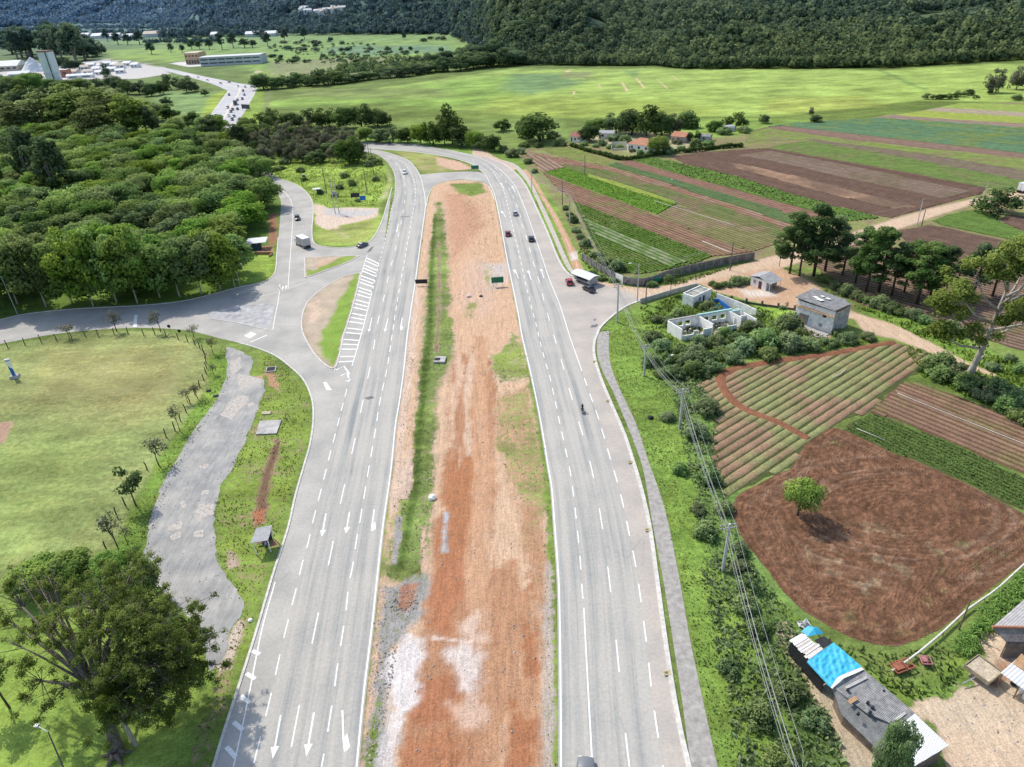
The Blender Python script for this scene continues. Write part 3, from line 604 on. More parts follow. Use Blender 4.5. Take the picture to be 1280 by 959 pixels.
o = link('ground', mesh_np('ground', V, Q, M_GROUND, {'cg': ('FLOAT_COLOR', cg.reshape(-1, 3)), 'cd': ('FLOAT_COLOR', cd.reshape(-1, 3)), 'g': ('FLOAT', gm.ravel())}, smooth=True))
setp(o, 'grassy valley floor with bare red earth strips and wooded hills', kind='structure')
def gcol(x, y):
    i = min(max(np.searchsorted(ys, y), 0), ny-1); j = min(max(np.searchsorted(xs, x), 0), nx-1); return cg[i, j]
# ------------------------------------------------------------------ roads
def SL(pts, n=8): return smooth_line(GP(pts), n)
ribbon('highway_carriageway', SL(LLM[::1]), SL(LR), .024, M_ROAD, 420, cols=10)['label'] = 'pale three lane carriageway with a hatched gore and arrows'
rp = np.vstack([SL(LLO), SL(SRT), SL(SRB), SL(LLM[:23])[::-1]])
sheet('side_road', rp, .010, M_RAMP)['label'] = 'pale ramp and side road curving away to the wood'
ribbon('highway_carriageway', SL(RLI), SL(RLE), .024, M_ROAD, 420, cols=10)['label'] = 'grey three lane carriageway beside the farm fields'
so_ = np.vstack([SL(RRO1), [G2(790, 366)], SL(RRO2), SL(RLI[:21])[::-1]])
sheet('road_shoulder', so_, .012, M_SHOULDER)['label'] = 'sandy paved shoulder between carriageway and kerb'
sheet('crossover_road', np.vstack([SL([(533, 257), (535, 245), (540, 234), (548, 229), (560, 226), (575, 224.5), (595, 226), (607, 229), (614, 235), (618, 246)]), SL([(612, 228), (606, 219), (598, 214.8), (590, 214.5), (557, 215.5), (530, 218), (524, 218)])]), .017, M_RAMP)['label'] = 'short paved crossover joining the two carriageways'
M_GRAVEL = mat_lane()
trk = [(283, 433), (283, 450), (283, 470), (280, 480), (270, 500), (262, 513), (250, 528), (233, 553), (220, 575), (200, 611), (187, 652), (182, 692), (184, 717), (196, 735), (225, 761), (240, 773), (252, 800), (260, 833), (266, 840), (282, 819), (285, 799), (302, 764), (300, 744), (286, 724), (277, 712), (270, 687), (269, 642), (275, 610), (295, 575), (320, 517), (331, 483), (322, 471), (312, 470), (316, 452), (305, 440)]
sheet('gravel_track', smooth_line(list(GP(trk)), 5), .016, M_GRAVEL, .6, .45)['label'] = 'abandoned grey gravel track beside the lawn'
M_PATCH = plain('pale_cement_patch', (.46, .415, .36), .9, .25, 2.0)
for i, pp in enumerate([[(276, 518), (290, 500), (302, 494), (312, 496), (307, 506), (296, 516), (290, 525)], [(308, 505), (318, 502), (320, 506), (310, 509)], [(247, 582), (260, 579), (261, 584), (251, 587)], [(251, 614), (261, 612), (261, 617), (252, 619)], [(244, 640), (250, 630), (267, 630), (269, 642), (258, 645), (250, 652), (244, 650)], [(243, 665), (255, 662), (256, 671), (244, 673)], [(212, 660), (220, 654), (228, 650), (227, 661), (213, 665)], [(212, 671), (226, 664), (225, 672), (214, 675)], [(223, 628), (231, 624), (233, 632), (227, 638)], [(296, 468), (318, 471), (330, 474), (322, 482), (300, 488)], [(285, 455), (300, 446), (302, 460), (290, 470)]]):
    sheet('ground_patch', GP(pp), .022+.001*i, M_PATCH, .5, .4)['label'] = 'pale cement patch on the gravel track'
M_WALK = plain('footway_concrete', (.36, .335, .30), .95, .25, 1.2, bump=.3)
WL = [(748, 416), (746, 428), (747, 445), (754, 466), (765, 487), (780, 522), (795, 560), (805, 592), (816, 657), (828.5, 722), (839.5, 791), (852, 872), (861, 940), (872, 1010)]
WR = [(762, 413), (761, 428), (762, 450), (767, 468), (775, 487), (795, 530), (810, 575), (825, 617), (836, 657), (849, 722), (861, 791), (878.5, 875), (897, 958), (912, 1010)]
ribbon('sidewalk', SL(WL), SL(WR), .03, M_WALK, 160, cols=2)['label'] = 'grey concrete footway along the grassy verge'
ribbon('sidewalk', SL([(622, 199), (640, 207), (650, 217), (660, 230), (669, 247), (679, 269), (690, 294), (702, 322), (711, 338), (722, 346)]), SL([(632, 201), (645, 206), (657, 217), (665, 229), (673, 245), (686, 272), (697, 297), (712, 330), (718, 339), (728, 347)]), .03, PM('footway_pink', (.50, .43, .37), .95, .2, 1.0), 120, cols=2)['label'] = 'pinkish footway along the kerb by the red earth track'
sheet('gravel_patch', smooth_line(list(GP([(258, 395), (266, 388), (290, 384), (314, 381.5), (336, 379), (342, 384), (340, 396), (338, 404), (330, 410), (318, 407.5), (300, 403.5), (280, 400)])), 4), .018, plain('worn_grey_paving', (.42, .41, .395), .95, .28, .5, bump=.3), .2, .8)['label'] = 'worn grey paved triangle at the side road junction'
def island(pts, g_label):
    P = smooth_line(list(GP(pts)), 4); mb = MB(); mb.prism(P, 0.0, .11); o = mb.build('traffic_island', M_VC); setp(o, g_label, kind='structure')
    return o
# ------------------------------------------------------------------ kerbs
for nm, pts, wd, hh, off, lab in (
    ('kerb', LLO[:17], .32, .13, .1, 'pale kerb along the ramp beside the gravel track'),
    ('kerb', RRO1, .55, .15, 0, 'whitewashed kerb along the grey footway'),
    ('kerb', RRO2, .5, .15, 0, 'whitewashed kerb along the pinkish footway'),
    ('kerb', SRT[1:13], .35, .13, 0, 'pale kerb below the wood'),
    ('kerb', SRB, .35, .13, 0, 'pale kerb round the bright grass wedge'),
    ('kerb', [(266, 399), (280, 401), (300, 404.5), (328, 411), (335, 413)], .3, .12, 0, 'kerb along the worn paved triangle'),
    ('kerb', [(450, 178), (482, 179), (520, 181), (557, 187.5), (590, 194.5)], .4, .13, 0, 'kerb at the far bend of the highway')):
    P = line_px(pts, 1.2); mb = MB(); kerb_mesh(mb, P, wd, hh, off); setp(mb.build(nm, M_KERB), lab, kind='structure')
# ------------------------------------------------------------------ painted markings
ZM = .034
mk = MB()
def dashes(pts, on, off, wd, phase=0.0, z=ZM):
    P = line_px(pts, .4); L = np.r_[0, np.cumsum(np.linalg.norm(np.diff(P, axis=0), axis=1))]
    s = phase
    while s < L[-1]-.3:
        e = min(s+on, L[-1]); q = np.linspace(s, e, max(2, int((e-s)/1.5)+2))
        strip_mesh(mk, np.stack([np.interp(q, L, P[:, 0]), np.interp(q, L, P[:, 1])], 1), wd, z); s += on+off
def solid(pts, wd, z=ZM, off=0.0): strip_mesh(mk, line_px(pts, 1.0), wd, z, off)
solid(LR[:18], .2, off=.28); solid(LR[17:], .16, off=.25)
solid([(533, 257), (536, 243), (542, 233), (550, 229), (560, 226.6), (575, 225.1), (595, 226.6), (606, 229.6), (613, 236), (618, 250)], .18)
solid(RLE[:16], .2, off=-.28); solid(RLE[15:], .16, off=-.25)
C3 = [(398, 980), (403, 954), (410, 913), (416.5, 872), (422, 832), (427.5, 797.5), (432.5, 763), (436, 732), (441, 707), (445.6, 676), (450, 652), (456, 615), (462.5, 577), (469, 540), (475, 502), (484, 460), (490, 420), (495, 387), (500, 357), (505, 330), (510, 300), (515, 272), (519.5, 242), (517, 225), (511, 212), (500, 201), (486, 194.5)]
C2 = [(355, 980), (366, 925), (378, 863), (386, 825), (405, 732), (415, 685), (425, 632), (442, 557), (455, 495), (465, 447), (472, 405), (480, 372), (486, 344), (492, 320), (497, 299), (502, 275), (506, 250), (506, 230), (502, 215), (494, 204), (480, 195.5)]
dashes(C3, 3.2, 2.5, .16); dashes(C2, 5.0, 8.5, .16, 4.0)
dashes([(LLM[i]) for i in range(1, 17)], 3.0, 2.4, .16)
dashes(LLM[20:29], 2.2, 2.2, .14)
D1 = [(740, 985), (740, 950), (735, 860), (729.8, 760), (728, 741), (726, 711), (724, 686), (721, 655), (714, 597), (707.5, 565), (701, 535), (694, 502), (687.5, 472), (681, 450), (675, 427), (670, 405), (662, 375), (656, 350), (650, 322), (645, 302), (640, 280), (634.5, 257), (628, 235), (618, 217), (606, 207), (590, 200.5)]
solid(D1[:4], .17); dashes(D1[3:], 2.6, 2.6, .15, 1.5)
D2 = [(790, 985), (779, 891), (765, 753), (751, 647), (736, 571), (718, 509), (704, 459), (691, 415), (681, 380), (674, 352), (666, 326), (659.5, 302), (653, 281), (648, 262), (640, 243), (630, 224), (618, 209.5), (600, 202)]
dashes(D2, 4.6, 7.6, .16, 1.2)
dashes(RLI[:11], 3.2, 3.0, .17, 1.0); solid(RLI[10:], .17)
# hatched gore
gore_l = SL([(459, 319), (452.5, 340), (445, 370), (436, 402), (430, 420), (425, 445), (418, 463)]); gore_r = SL([(475, 325), (470, 345), (465, 365), (460, 386), (454, 410), (447, 434), (440, 458)])
ga = resample(gore_l, n=60); gb = resample(gore_r, n=60)
strip_mesh(mk, ga, .16, ZM); strip_mesh(mk, resample(gb, n=40), .18, ZM)
for i in range(1, 25):
    k = int(i*2.35)
    if k < 58:
        a, b = ga[k], gb[min(k+1, 59)]
        strip_mesh(mk, np.stack([a+(b-a)*.03, a+(b-a)*.97]), .5, ZM+.003)
for s_ in range(3):
    a, m_, b = GP([(420+s_*6, 463+s_*7), (430+s_*4, 458+s_*8), (437-s_*1, 468+s_*5)]); strip_mesh(mk, np.stack([a, m_, b]), .35, ZM+.004)
# edge hatch at the foot of the frame (in the long shoulder)
solid([(289, 968), (294, 950), (310, 875), (328, 785), (344, 728)], .17)
for a, b in (((315, 814), (325, 818)), ((308, 842), (319, 849)), ((301, 870), (312, 879)), ((292, 903), (304, 913)), ((283, 934), (295, 947)), ((274, 963), (287, 980))):
    strip_mesh(mk, GP([a, b]), .5, ZM+.003)
# junction markings on the side road
solid([(346, 300), (363, 300), (362, 330), (360, 350), (359, 360)], .14) if False else None
solid([(345, 226), (356, 240), (364, 252), (366, 270), (365, 290), (363, 320), (361, 345), (360, 362)], .16)
solid([(350, 355), (348, 375), (344, 395), (341, 412)], .16)
strip_mesh(mk, GP([(313, 428), (334, 419)]), .35, ZM)
mk.add([(*G2(*q), ZM) for q in ((305, 420), (314, 415), (321, 418), (312, 423))], [(0, 1, 2, 3)])
mk.add([(*G2(*q), ZM) for q in ((168, 394), (172, 394), (171, 409), (166, 409))], [(0, 1, 2, 3)])
for q in ((350, 359), (354, 358), (358, 357)): strip_mesh(mk, GP([q, (q[0]-1.0, q[1]+4)]), .35, ZM)
strip_mesh(mk, GP([(320, 372), (347, 365.5)]), .16, ZM); strip_mesh(mk, GP([(352, 364), (382, 353)]), .16, ZM)
mk.add([(*G2(*q), ZM) for q in ((404, 478), (408, 478), (415, 488), (408, 488))], [(0, 1, 2, 3)])
def arrow(tail, tip, side=0, sc=1.0):
    a, b = GP([tail, tip]); d = b-a; L = np.linalg.norm(d); d /= L; n = np.array((-d[1], d[0]))
    hl = min(L*.3, 1.8)*sc; strip_mesh(mk, np.stack([a, b-d*hl*.9]), .2, ZM)
    w_ = .5*sc
    if side == 0: pts = [b-d*hl+n*w_, b-d*hl-n*w_, b]
    else: pts = [b-d*hl-n*side*.1, b-d*hl*1.5+n*side*w_*.9, b-d*hl*.3+n*side*w_*1.5, b+n*side*w_*.6, b]
    mk.add([(p[0], p[1], ZM+.002) for p in pts], [tuple(range(len(pts)))])
for t_, h_, s_ in (((351, 894), (341, 949), 0), ((392.5, 891), (383, 946), 0), ((428, 888), (430, 940), 1), ((407.5, 642), (402.5, 671), 0), ((437, 640), (432.5, 667), 0), ((468, 637), (464, 664), 1), ((465, 397), (461, 415), 0), ((485, 398), (481, 415), 0), ((503, 397), (500, 413), 1), ((498, 280), (496, 290), 0)):
    arrow(t_, h_, s_, .9)
for t_, h_, s_ in (((648, 348), (644, 337), 1), ((664, 350), (660, 338), 0), ((680, 348), (676, 336), 0), ((632, 272), (628, 264), 1), ((644, 240), (640, 233), 0), ((630, 236), (626, 229), 0)):
    arrow(t_, h_, s_, 1.0)
setp(mk.build('road_markings', M_PAINT), 'white lane lines and arrows painted on both carriageways', kind='structure')
M_SEAL = PM('bitumen_repair', (.16, .16, .16), .8, .3, 1.0)
for i, pp in enumerate([[(455, 498), (465, 495), (468, 498), (460, 500)], [(500, 271), (512, 270.5), (512, 271.2), (500, 272)], [(458, 316), (464, 309), (467, 308), (464, 314)], [(739, 407), (748, 405), (746, 409), (738, 410)], [(741, 400), (746, 398), (743, 402)]]):
    sheet('road_patch', GP(pp), .036+.001*i, M_SEAL, .12, .4)['label'] = 'dark repair patch in the paving'
# distant highway
ribbon('distant_highway', SL([(205, 88), (225, 93.5), (262, 104), (279, 111), (284, 114), (276, 125), (262, 145), (248, 165)]), SL([(200, 83.5), (228, 89.5), (262, 97), (298, 104), (317, 107), (321, 111), (309, 135), (292, 160)]), .03, PM('distant_asphalt', (.47, .46, .45), .9, .12, .1), 80, cols=4)['label'] = 'distant multi lane highway busy with traffic beyond the wood'
mk2 = MB()
strip_mesh(mk2, line_px([(230, 92), (262, 100.5), (290, 108), (300, 111.5), (290, 130), (275, 155)], 4), 1.4, .05)
for q in ([(258, 150), (276, 128), (285, 114)], [(311, 127), (318, 112), (290, 104), (262, 98.5)]): strip_mesh(mk2, line_px(q, 4), .5, .05)
setp(mk2.build('distant_road_markings', PM('sandy_median', (.66, .58, .48), .9)), 'pale median strip on the distant highway', kind='structure')
# traffic islands (raised, with their own kerbs)
def painted_island(name, pts, lab, spec):
    P = smooth_line(list(GP(pts))+[GP(pts)[0]], 5)[:-1]
    lo, hi = P.min(0), P.max(0); st = .5
    X, Y = np.meshgrid(np.arange(lo[0], hi[0], st), np.arange(lo[1], hi[1], st)); m = sdf(P, X, Y)
    sel = m > .15; c = np.empty(X.shape+(3,)); c[:] = spec[0]
    for poly, col in spec[1:]:
        q = np.clip(sdf(GP(poly), X, Y)/1.0+.5+(fbm(X, Y, 2)-.5)*2.4, 0, 1)[..., None]; c = c*(1-q)+np.array(col)*q
    idx = np.arange(X.size).reshape(X.shape); quad = np.stack([idx[:-1, :-1], idx[:-1, 1:], idx[1:, 1:], idx[1:, :-1]], -1)
    ok = sel[:-1, :-1] & sel[:-1, 1:] & sel[1:, 1:] & sel[1:, :-1]
    V = np.stack([X, Y, np.full(X.shape, .10)+.05*fbm(X, Y, 1.5)], -1).reshape(-1, 3)
    rim = sheet(name, P, .085, M_VC, vc=spec[0]); rim['label'] = lab
    o = link('soil', mesh_np('soil', V, quad[ok], M_VC, {'vc': ('FLOAT_COLOR', c.reshape(-1, 3))}), rim)
    mb = MB(); kerb_mesh(mb, np.vstack([P, P[:1]]), .32, .14); mb.build('kerb', M_KERB, rim)
GI = (.24, .32, .07)
painted_island('traffic_island', [(381, 324), (384, 322), (415, 320.5), (446, 320), (446, 322), (430, 330), (405, 339), (384, 346.5), (381.5, 345)], 'small grassy traffic island behind the box truck', ((.46, .38, .28), ([(400, 326), (430, 322), (425, 330), (395, 337)], (.52, .36, .25)), ([(425, 322), (450, 318), (430, 332), (400, 343), (384, 348), (381, 338), (395, 338)], GI)))
painted_island('traffic_island', [(451, 341), (440, 343.5), (427, 347), (405, 360), (387, 375), (379, 390), (377, 405), (380, 420), (395, 445), (416, 461), (424, 445), (429, 420), (436, 400), (445, 368)], 'long grassy traffic island beside the hatched gore', ((.46, .37, .27), ([(445, 340), (455, 345), (445, 372), (430, 420), (425, 450), (415, 462), (398, 440), (402, 415), (420, 385)], (.22, .33, .06)), ([(385, 380), (400, 375), (398, 400), (386, 405)], (.56, .42, .31))))
# ------------------------------------------------------------------ fields
M_CROP = mat_leaf('crop_leaf', (.05, .11, .02), (.12, .24, .035), (.22, .37, .07), .25, .0)
def rows_in(P, d, sp, jit=.04):
    """centre lines of planting rows clipped to a polygon"""
    d = d/np.linalg.norm(d); n = np.array((-d[1], d[0])); q = P@n; out = []
    o = q.min()+sp*.5
    while o < q.max():
        ts = []
        for i in range(len(P)):
            a, b = P[i], P[(i+1) % len(P)]; qa, qb = a@n-o, b@n-o
            if (qa > 0) != (qb > 0): ts.append(((a+(b-a)*(qa/(qa-qb)))@d))
        ts.sort()
        for k in range(0, len(ts)-1, 2):
            if ts[k+1]-ts[k] > 1.0: out.append((n*o+d*(ts[k]+rnd.random()*.6), n*o+d*(ts[k+1]-rnd.random()*.6)))
        o += sp*(1+rnd.uniform(-jit, jit))
    return out
def field(label, pts, dpx, sp, top, fur, alt=None, alt_amt=.5, h=.14, bw=.72, step=1.5, group=None, rough=1.0, z=.02, nsc=6.0):
    P = GP(pts); d = np.subtract(*GP(dpx)[::-1])
    base = sheet('crop_field', P, z, M_SOIL, rough, 2.0, vc=fur); base['label'] = label
    V, C, Q = [], [], []; off = 0
    for a, b in rows_in(P, d, sp):
        L = np.linalg.norm(b-a); n = max(3, int(L/step)); t = np.linspace(0, 1, n)[:, None]; c = a+(b-a)*t
        e = (b-a)/L; nn = np.array((-e[1], e[0]))
        c = c+nn*((fbm(c[:, 0], c[:, 1], 9)-.5)*sp*.10)[:, None]
        w_ = sp*bw/2*(1+(fbm(c[:, 0]+77, c[:, 1], 1.7, 2)-.5)*.35); hh = h*(.7+.6*fbm(c[:, 0], c[:, 1]+33, 1.4, 2))
        cols = np.empty((n, 5, 3)); f = np.array(fur); tp = np.array(top)*(1+rnd.uniform(-.1, .1))
        if alt is not None:
            k = np.clip((fbm(c[:, 0]+1.2*rnd.random(), c[:, 1], nsc, 4)-.5)*4+.5+(alt_amt-.5)*2, 0, 1)[:, None]; tpc = tp*(1-k)+np.array(alt)*k
        else: tpc = np.tile(tp, (n, 1))
        cols[:, 0] = f; cols[:, 4] = f; cols[:, 1] = tpc*.85; cols[:, 2] = tpc; cols[:, 3] = tpc
        for j, (s, zz) in enumerate(((-1, -.02), (-.86, .92), (0, 1), (.86, .92), (1, -.02))):
            V.append(np.concatenate([c+nn*(w_*s)[:, None], (z+hh*zz)[:, None]], 1)); C.append(cols[:, j])
        i = np.arange(n-1)
        for j in range(4): Q.append(np.stack([off+j*n+i, off+(j+1)*n+i, off+(j+1)*n+i+1, off+j*n+i+1], 1)[:, ::-1])
        off += 5*n
    if V:
        me = mesh_np('planting_beds', np.concatenate(V), np.concatenate(Q), M_SOIL, {'vc': ('FLOAT_COLOR', np.concatenate(C))}, smooth=True)
        link('planting_beds', me, base)
    return base
def leaf_quads(C, N, S, tint, asp=.6):
    """leaf-sized quads: centres, normals, sizes"""
    n = len(C); N = N/(np.linalg.norm(N, axis=1)[:, None]+1e-9)
    T = np.cross(N, RS.normal(size=(n, 3))); T /= np.linalg.norm(T, axis=1)[:, None]+1e-9; B = np.cross(N, T)
    S = np.asarray(S)[:, None]; bend = N*S*.18
    V = np.stack([C-T*S*.5-bend, C+B*S*asp*.5, C+T*S*.5-bend, C-B*S*asp*.5], 1).reshape(-1, 3)
    LASTN[0] = np.repeat(N+np.array((0, 0, .5)), 4, axis=0)
    return V, np.arange(n*4).reshape(n, 4), np.repeat(tint, 4)
def crop_plants(name, label, pts, dpx, sp, per_m, size, hgt, mat=None, tlo=.2, thi=1.0, cap=60000):
    P = GP(pts); d = np.subtract(*GP(dpx)[::-1]); C = []
    for a, b in rows_in(P, d, sp):
        L = np.linalg.norm(b-a); n = int(L*per_m); t = RS.rand(n)[:, None]; e = (b-a)/L; nn = np.array((-e[1], e[0]))
        q = a+(b-a)*t+nn*RS.normal(0, sp*.17, (n, 1)); C.append(np.concatenate([q, .08+RS.rand(n, 1)*hgt], 1))
    C = np.concatenate(C)
    if len(C) > cap: C = C[RS.permutation(len(C))[:cap]]
    N = RS.normal(size=C.shape)*.7+np.array((0, 0, .9)); pt = fbm(C[:, 0], C[:, 1], 5)
    tint = np.clip(tlo+(thi-tlo)*(.45*pt+.35*RS.rand(len(C))+.3*C[:, 2]/(hgt+.1)), 0, 1)
    V, Q, T = leaf_quads(C, N, size*(.6+.8*RS.rand(len(C))), tint)
    o = link(name, mesh_np(name, V, Q, mat or M_CROP, {'tint': ('FLOAT', T)})); return setp(o, label, kind='stuff')
F1 = [(1174, 448), (1152, 437), (1124, 429), (1050, 441), (974, 451), (920, 460), (896, 472), (866, 478), (885, 500), (899, 514), (889, 545), (892, 582), (905, 620), (920, 614), (952, 598), (989, 582), (1011, 554), (1042, 532), (1083, 514), (1124, 479)]
field('rounded vegetable plot of raised red beds with young greens', F1, [(1049, 529), (1171, 446.5)], 1.65, (.37, .235, .15), (.10, .12, .04), (.30, .31, .13), .47, h=.10, step=.8, nsc=7, bw=.88)
hb = line_px([(1118, 428), (1075, 436), (1036, 443), (974, 451.5), (925, 460), (905, 467), (901, 479), (912, 497), (933, 513), (974, 529), (1010, 549)], .6)
Nn = normals2(hb); ww = np.interp(np.linspace(0, 1, len(hb)), [0, .4, .6, 1], [1.5, 2.0, 1.9, 1.5])[:, None]
mbv, mbc, mbq = [], [], []
for j, s in enumerate(np.linspace(-1, 1, 9)):
    p = hb+Nn*ww*s*.6; mbv.append(np.concatenate([p, (.05+.2*(1-s*s)+.12*(fbm(p[:, 0], p[:, 1], .6, 3)-.5)*(abs(s) < .9))[:, None]], 1)); mbc.append(np.tile((.30, .135, .075), (len(p), 1)))
nn_ = len(hb); i_ = np.arange(nn_-1)
for j in range(8): mbq.append(np.stack([j*nn_+i_, (j+1)*nn_+i_, (j+1)*nn_+i_+1, j*nn_+i_+1], 1))
setp(link('earth_track', mesh_np('earth_track', np.concatenate(mbv), np.concatenate(mbq), M_SOIL, {'vc': ('FLOAT_COLOR', np.concatenate(mbc))}, smooth=True)), 'curved red earth headland crossing the raised beds', kind='structure')
field('brown seed beds beside the thin white irrigation pipe', [(1086, 514), (1127, 478), (1149, 479), (1200, 497), (1280, 529), (1340, 552), (1340, 622), (1280, 594), (1192, 554), (1117, 524)], [(1121, 493), (1280, 557)], 1.35, (.33, .205, .135), (.19, .105, .068), (.27, .24, .10), .3, h=.16, step=1.0)
F3 = [(1055, 537), (1090, 516), (1117, 527), (1192, 558), (1280, 598), (1340, 627), (1340, 668), (1280, 639), (1239, 620), (1177, 589), (1114, 564)]
field('bright green leafy vegetable strip next to the ploughed circle', F3, [(1092, 516), (1280, 598)], .95, (.16, .24, .06), (.12, .12, .05), None, h=.12, step=1.2)
crop_plants('vegetable_leaves', 'low bright green vegetable leaves covering the strip', F3, [(1092, 516), (1280, 598)], .95, 36, .26, .3, cap=60000)
# ploughed circle
F4 = [(1006, 553), (1040, 533), (1055, 537), (1114, 565), (1177, 590), (1239, 621), (1285, 646), (1345, 672), (1345, 660), (1280, 704), (1235, 738), (1210, 757), (1172, 790), (1145, 803), (1105, 808), (1060, 797), (1022, 774), (992, 754), (972, 734), (958, 710), (933, 682), (914, 645), (920, 620), (955, 600), (989, 585)]
P = GP(F4); P = resample(np.vstack([P, P[:1]]), 1.5)[:-1]
lo, hi = P.min(0), P.max(0); st = .24
X, Y = np.meshgrid(np.arange(lo[0], hi[0], st), np.arange(lo[1], hi[1], st)); S = sdf(P, X, Y)
Sw = S+(fbm(X, Y, 14, 3)-.5)*1.6
cx_, cy_ = G2(1120, 640); rr = np.hypot((X-cx_)/1.5, Y-cy_); ang = np.arctan2(Y-cy_, X-cx_)
mixc = np.clip((S-2)/5, 0, 1); ph = Sw*(1-mixc)+(rr+(fbm(X, Y, 10, 3)-.5)*1.0)*mixc
rid = np.sin(ph*2*math.pi/.8)
clod = fbm(X, Y, .75, 4)-.5
Z = .05+.03*rid*(.3+fbm(X, Y, 6))+.46*clod+.10*(fbm(X, Y, 3)-.5)
Z = np.maximum(Z*np.clip(S/.8, 0, 1), .012)+.02
c = np.empty(X.shape+(3,)); k = fbm(X, Y, 9, 4)[..., None]
c[:] = np.array((.205, .106, .06))*(.8+.4*k)
rq = np.hypot((X-cx_-2)/1.45, Y-cy_)+(fbm(X, Y, 22, 2)-.5)*4; ring = np.exp(-((rq-9.0)/.3)**2)+np.exp(-((rq-10.4)/.3)**2)+np.exp(-((S-2.4)/.3)**2)*.7+np.exp(-((rq-13.6)/.35)**2)*.7+np.exp(-((rq-14.8)/.3)**2)*.5
ring = (ring*np.clip((fbm(X, Y, 7)-.36)*5, 0, 1))[..., None]*.6; c = c*(1-ring)+np.array((.33, .21, .14))*ring
pale = np.clip((fbm(X, Y, 2.2, 5)-.56)*7, 0, 1)*np.clip((S-5)/4, 0, 1)*np.clip((fbm(X+40, Y, 16)-.46)*6, 0, 1); pale = pale[..., None]*.7
c = c*(1-pale)+np.array((.38, .29, .18))*pale
gr = np.clip((fbm(X+90, Y, 1.6, 4)-.62)*9, 0, 1)*np.clip((fbm(X+20, Y+70, 14)-.5)*7, 0, 1); gr = gr[..., None]*.35
c = c*(1-gr)+np.array((.22, .26, .09))*gr
c *= (1+1.3*clod[..., None])*(1+.18*(rid*np.clip((fbm(X+5, Y, 9)-.3)*4, 0, 1))[..., None])
sel = S > .0; idx = np.arange(X.size).reshape(X.shape)
quad = np.stack([idx[:-1, :-1], idx[:-1, 1:], idx[1:, 1:], idx[1:, :-1]], -1); ok = sel[:-1, :-1] & sel[:-1, 1:] & sel[1:, 1:] & sel[1:, :-1]
b0 = sheet('ploughed_field', P, .016, M_SOIL, .6, 1.2, vc=(.22, .125, .078)); b0['label'] = 'freshly ploughed brown field with circular tractor tracks'
link('ploughed_soil', mesh_np('ploughed_soil', np.stack([X, Y, Z], -1).reshape(-1, 3), quad[ok], M_SOIL, {'vc': ('FLOAT_COLOR', c.reshape(-1, 3))}), b0)
# fields by the pine row and the dirt road
field('brown beds seen through the row of pines', [(1012, 320), (1090, 300), (1150, 320), (1280, 345), (1345, 358), (1345, 455), (1230, 424), (1150, 402), (1085, 384), (1040, 362)], [(1080, 351), (1197, 381)], 1.5, (.30, .20, .145), (.15, .095, .065), (.24, .2, .1), .2, h=.18)
field('bare purple brown plot below the dirt road', [(1120, 290), (1160, 281), (1178, 284), (1280, 306), (1345, 318), (1345, 356), (1280, 343), (1200, 328), (1150, 318)], [(1160, 281), (1280, 306)], .9, (.21, .135, .098), (.165, .10, .075), None, h=.1)
g5 = [(1166, 276), (1200, 265), (1225, 262), (1250, 270), (1246, 276), (1280, 290), (1345, 303), (1345, 316), (1280, 303), (1178, 282)]
field('green vegetable strip beside the dirt road', g5, [(1178, 282), (1280, 303)], 1.1, (.17, .28, .06), (.12, .14, .05), None, h=.2)
field('small brown plot behind the roadside bush', [(1247, 275), (1262, 268), (1345, 282), (1345, 302), (1280, 289)], [(1262, 268), (1345, 282)], 1.0, (.22, .14, .1), (.16, .1, .075), None, h=.12)
# the long strips
D_A = [(717, 252), (892, 321)]
A1 = [(717, 252), (775, 275), (825, 295), (892, 320), (872, 329), (838, 337), (800, 343), (776, 341), (750, 318), (733, 285)]
field('dark green lettuce rows inside the grey wall', A1, D_A, 1.2, (.14, .235, .05), (.12, .14, .045), (.22, .27, .09), .35, h=.25)
crop_plants('vegetable_leaves', 'lettuce leaves in rows inside the grey wall', A1, D_A, 1.2, 14, .45, .35, tlo=.05, thi=.95, cap=24000)
field('pale dotted cabbage rows inside the grey wall', [(727, 271), (790, 299), (858, 329), (838, 336), (790, 314), (745, 294)], D_A, 1.7, (.34, .38, .21), (.13, .19, .06), (.16, .26, .07), .5, h=.3, z=.27, nsc=1.2)
field('red brown beds with thin green lines', [(678, 216), (725, 234), (775, 252), (825, 272), (875, 292), (922, 311), (944, 315), (892, 321), (825, 295), (775, 275), (717, 252), (700, 238)], D_A, 1.55, (.335, .20, .13), (.17, .10, .06), (.24, .26, .09), .28, h=.16)
A3 = [(682, 216), (705, 210), (750, 225), (800, 241), (845, 255), (822, 268), (775, 252), (725, 234)]
field('bright green strip with a lime edge', A3, D_A, 1.3, (.17, .33, .045), (.12, .2, .04), (.22, .36, .05), .3, h=.22)
crop_plants('vegetable_leaves', 'bright green vegetable leaves on the strip with the lime edge', A3, D_A, 1.3, 8, .55, .3, tlo=.35, thi=1.0, cap=14000)
field('lime yellow lettuce edge', [(735, 218), (800, 239), (845, 253), (846, 256.5), (800, 243), (735, 222)], D_A, 1.3, (.37, .45, .09), (.27, .34, .07), (.28, .38, .08), .4, h=.25, z=.29)
field('olive rows of young plants', [(822, 269), (845, 256), (900, 273), (950, 290), (985, 300), (945, 314), (922, 310), (875, 292)], D_A, 1.5, (.25, .25, .095), (.19, .13, .075), (.33, .24, .15), .4, h=.16)
field('green strip above the lime edge', [(700, 205.5), (762, 214), (825, 233), (920, 265), (985, 288), (975, 297), (950, 290), (900, 273), (845, 254), (800, 239), (750, 224), (705, 210)], D_A, 1.6, (.18, .235, .07), (.17, .14, .07), (.28, .21, .12), .3, h=.2)
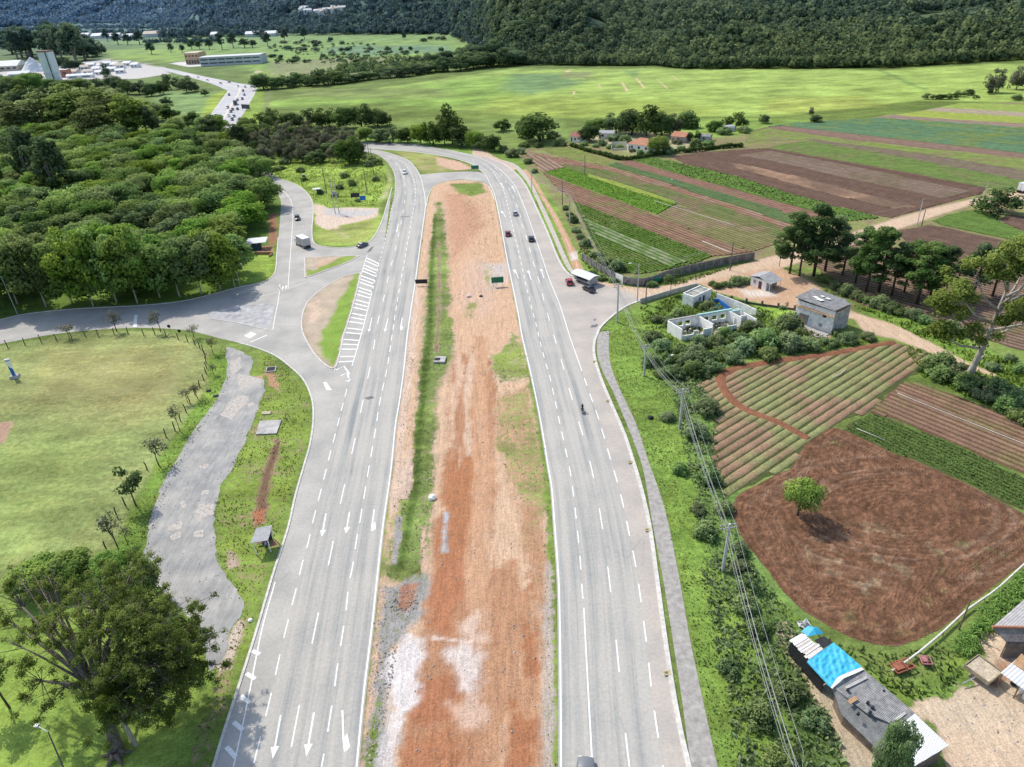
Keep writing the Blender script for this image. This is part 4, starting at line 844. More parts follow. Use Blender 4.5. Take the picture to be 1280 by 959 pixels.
field('brown beds at the north corner by the highway', [(655, 191), (690, 200), (700, 205.5), (705, 210), (690, 213.5), (678, 216), (665, 203)], [(655, 191), (690, 213)], 2.4, (.37, .26, .18), (.20, .12, .08), None, h=.2)
field('red earth strip', [(660, 189), (700, 197.5), (762, 209), (825, 227), (920, 258), (1000, 284), (992, 289), (920, 264.5), (825, 232.5), (762, 213.5), (700, 205)], D_A, 1.8, (.34, .19, .125), (.22, .12, .075), (.40, .27, .19), .4, h=.12)
field('green grassy corner below the farm hedge', [(675, 186), (715, 184), (745, 195), (772, 203), (762, 208), (700, 196.5)], D_A, 2.0, (.24, .31, .08), (.2, .24, .07), (.3, .3, .1), .4, h=.15)
field('dark green strip', [(760, 207), (771, 203.5), (845, 226), (920, 247), (1000, 272), (1012, 276), (992, 281), (920, 257), (845, 233)], D_A, 1.4, (.125, .215, .085), (.12, .15, .06), (.17, .23, .08), .4, h=.3)
field('reddish ploughed strip', [(772, 203), (788, 200.5), (845, 217.5), (920, 237), (1004, 261), (1050, 274), (1012, 276), (1000, 272), (920, 247), (845, 226)], D_A, 1.7, (.325, .185, .13), (.21, .115, .08), (.28, .2, .12), .3, h=.13)
A7 = [(790, 200), (812, 196.5), (845, 204), (920, 221), (976, 239), (1041, 258), (1100, 273), (1060, 277), (1004, 261), (920, 237), (845, 217.5)]
field('broad bright green vegetable strip', A7, D_A, 1.4, (.17, .30, .06), (.12, .19, .05), (.22, .33, .07), .4, h=.35)
crop_plants('vegetable_leaves', 'bushy green leaves on the broad vegetable strip', A7, D_A, 1.4, 6, .75, .5, tlo=.2, thi=.95, cap=22000)
field('dark brown ploughed strip', [(838, 196), (880, 190), (960, 185), (1072, 205), (1235, 235), (1225, 243), (1159, 260), (1114, 273), (1041, 258), (976, 239), (920, 221), (860, 206)], [(960, 186), (1235, 235)], 1.5, (.20, .125, .09), (.14, .085, .06), None, h=.13)
field('light brown fallow strip', [(920, 195), (962, 189), (1072, 210), (1215, 240), (1180, 249), (1060, 223), (960, 201)], [(960, 189), (1215, 240)], 1.7, (.27, .195, .145), (.19, .135, .095), (.22, .17, .1), .3, h=.1, z=.16)
field('orange earth strip', [(915, 205), (925, 205.5), (1000, 222), (1060, 238), (1130, 256), (1146, 260), (1120, 262), (1040, 244), (980, 227), (920, 211)], [(925, 206), (1130, 256)], 1.1, (.44, .28, .18), (.24, .15, .1), (.25, .165, .115), .5, h=.16, z=.15, nsc=11, rough=2.0)
def chain(lo_, up_): return lo_+up_[::-1]
b_c0 = [(960, 185), (1072, 204.5), (1110, 211), (1235, 235), (1280, 239), (1345, 250)]
b_c1 = [(975, 181), (1010, 176), (1135, 198), (1280, 226), (1345, 238)]
b_d1 = [(1018, 174.5), (1160, 193), (1280, 213), (1345, 223)]
b_e1 = [(940, 164), (960, 160.5), (1060, 175), (1160, 186), (1280, 198), (1345, 206)]
b_f1 = [(955, 159.5), (980, 157.5), (1110, 172.5), (1280, 192), (1345, 199)]
b_g1 = [(975, 156), (997, 153.5), (1100, 147.5), (1185, 153), (1280, 160), (1345, 165)]
b_h1 = [(1088, 148), (1112, 143.5), (1185, 149), (1280, 154.5), (1345, 158)]
b_i1 = [(1130, 142), (1156, 138.5), (1280, 146.5), (1345, 150)]
b_j1 = [(1150, 139), (1176, 134.5), (1280, 140.5), (1345, 143)]
b_k1 = [(1170, 135), (1200, 129), (1280, 131), (1345, 133)]
D_B = [(980, 158), (1280, 192)]
field('green strip above the dark ploughland', chain(b_c0, b_c1), D_B, 1.8, (.19, .29, .07), (.16, .19, .06), (.24, .25, .1), .4, h=.15, step=3)
field('dull purple brown strip', chain(b_c1, b_d1), D_B, 2.0, (.25, .195, .135), (.19, .14, .1), (.24, .25, .1), .3, h=.1, step=3)
field('yellow green strip', [(930, 180), (960, 176)]+chain(b_d1[::1], b_e1), D_B, 2.0, (.27, .345, .085), (.22, .26, .08), (.3, .26, .13), .35, h=.12, step=3)
field('narrow bare brown strip', chain(b_e1, b_f1), D_B, 2.0, (.30, .20, .145), (.24, .15, .11), None, h=.1, step=3)
field('blue green brassica strip', chain(b_f1, b_g1), D_B, 2.2, (.15, .275, .14), (.14, .2, .09), (.24, .31, .09), .3, h=.25, step=3)
field('pinkish bare strip', chain(b_g1, b_h1), D_B, 2.2, (.36, .265, .19), (.3, .21, .15), None, h=.1, step=3)
field('yellowish strip near the meadow', chain(b_h1, b_i1), D_B, 2.2, (.40, .47, .09), (.34, .4, .09), None, h=.1, step=3)
field('pale pink fallow strip near the meadow', chain(b_i1, b_j1), D_B, 2.2, (.48, .39, .27), (.4, .33, .2), None, h=.08, step=3)
field('topmost light green strip', chain(b_j1, b_k1), D_B, 2.2, (.36, .45, .10), (.3, .39, .1), None, h=.1, step=3)
# ------------------------------------------------------------------ vegetation
L_WOOD = mat_leaf('leaf_wood', (.055, .11, .026), (.135, .24, .05), (.285, .405, .10), .42, .016)
L_DARK = mat_leaf('leaf_dark', (.04, .075, .025), (.10, .165, .05), (.20, .275, .09), .32, .012)
L_PINE = mat_leaf('leaf_pine', (.05, .10, .035), (.12, .205, .065), (.22, .32, .11), .4, .01)
L_EUCA = mat_leaf('leaf_eucalypt', (.09, .13, .032), (.225, .29, .075), (.37, .44, .13), .45, .01)
L_GREY = mat_leaf('leaf_greyish', (.07, .085, .045), (.16, .175, .095), (.27, .27, .16), .35, .015)
L_LIME = mat_leaf('leaf_lime', (.09, .18, .025), (.22, .38, .05), (.36, .52, .09), .42, .01)
L_BUSH = mat_leaf('leaf_bush', (.155, .235, .09), (.26, .37, .14), (.39, .49, .21), .5, .02)
L_GRASS = mat_leaf('grass_blade', (.14, .225, .045), (.235, .35, .075), (.35, .46, .12), .35, .0, .12)
L_WEED = mat_leaf('weed_blade', (.14, .215, .065), (.22, .325, .10), (.33, .43, .16), .42, .0, .15)
L_MEADOW = mat_leaf('meadow_blade', (.20, .27, .07), (.25, .33, .09), (.33, .42, .13), .35, .0)
L_OLIVE = mat_leaf('grass_olive', (.11, .15, .045), (.20, .26, .075), (.33, .36, .13), .35, .0, .12)
B_DARK = mat_bark('bark_dark', (.06, .045, .035), (.14, .11, .085))
B_PALE = mat_bark('bark_pale', (.30, .25, .20), (.55, .49, .42))
B_GREY = mat_bark('bark_grey', (.16, .14, .12), (.30, .27, .23))
def clump_cloud(clumps, nleaf, leaf, up_bias=.35, inner=.12, flat=.75, tb=0.0, jit=0.0):
    """leaves on the shells of many small clumps: (centre, radius) list"""
    Cn = np.array([c for c, r in clumps]); Rr = np.array([r for c, r in clumps])
    pr = Rr**2; pr /= pr.sum(); k = RS.choice(len(Rr), nleaf, p=pr)
    d = RS.normal(size=(nleaf, 3)); d[:, 2] += up_bias; d /= np.linalg.norm(d, axis=1)[:, None]
    rad = np.where(RS.rand(nleaf) < inner, RS.rand(nleaf)*.8, .75+.32*RS.rand(nleaf))
    off = d*rad[:, None]*Rr[k][:, None]; off[:, 2] *= flat
    C = Cn[k]+off+(RS.normal(size=off.shape)*jit if jit else 0)
    N = d+RS.normal(size=(nleaf, 3))*.55+np.array((0, 0, .25))
    ct = RS.rand(len(Rr))*.45
    zt = (C[:, 2]-C[:, 2].min())/(np.ptp(C[:, 2])+1e-6)
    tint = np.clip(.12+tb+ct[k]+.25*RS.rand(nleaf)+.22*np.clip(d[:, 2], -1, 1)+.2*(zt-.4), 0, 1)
    R_ = leaf_quads(C, N, leaf*(.6+.8*RS.rand(nleaf)), tint, .7)
    cen = np.array((Cn[:, 0].mean(), Cn[:, 1].mean(), Cn[:, 2].min())); o_ = C-cen; o_ /= np.linalg.norm(o_, axis=1)[:, None]+1e-9
    LASTN[0] = np.repeat(d*.75+o_*.45+np.array((0, 0, .25)), 4, axis=0)
    return R_
def dome_clumps(rng, rx, rz, zc, n, rc, wob=.18, low=.2):
    out = []
    for i in range(n):
        while True:
            v = Vector((rng.gauss(0, 1), rng.gauss(0, 1), rng.gauss(low, .9)))
            if v.length > .2 and v.normalized().z > -.75: break
        v.normalize(); k = rng.uniform(.55, 1.0)*(1+rng.uniform(-wob, wob))
        out.append(((v.x*rx*k, v.y*rx*k, zc+v.z*rz*k), rc*rng.uniform(.65, 1.35)))
    return out
def limbs(mb, rng, h, r, tips, fork=.45, n=8, lean=(0, 0)):
    """a trunk that tapers and splits towards the clump centres"""
    top = Vector((lean[0], lean[1], h*fork)); pts = [Vector((0, 0, -.15)), Vector((lean[0]*.25+rng.uniform(-.05, .05)*h*.3, lean[1]*.3, h*fork*.4)), top]
    mb.tube(pts, [r*1.25, r, r*.78], n)
    for t in tips:
        t = Vector(t); m = top.lerp(t, .5)+Vector((rng.uniform(-.06, .06), rng.uniform(-.06, .06), rng.uniform(-.02, .06)))*h
        mb.tube([top-(top-pts[1])*rng.uniform(0, .35), m, t], [r*.5, r*.3, r*.09], 6)
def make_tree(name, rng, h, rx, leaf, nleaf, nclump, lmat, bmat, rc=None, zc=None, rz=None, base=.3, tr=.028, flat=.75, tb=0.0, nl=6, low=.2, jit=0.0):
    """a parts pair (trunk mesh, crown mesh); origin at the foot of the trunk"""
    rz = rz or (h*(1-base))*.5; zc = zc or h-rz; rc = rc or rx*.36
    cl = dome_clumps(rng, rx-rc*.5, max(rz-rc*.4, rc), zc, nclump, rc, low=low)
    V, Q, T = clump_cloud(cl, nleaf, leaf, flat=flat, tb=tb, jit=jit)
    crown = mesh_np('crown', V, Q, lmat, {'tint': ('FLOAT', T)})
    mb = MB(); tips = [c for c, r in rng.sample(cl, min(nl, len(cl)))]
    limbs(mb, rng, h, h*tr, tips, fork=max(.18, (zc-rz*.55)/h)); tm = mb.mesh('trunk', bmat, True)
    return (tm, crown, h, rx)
def put_tree(name, proto, x, y, s, label, cat, group, sx=None, rz=None, z=None, parts=True):
    tm, cm, h, rx = proto; z = float(hill(x, y)) if z is None else z
    rz = rnd.uniform(0, 6.28) if rz is None else rz
    root = empty(name, (x, y, z), rz, label, cat, group)
    root.scale = (sx or s, sx or s, s)
    link('trunk', tm, root); link('crown', cm, root); return root
rg = random.Random(5)
P_WOOD = [make_tree('wood', rg, 10, rx, .58, 5200, 48, L_WOOD, B_GREY, rc=rc, base=.0, tb=tb, low=.15, flat=.75, jit=.22) for rx, rc, tb in ((5.2, 1.7, .17), (4.6, 1.5, .08), (5.6, 1.9, .22), (4.9, 1.45, .1), (5.3, 1.6, .16))]
P_ROW = [make_tree('row', rg, 10, rx, .48, 5200, 50, L_WOOD, B_PALE, rc=1.3, base=.04, tr=.012, tb=.18, low=.0) for rx in (4.3, 4.7)]
P_DARK = [make_tree('dark', rg, 10, rx, .70, 2400, 34, L_DARK, B_DARK, rc=1.7, base=-.1, low=-.15) for rx in (5.4, 4.6, 6.0)]
P_GREY = [make_tree('grey', rg, 8, rx, .5, 2200, 30, L_GREY, B_GREY, rc=1.2, base=-.05, flat=.9, low=-.1) for rx in (4.0, 4.6)]
P_TALL = [make_tree('tall', rg, 16, rx, .85, 2400, 32, L_EUCA if k else L_DARK, B_GREY, rc=1.8, base=.1, tb=-.05) for k, rx in ((0, 5.0), (1, 5.5), (0, 4.4))]
P_BUSH = [make_tree('bush', rg, 1.7, rx, .26, 1700, 36, L_BUSH, B_DARK, rc=.33, base=.0, zc=.5, rz=.95, tr=.02, low=.3, jit=.12) for rx in (1.5, 1.8, 1.3)]
P_SAPL = [make_tree('sapling', rg, 3.4, rx, .22, n, 14, L_DARK if k else L_GREY, B_DARK, rc=.5, base=.38, tr=.016, tb=.25) for k, rx, n in ((0, 1.1, 240), (1, 1.4, 620), (0, 1.3, 330))]
P_LIME = [make_tree('lime', rg, 4.6, 2.6, .26, 4200, 30, L_LIME, B_DARK, rc=.85, base=.18, tr=.03)]
def tree_px(name, px, pyb, pyt, wpx, protos, label, cat='tree', group=None, k=None):
    b = G(px, pyb); h = TOP(px, pyb, pyt); p = protos[k if k is not None else rnd.randrange(len(protos))]
    s = h/p[2]; sx = wpx*.5*MPP(px, pyb)/p[3]
    return put_tree(name, p, b[0], b[1], s, label, cat, group, sx=sx)
def scatter(poly, d, n=100000, seed=1):
    """dart throwing in a polygon (metres)"""
    r = random.Random(seed); P = np.asarray(poly); lo, hi = P.min(0), P.max(0); cell = {}; out = []; miss = 0
    cand = np.stack([np.array([r.uniform(lo[0], hi[0]) for _ in range(30000)]), np.array([r.uniform(lo[1], hi[1]) for _ in range(30000)])], 1)
    cand = cand[inside(P, cand[:, 0], cand[:, 1])]
    for q in cand:
        i, j = int(q[0]//d), int(q[1]//d)
        if all((q[0]-p[0])**2+(q[1]-p[1])**2 >= d*d for a in (-1, 0, 1) for b in (-1, 0, 1) for p in cell.get((i+a, j+b), ())):
            cell.setdefault((i, j), []).append(q); out.append(q)
            if len(out) >= n: break
    return out
# the wood on the west side
W1 = GP([(-50, 376), (60, 374), (170, 367), (255, 352), (283, 332), (296, 300), (334, 264), (338, 245), (326, 214), (300, 196), (200, 176), (60, 160), (-40, 152)])
front = [(22, 380, 292), (58, 384, 286), (90, 378, 290), (117, 383, 288), (146, 378, 290), (172, 379, 288), (200, 372, 292), (225, 371, 294), (252, 368, 288), (276, 362, 290), (-14, 388, 300), (290, 345, 292)]
for i, (a, b, c_) in enumerate(front):
    tree_px('wood_edge_tree', a, b, c_, 66, P_ROW, 'pale trunked tree in the front row of the wood, beside the curved side road', 'tree', 'front row of the wood')
fp = np.array([G2(a, b) for a, b, c_ in front])
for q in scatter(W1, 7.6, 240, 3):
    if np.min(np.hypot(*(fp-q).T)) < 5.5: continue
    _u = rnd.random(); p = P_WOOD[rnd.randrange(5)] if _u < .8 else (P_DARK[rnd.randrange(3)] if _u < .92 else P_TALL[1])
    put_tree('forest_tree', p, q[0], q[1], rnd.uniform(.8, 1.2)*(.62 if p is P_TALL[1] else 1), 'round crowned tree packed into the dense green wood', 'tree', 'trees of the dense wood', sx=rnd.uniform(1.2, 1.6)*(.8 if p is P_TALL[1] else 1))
W2 = GP([(-60, 152), (60, 160), (200, 176), (300, 196), (318, 200), (330, 168), (258, 163), (200, 150), (120, 130), (0, 128), (-60, 130)])
for q in scatter(W2, 11.5, 60, 4):
    p = P_TALL[rnd.randrange(3)] if rnd.random() < .55 else P_WOOD[rnd.randrange(5)]
    put_tree('tall_forest_tree', p, q[0], q[1], rnd.uniform(.75, 1.1) if p in P_TALL else rnd.uniform(1.0, 1.3), 'tall olive tree at the back of the wood', 'tree', 'tall trees at the back of the wood', sx=rnd.uniform(1.0, 1.35))
for a, b, c_, d_ in ((60, 168, 118, 60), (100, 165, 108, 66), (140, 168, 112, 64), (170, 172, 120, 50), (30, 172, 128, 50), (45, 240, 160, 44), (75, 252, 172, 46), (125, 178, 128, 50)):
    tree_px('tall_forest_tree', a, b, c_, d_, P_TALL, 'tall olive tree at the back of the wood', 'tree', 'tall trees at the back of the wood', k=1 if b < 180 else 0)
W3 = GP([(326, 206), (345, 203), (400, 207), (452, 203), (455, 186), (430, 176), (330, 168), (312, 185)])
for q in scatter(W3, 6.2, 62, 6):
    p = P_GREY[rnd.randrange(2)] if rnd.random() < .75 else P_DARK[rnd.randrange(3)]
    put_tree('scrub_tree', p, q[0], q[1], rnd.uniform(.9, 1.35) if p in P_GREY else rnd.uniform(.6, .8), 'greyish scrub tree in the thicket behind the bright grass', 'tree', 'grey scrub thicket', sx=rnd.uniform(.8, 1.1))
tree_px('thicket_tree', 437, 205, 168, 36, P_DARK, 'rounded dark green tree at the highway end of the grey thicket', k=0)
# hedgerow trees beyond the highway
for i, (a, b, c_, d_) in enumerate([(327, 163, 141, 26), (345, 161, 138, 30), (365, 161, 139, 28), (387, 160, 136, 30), (408, 160, 134, 30), (430, 160, 131, 30), (452, 159, 128, 34), (472, 158, 133, 30), (484, 157, 141, 20)]):
    tree_px('hedgerow_tree', a, b, c_, d_, P_DARK, 'dark round tree in the belt at the edge of the long meadow', 'tree', 'tree belt at the meadow edge')
for i, (a, b, c_, d_) in enumerate([(458, 177, 158, 24), (475, 178, 159, 24), (492, 179, 159, 24), (510, 179, 158, 24), (526, 180, 154, 26), (542, 181, 149, 26), (556, 181, 152, 22), (577, 184, 154, 32), (594, 185, 163, 24), (606, 187, 168, 20), (618, 189, 166, 24)]):
    tree_px('roadside_tree', a, b, c_, d_, P_DARK if i % 4 else P_WOOD, 'dark bushy tree in the row along the far bend of the highway', 'tree', 'tree row at the highway bend')
for a, b, c_, d_, lab, pr, k in [(566, 180, 130, 38, 'tallest wide crowned tree in the row at the highway bend', P_DARK, 2), (627, 164, 148, 24, 'single dark bush tree between the meadow and the fields', P_DARK, 0), (675, 177, 137, 54, 'big dark round tree beside the red roofed farm', P_DARK, 1), (652, 172, 146, 20, 'small dark tree leaning against the big round farm tree', P_DARK, 0),
        (770, 166, 140, 34, 'dark tree on the highway side of the farm grove', P_DARK, 0), (790, 168, 133, 38, 'tallest tree of the farm grove', P_DARK, 1), (808, 170, 130, 42, 'dense middle tree of the farm grove behind the orange roof', P_DARK, 2), (827, 170, 136, 36, 'dark tree on the field side of the farm grove', P_DARK, 0), (841, 168, 141, 26, 'greyish tree at the end of the farm grove', P_GREY, 0), (746, 164, 148, 28, 'pale tree at the near end of the farm grove', P_WOOD, 1),
        (737, 176, 154, 30, 'tree over the small maroon roof', P_DARK, 1), (822, 193, 170, 28, 'bright round tree beside the orange roofed farmhouse', P_WOOD, 2), (856, 158, 146, 28, 'bush tree behind the farm in the open grass', P_DARK, 0), (893, 164, 149, 22, 'left hand tree of the pair with pale shed by the strips', P_DARK, 1), (919, 162, 140, 28, 'taller tree of the pair with pale shed by the strips', P_DARK, 2), (955, 154, 142, 15, 'lone round bush tree on the meadow edge', P_DARK, 0),
        (1021, 153, 143, 17, 'lone square bush beside the farm strips', P_DARK, 1), (1014, 144, 133, 8, 'small bare shrub above the lone square bush', P_GREY, 0), (862, 177, 164, 13, 'small dark tree beside the far red roof', P_DARK, 1), (872, 176, 163, 9, 'thin tree beside the far red roof', P_DARK, 0), (1247, 268, 236, 52, 'large rounded bush by the dirt road and white truck', P_DARK, 2), (1215, 285, 0, 0, None, None, 0)]:
    if lab:
        if d_: tree_px('farm_tree' if 730 < a < 880 else 'field_tree', a, b, c_, d_, pr, lab, k=k)
# meadow-edge trees at the right
for a, b, c_, d_, lab in [(1240, 116, 84, 26, 'leaning thin crowned tree on the bright meadow'), (1270, 112, 80, 24, 'second thin crowned tree at the meadow edge'), (1284, 111, 85, 20, 'thin tree cut by the edge of the view on the meadow')]:
    tree_px('meadow_tree', a, b, c_, d_, [P_GREY[0]], lab)
for i, (a, b, c_, d_) in enumerate([(1160, 124, 116, 14), (1175, 124, 117, 14), (1187, 124, 116, 16), (1200, 121, 113, 16), (1210, 119, 111, 14), (1220, 124, 119, 8), (1236, 118, 109, 8), (1270, 125, 118, 16)]):
    tree_px('meadow_bush', a, b, c_, d_, P_DARK, 'low bush in the clump on the bright meadow', 'bush', 'bushes on the bright meadow')
# belt between the meadows
bl = []
for a, b, c_, d_ in [(330, 112, 90, 20), (345, 111, 95, 18), (360, 110, 96, 18), (375, 107, 90, 18), (390, 107, 93, 16), (405, 107, 88, 22), (418, 105, 88, 20), (432, 104, 92, 18), (446, 102, 92, 18), (460, 100, 88, 18), (474, 98, 86, 18), (488, 97, 84, 20), (502, 96, 82, 20), (516, 94, 80, 20), (530, 92, 78, 22), (545, 90, 74, 22), (560, 89, 70, 24), (576, 88, 68, 24), (592, 86, 64, 26), (608, 84, 62, 26), (624, 83, 60, 26), (640, 82, 58, 26), (585, 78, 58, 22), (605, 74, 54, 24), (625, 72, 50, 26), (645, 72, 50, 26), (560, 78, 62, 20), (540, 82, 66, 20)]:
    tree_px('belt_tree', a, b, c_, d_*1.5, P_DARK, 'dark tree in the belt between the two meadows', 'tree', 'tree belt between the meadows')
r2 = random.Random(9)
for i in range(46):
    cl_ = r2.choice([(400, 55), (432, 66), (505, 63), (560, 52), (350, 78), (450, 74), (370, 62)]); a = r2.gauss(cl_[0], 20); b = r2.gauss(cl_[1], 4)
    if b > 92-(a-330)*.06 or b < 46 or a < 325: continue
    tree_px('scrub_bush', a, b, b-r2.uniform(4, 7), r2.uniform(6, 13), P_DARK if i % 3 else P_GREY, 'small dark shrub scattered over the far meadow', 'bush', 'shrubs on the far meadow')
for a, b, c_, d_ in [(335, 58, 40, 10), (356, 52, 36, 10), (381, 50, 34, 9), (330, 52, 44, 8), (505, 50, 41, 6), (190, 68, 52, 12), (214, 66, 54, 8), (228, 66, 56, 8), (240, 62, 50, 10), (250, 62, 50, 10), (262, 62, 48, 10), (278, 62, 40, 12), (292, 60, 40, 12), (306, 60, 48, 14), (316, 60, 50, 12), (135, 52, 36, 10), (148, 56, 40, 12), (160, 56, 42, 12), (175, 56, 38, 14)]:
    tree_px('plain_tree', a, b, c_, d_, P_TALL, 'thin tree standing on the far green plain', 'tree', 'thin trees on the far plain', k=0)
# dark eucalypt grove beside the factory
for i in range(26):
    a = r2.uniform(-25, 112); b = 78+r2.uniform(-12, 5)-(6 if a < 30 else 0); tall = 26 if a < 100 else 40
    tree_px('grove_tree', a, b, r2.uniform(tall, tall+14)+(6 if a < 40 else 0), r2.uniform(24, 34), P_TALL, 'tall dark tree in the grove beside the cement works', 'tree', 'dark grove by the cement works', k=0 if i % 3 else 2)
for a, b, c_, d_ in [(122, 70, 50, 16), (128, 68, 54, 12), (118, 72, 56, 14), (88, 88, 72, 20), (100, 86, 74, 16), (78, 84, 70, 16), (130, 86, 78, 8), (133, 96, 84, 12)]:
    tree_px('works_tree', a, b, c_, d_, P_DARK, 'small dark tree between the grove and the cement works', 'tree', 'small trees by the cement works')
for a, b, c_, d_ in [(175, 118, 100, 24), (190, 120, 102, 22), (205, 118, 100, 18), (214, 112, 92, 22), (234, 116, 94, 26), (244, 114, 102, 12), (160, 118, 98, 22), (150, 112, 96, 20), (142, 108, 92, 22), (120, 112, 98, 24), (100, 112, 98, 26), (80, 114, 100, 26), (60, 112, 98, 24), (40, 116, 90, 30), (20, 120, 94, 32), (0, 120, 92, 34), (45, 108, 90, 24), (-20, 120, 94, 30), (208, 131, 121, 18), (256, 120, 111, 10), (338, 148, 134, 10)]:
    tree_px('thicket_tree', a, b, c_, d_, P_DARK if a > 110 else P_WOOD, 'dark bushy tree between the wood and the distant highway', 'tree', 'thicket before the distant highway')
# far tree bands on the plain: one mass in the distance
def blob_mass(name, label, pts, mat, leafn=70, leaf=.16, nd=.8):
    """crowns of a far-off wood: pts of (x, y, radius, height)"""
    V, Q, T = [], [], []; off = 0
    n = len(pts); A = np.array(pts); zb = hill(A[:, 0], A[:, 1])
    d = RS.normal(size=(n, leafn, 3)); d[..., 2] = np.abs(d[..., 2])*.9+.05*RS.normal(size=(n, leafn)); d /= np.linalg.norm(d, axis=2)[..., None]
    lump = 1+.28*np.sin(d[..., 0]*5+A[:, None, 0])*np.cos(d[..., 1]*5+A[:, None, 1])
    rad = (.72+.32*RS.rand(n, leafn))*lump
    C = np.stack([A[:, None, 0]+d[..., 0]*A[:, None, 2]*rad, A[:, None, 1]+d[..., 1]*A[:, None, 2]*rad, zb[:, None]+A[:, None, 3]*(.35+.65*d[..., 2]*rad)], -1).reshape(-1, 3)
    N = (d+RS.normal(size=d.shape)*.4).reshape(-1, 3)
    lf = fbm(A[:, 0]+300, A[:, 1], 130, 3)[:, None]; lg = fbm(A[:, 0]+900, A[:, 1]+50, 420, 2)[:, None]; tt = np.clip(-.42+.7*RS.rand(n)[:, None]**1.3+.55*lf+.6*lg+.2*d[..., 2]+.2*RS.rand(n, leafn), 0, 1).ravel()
    V, Q, T = leaf_quads(C, N, np.repeat(A[:, 2], leafn)*leaf*3.2*(.7+.6*RS.rand(n*leafn)), tt, .8)
    LASTN[0] = np.repeat(d.reshape(-1, 3)*nd+np.array((0, 0, .45)), 4, axis=0)
    o = link(name, mesh_np(name, V, Q, mat, {'tint': ('FLOAT', T)})); return setp(o, label, kind='stuff')
L_HILL = mat_leaf('leaf_hill', (.035, .06, .028), (.11, .165, .06), (.23, .29, .10), .3, .0)
L_FAR = mat_leaf('leaf_far', (.025, .04, .03), (.05, .075, .045), (.10, .13, .07), .1, .0)  # far foliage colour set dark to carry the cloud shade over the hills
pts = []; r3 = random.Random(21)
def hr0(az): return float(np.interp(az, H_AZ, H_R0))
# near hillside on the right
az0, az1 = math.atan2(*G2(560, 60)), math.atan2(*G2(1345, 72))
k = 0
while k < 14000:
    az = r3.uniform(az0, az1); base = hr0(az); d = r3.random()**1.5*1000-4
    r = base+d; x, y = r*math.sin(az), r*math.cos(az); k += 1
    if d > 50 and az > .12 and fbm(np.array([x]), np.array([y]), 110, 3)[0] > .66: continue
    s = r3.uniform(2.4, 6.6)*(1+d/1500)*(.75 if d < 25 else 1); pts.append((x, y, s, s*r3.uniform(1.5, 2.2)))
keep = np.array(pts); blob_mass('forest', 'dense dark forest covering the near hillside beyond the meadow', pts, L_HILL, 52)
pts = []
for i in range(15000):
    az = r3.uniform(-.72, .3); rr_ = hr0(az); r = max(rr_, 1150 if az > .0 else rr_)+r3.random()**1.4*(2400 if az < 0 else 1300)-10
    s = r3.uniform(6, 12)*(r/1300)**.7; pts.append((r*math.sin(az), r*math.cos(az), s, s*r3.uniform(1.0, 1.4)))
blob_mass('far_forest', 'blue hazed forest on the distant hills', pts, L_FAR, 48, .13, .35)
# far plain tree lines: rows of trees seen as thin dark bands
pts = []
for (a0, b0_, a1, b1_, hh, n) in [(-40, 52, 140, 44, 14, 160), (120, 44, 330, 46, 14, 150), (130, 36, 340, 38, 16, 160), (0, 40, 140, 36, 16, 120), (130, 30, 320, 34, 18, 150), (200, 48, 300, 44, 16, 90), (330, 44, 560, 42, 14, 160), (235, 40, 275, 42, 26, 30), (-40, 34, 150, 30, 18, 120), (180, 56, 270, 54, 10, 40)]:
    for i in range(n):
        t = r3.random(); p = G2(a0+(a1-a0)*t, b0_+(b1_-b0_)*t+r3.uniform(-1, 1)); s = r3.uniform(.3, .6)*hh; pts.append((p[0], p[1], s, s*r3.uniform(1.4, 2.4)))
blob_mass('treeline', 'dark tree lines crossing the far plain', pts, L_FAR, 60, .17)
pts = []
for pp, n, s0 in (([(430, 84), (520, 74), (600, 60), (648, 52), (648, 80), (600, 84), (520, 92), (440, 100), (345, 110), (338, 104), (400, 94)], 620, 3.0), ([(330, 58), (420, 52), (470, 56), (450, 66), (380, 70), (340, 66)], 70, 2.0), ([(590, 46), (648, 40), (648, 62), (600, 66)], 150, 3.5), ([(400, 70), (470, 66), (520, 70), (460, 80), (400, 80)], 110, 2.0)):
    P = GP(pp); lo, hi = P.min(0), P.max(0); q = lo+(hi-lo)*RS.rand(n*6, 2); q = q[inside(P, q[:, 0], q[:, 1])]; f = fbm(q[:, 0], q[:, 1], 60, 3); q = q[f+.3*RS.rand(len(q)) > .55][:n]
    for a in q: s = s0*r3.uniform(.6, 1.5); pts.append((a[0], a[1], s, s*r3.uniform(1.0, 1.8)))
blob_mass('undergrowth', 'scrubby undergrowth spreading over the far meadow', pts, L_HILL, 44, .18)
# ---------------------------------------------------------------- single trees
b = G(997, 645); put_tree('field_tree', P_LIME[0], b[0], b[1], TOP(997, 645, 598)/4.6, 'lone bright green tree standing in the ploughed brown field', 'tree', None, sx=23*MPP(1003, 640)/2.6, rz=.4)
b = G(1103, 955); t_ = make_tree('b', rg, 5.5, 3.2, .24, 9000, 44, L_BUSH, B_DARK, rc=.8, base=.05, tb=-.05)
b = G(1101, 1000); put_tree('yard_tree', t_, b[0], b[1], TOP(1101, 1000, 903)/5.6, 'leafy dark green tree in front of the long shed', 'tree', None, sx=23*MPP(1103, 950)/3.0)
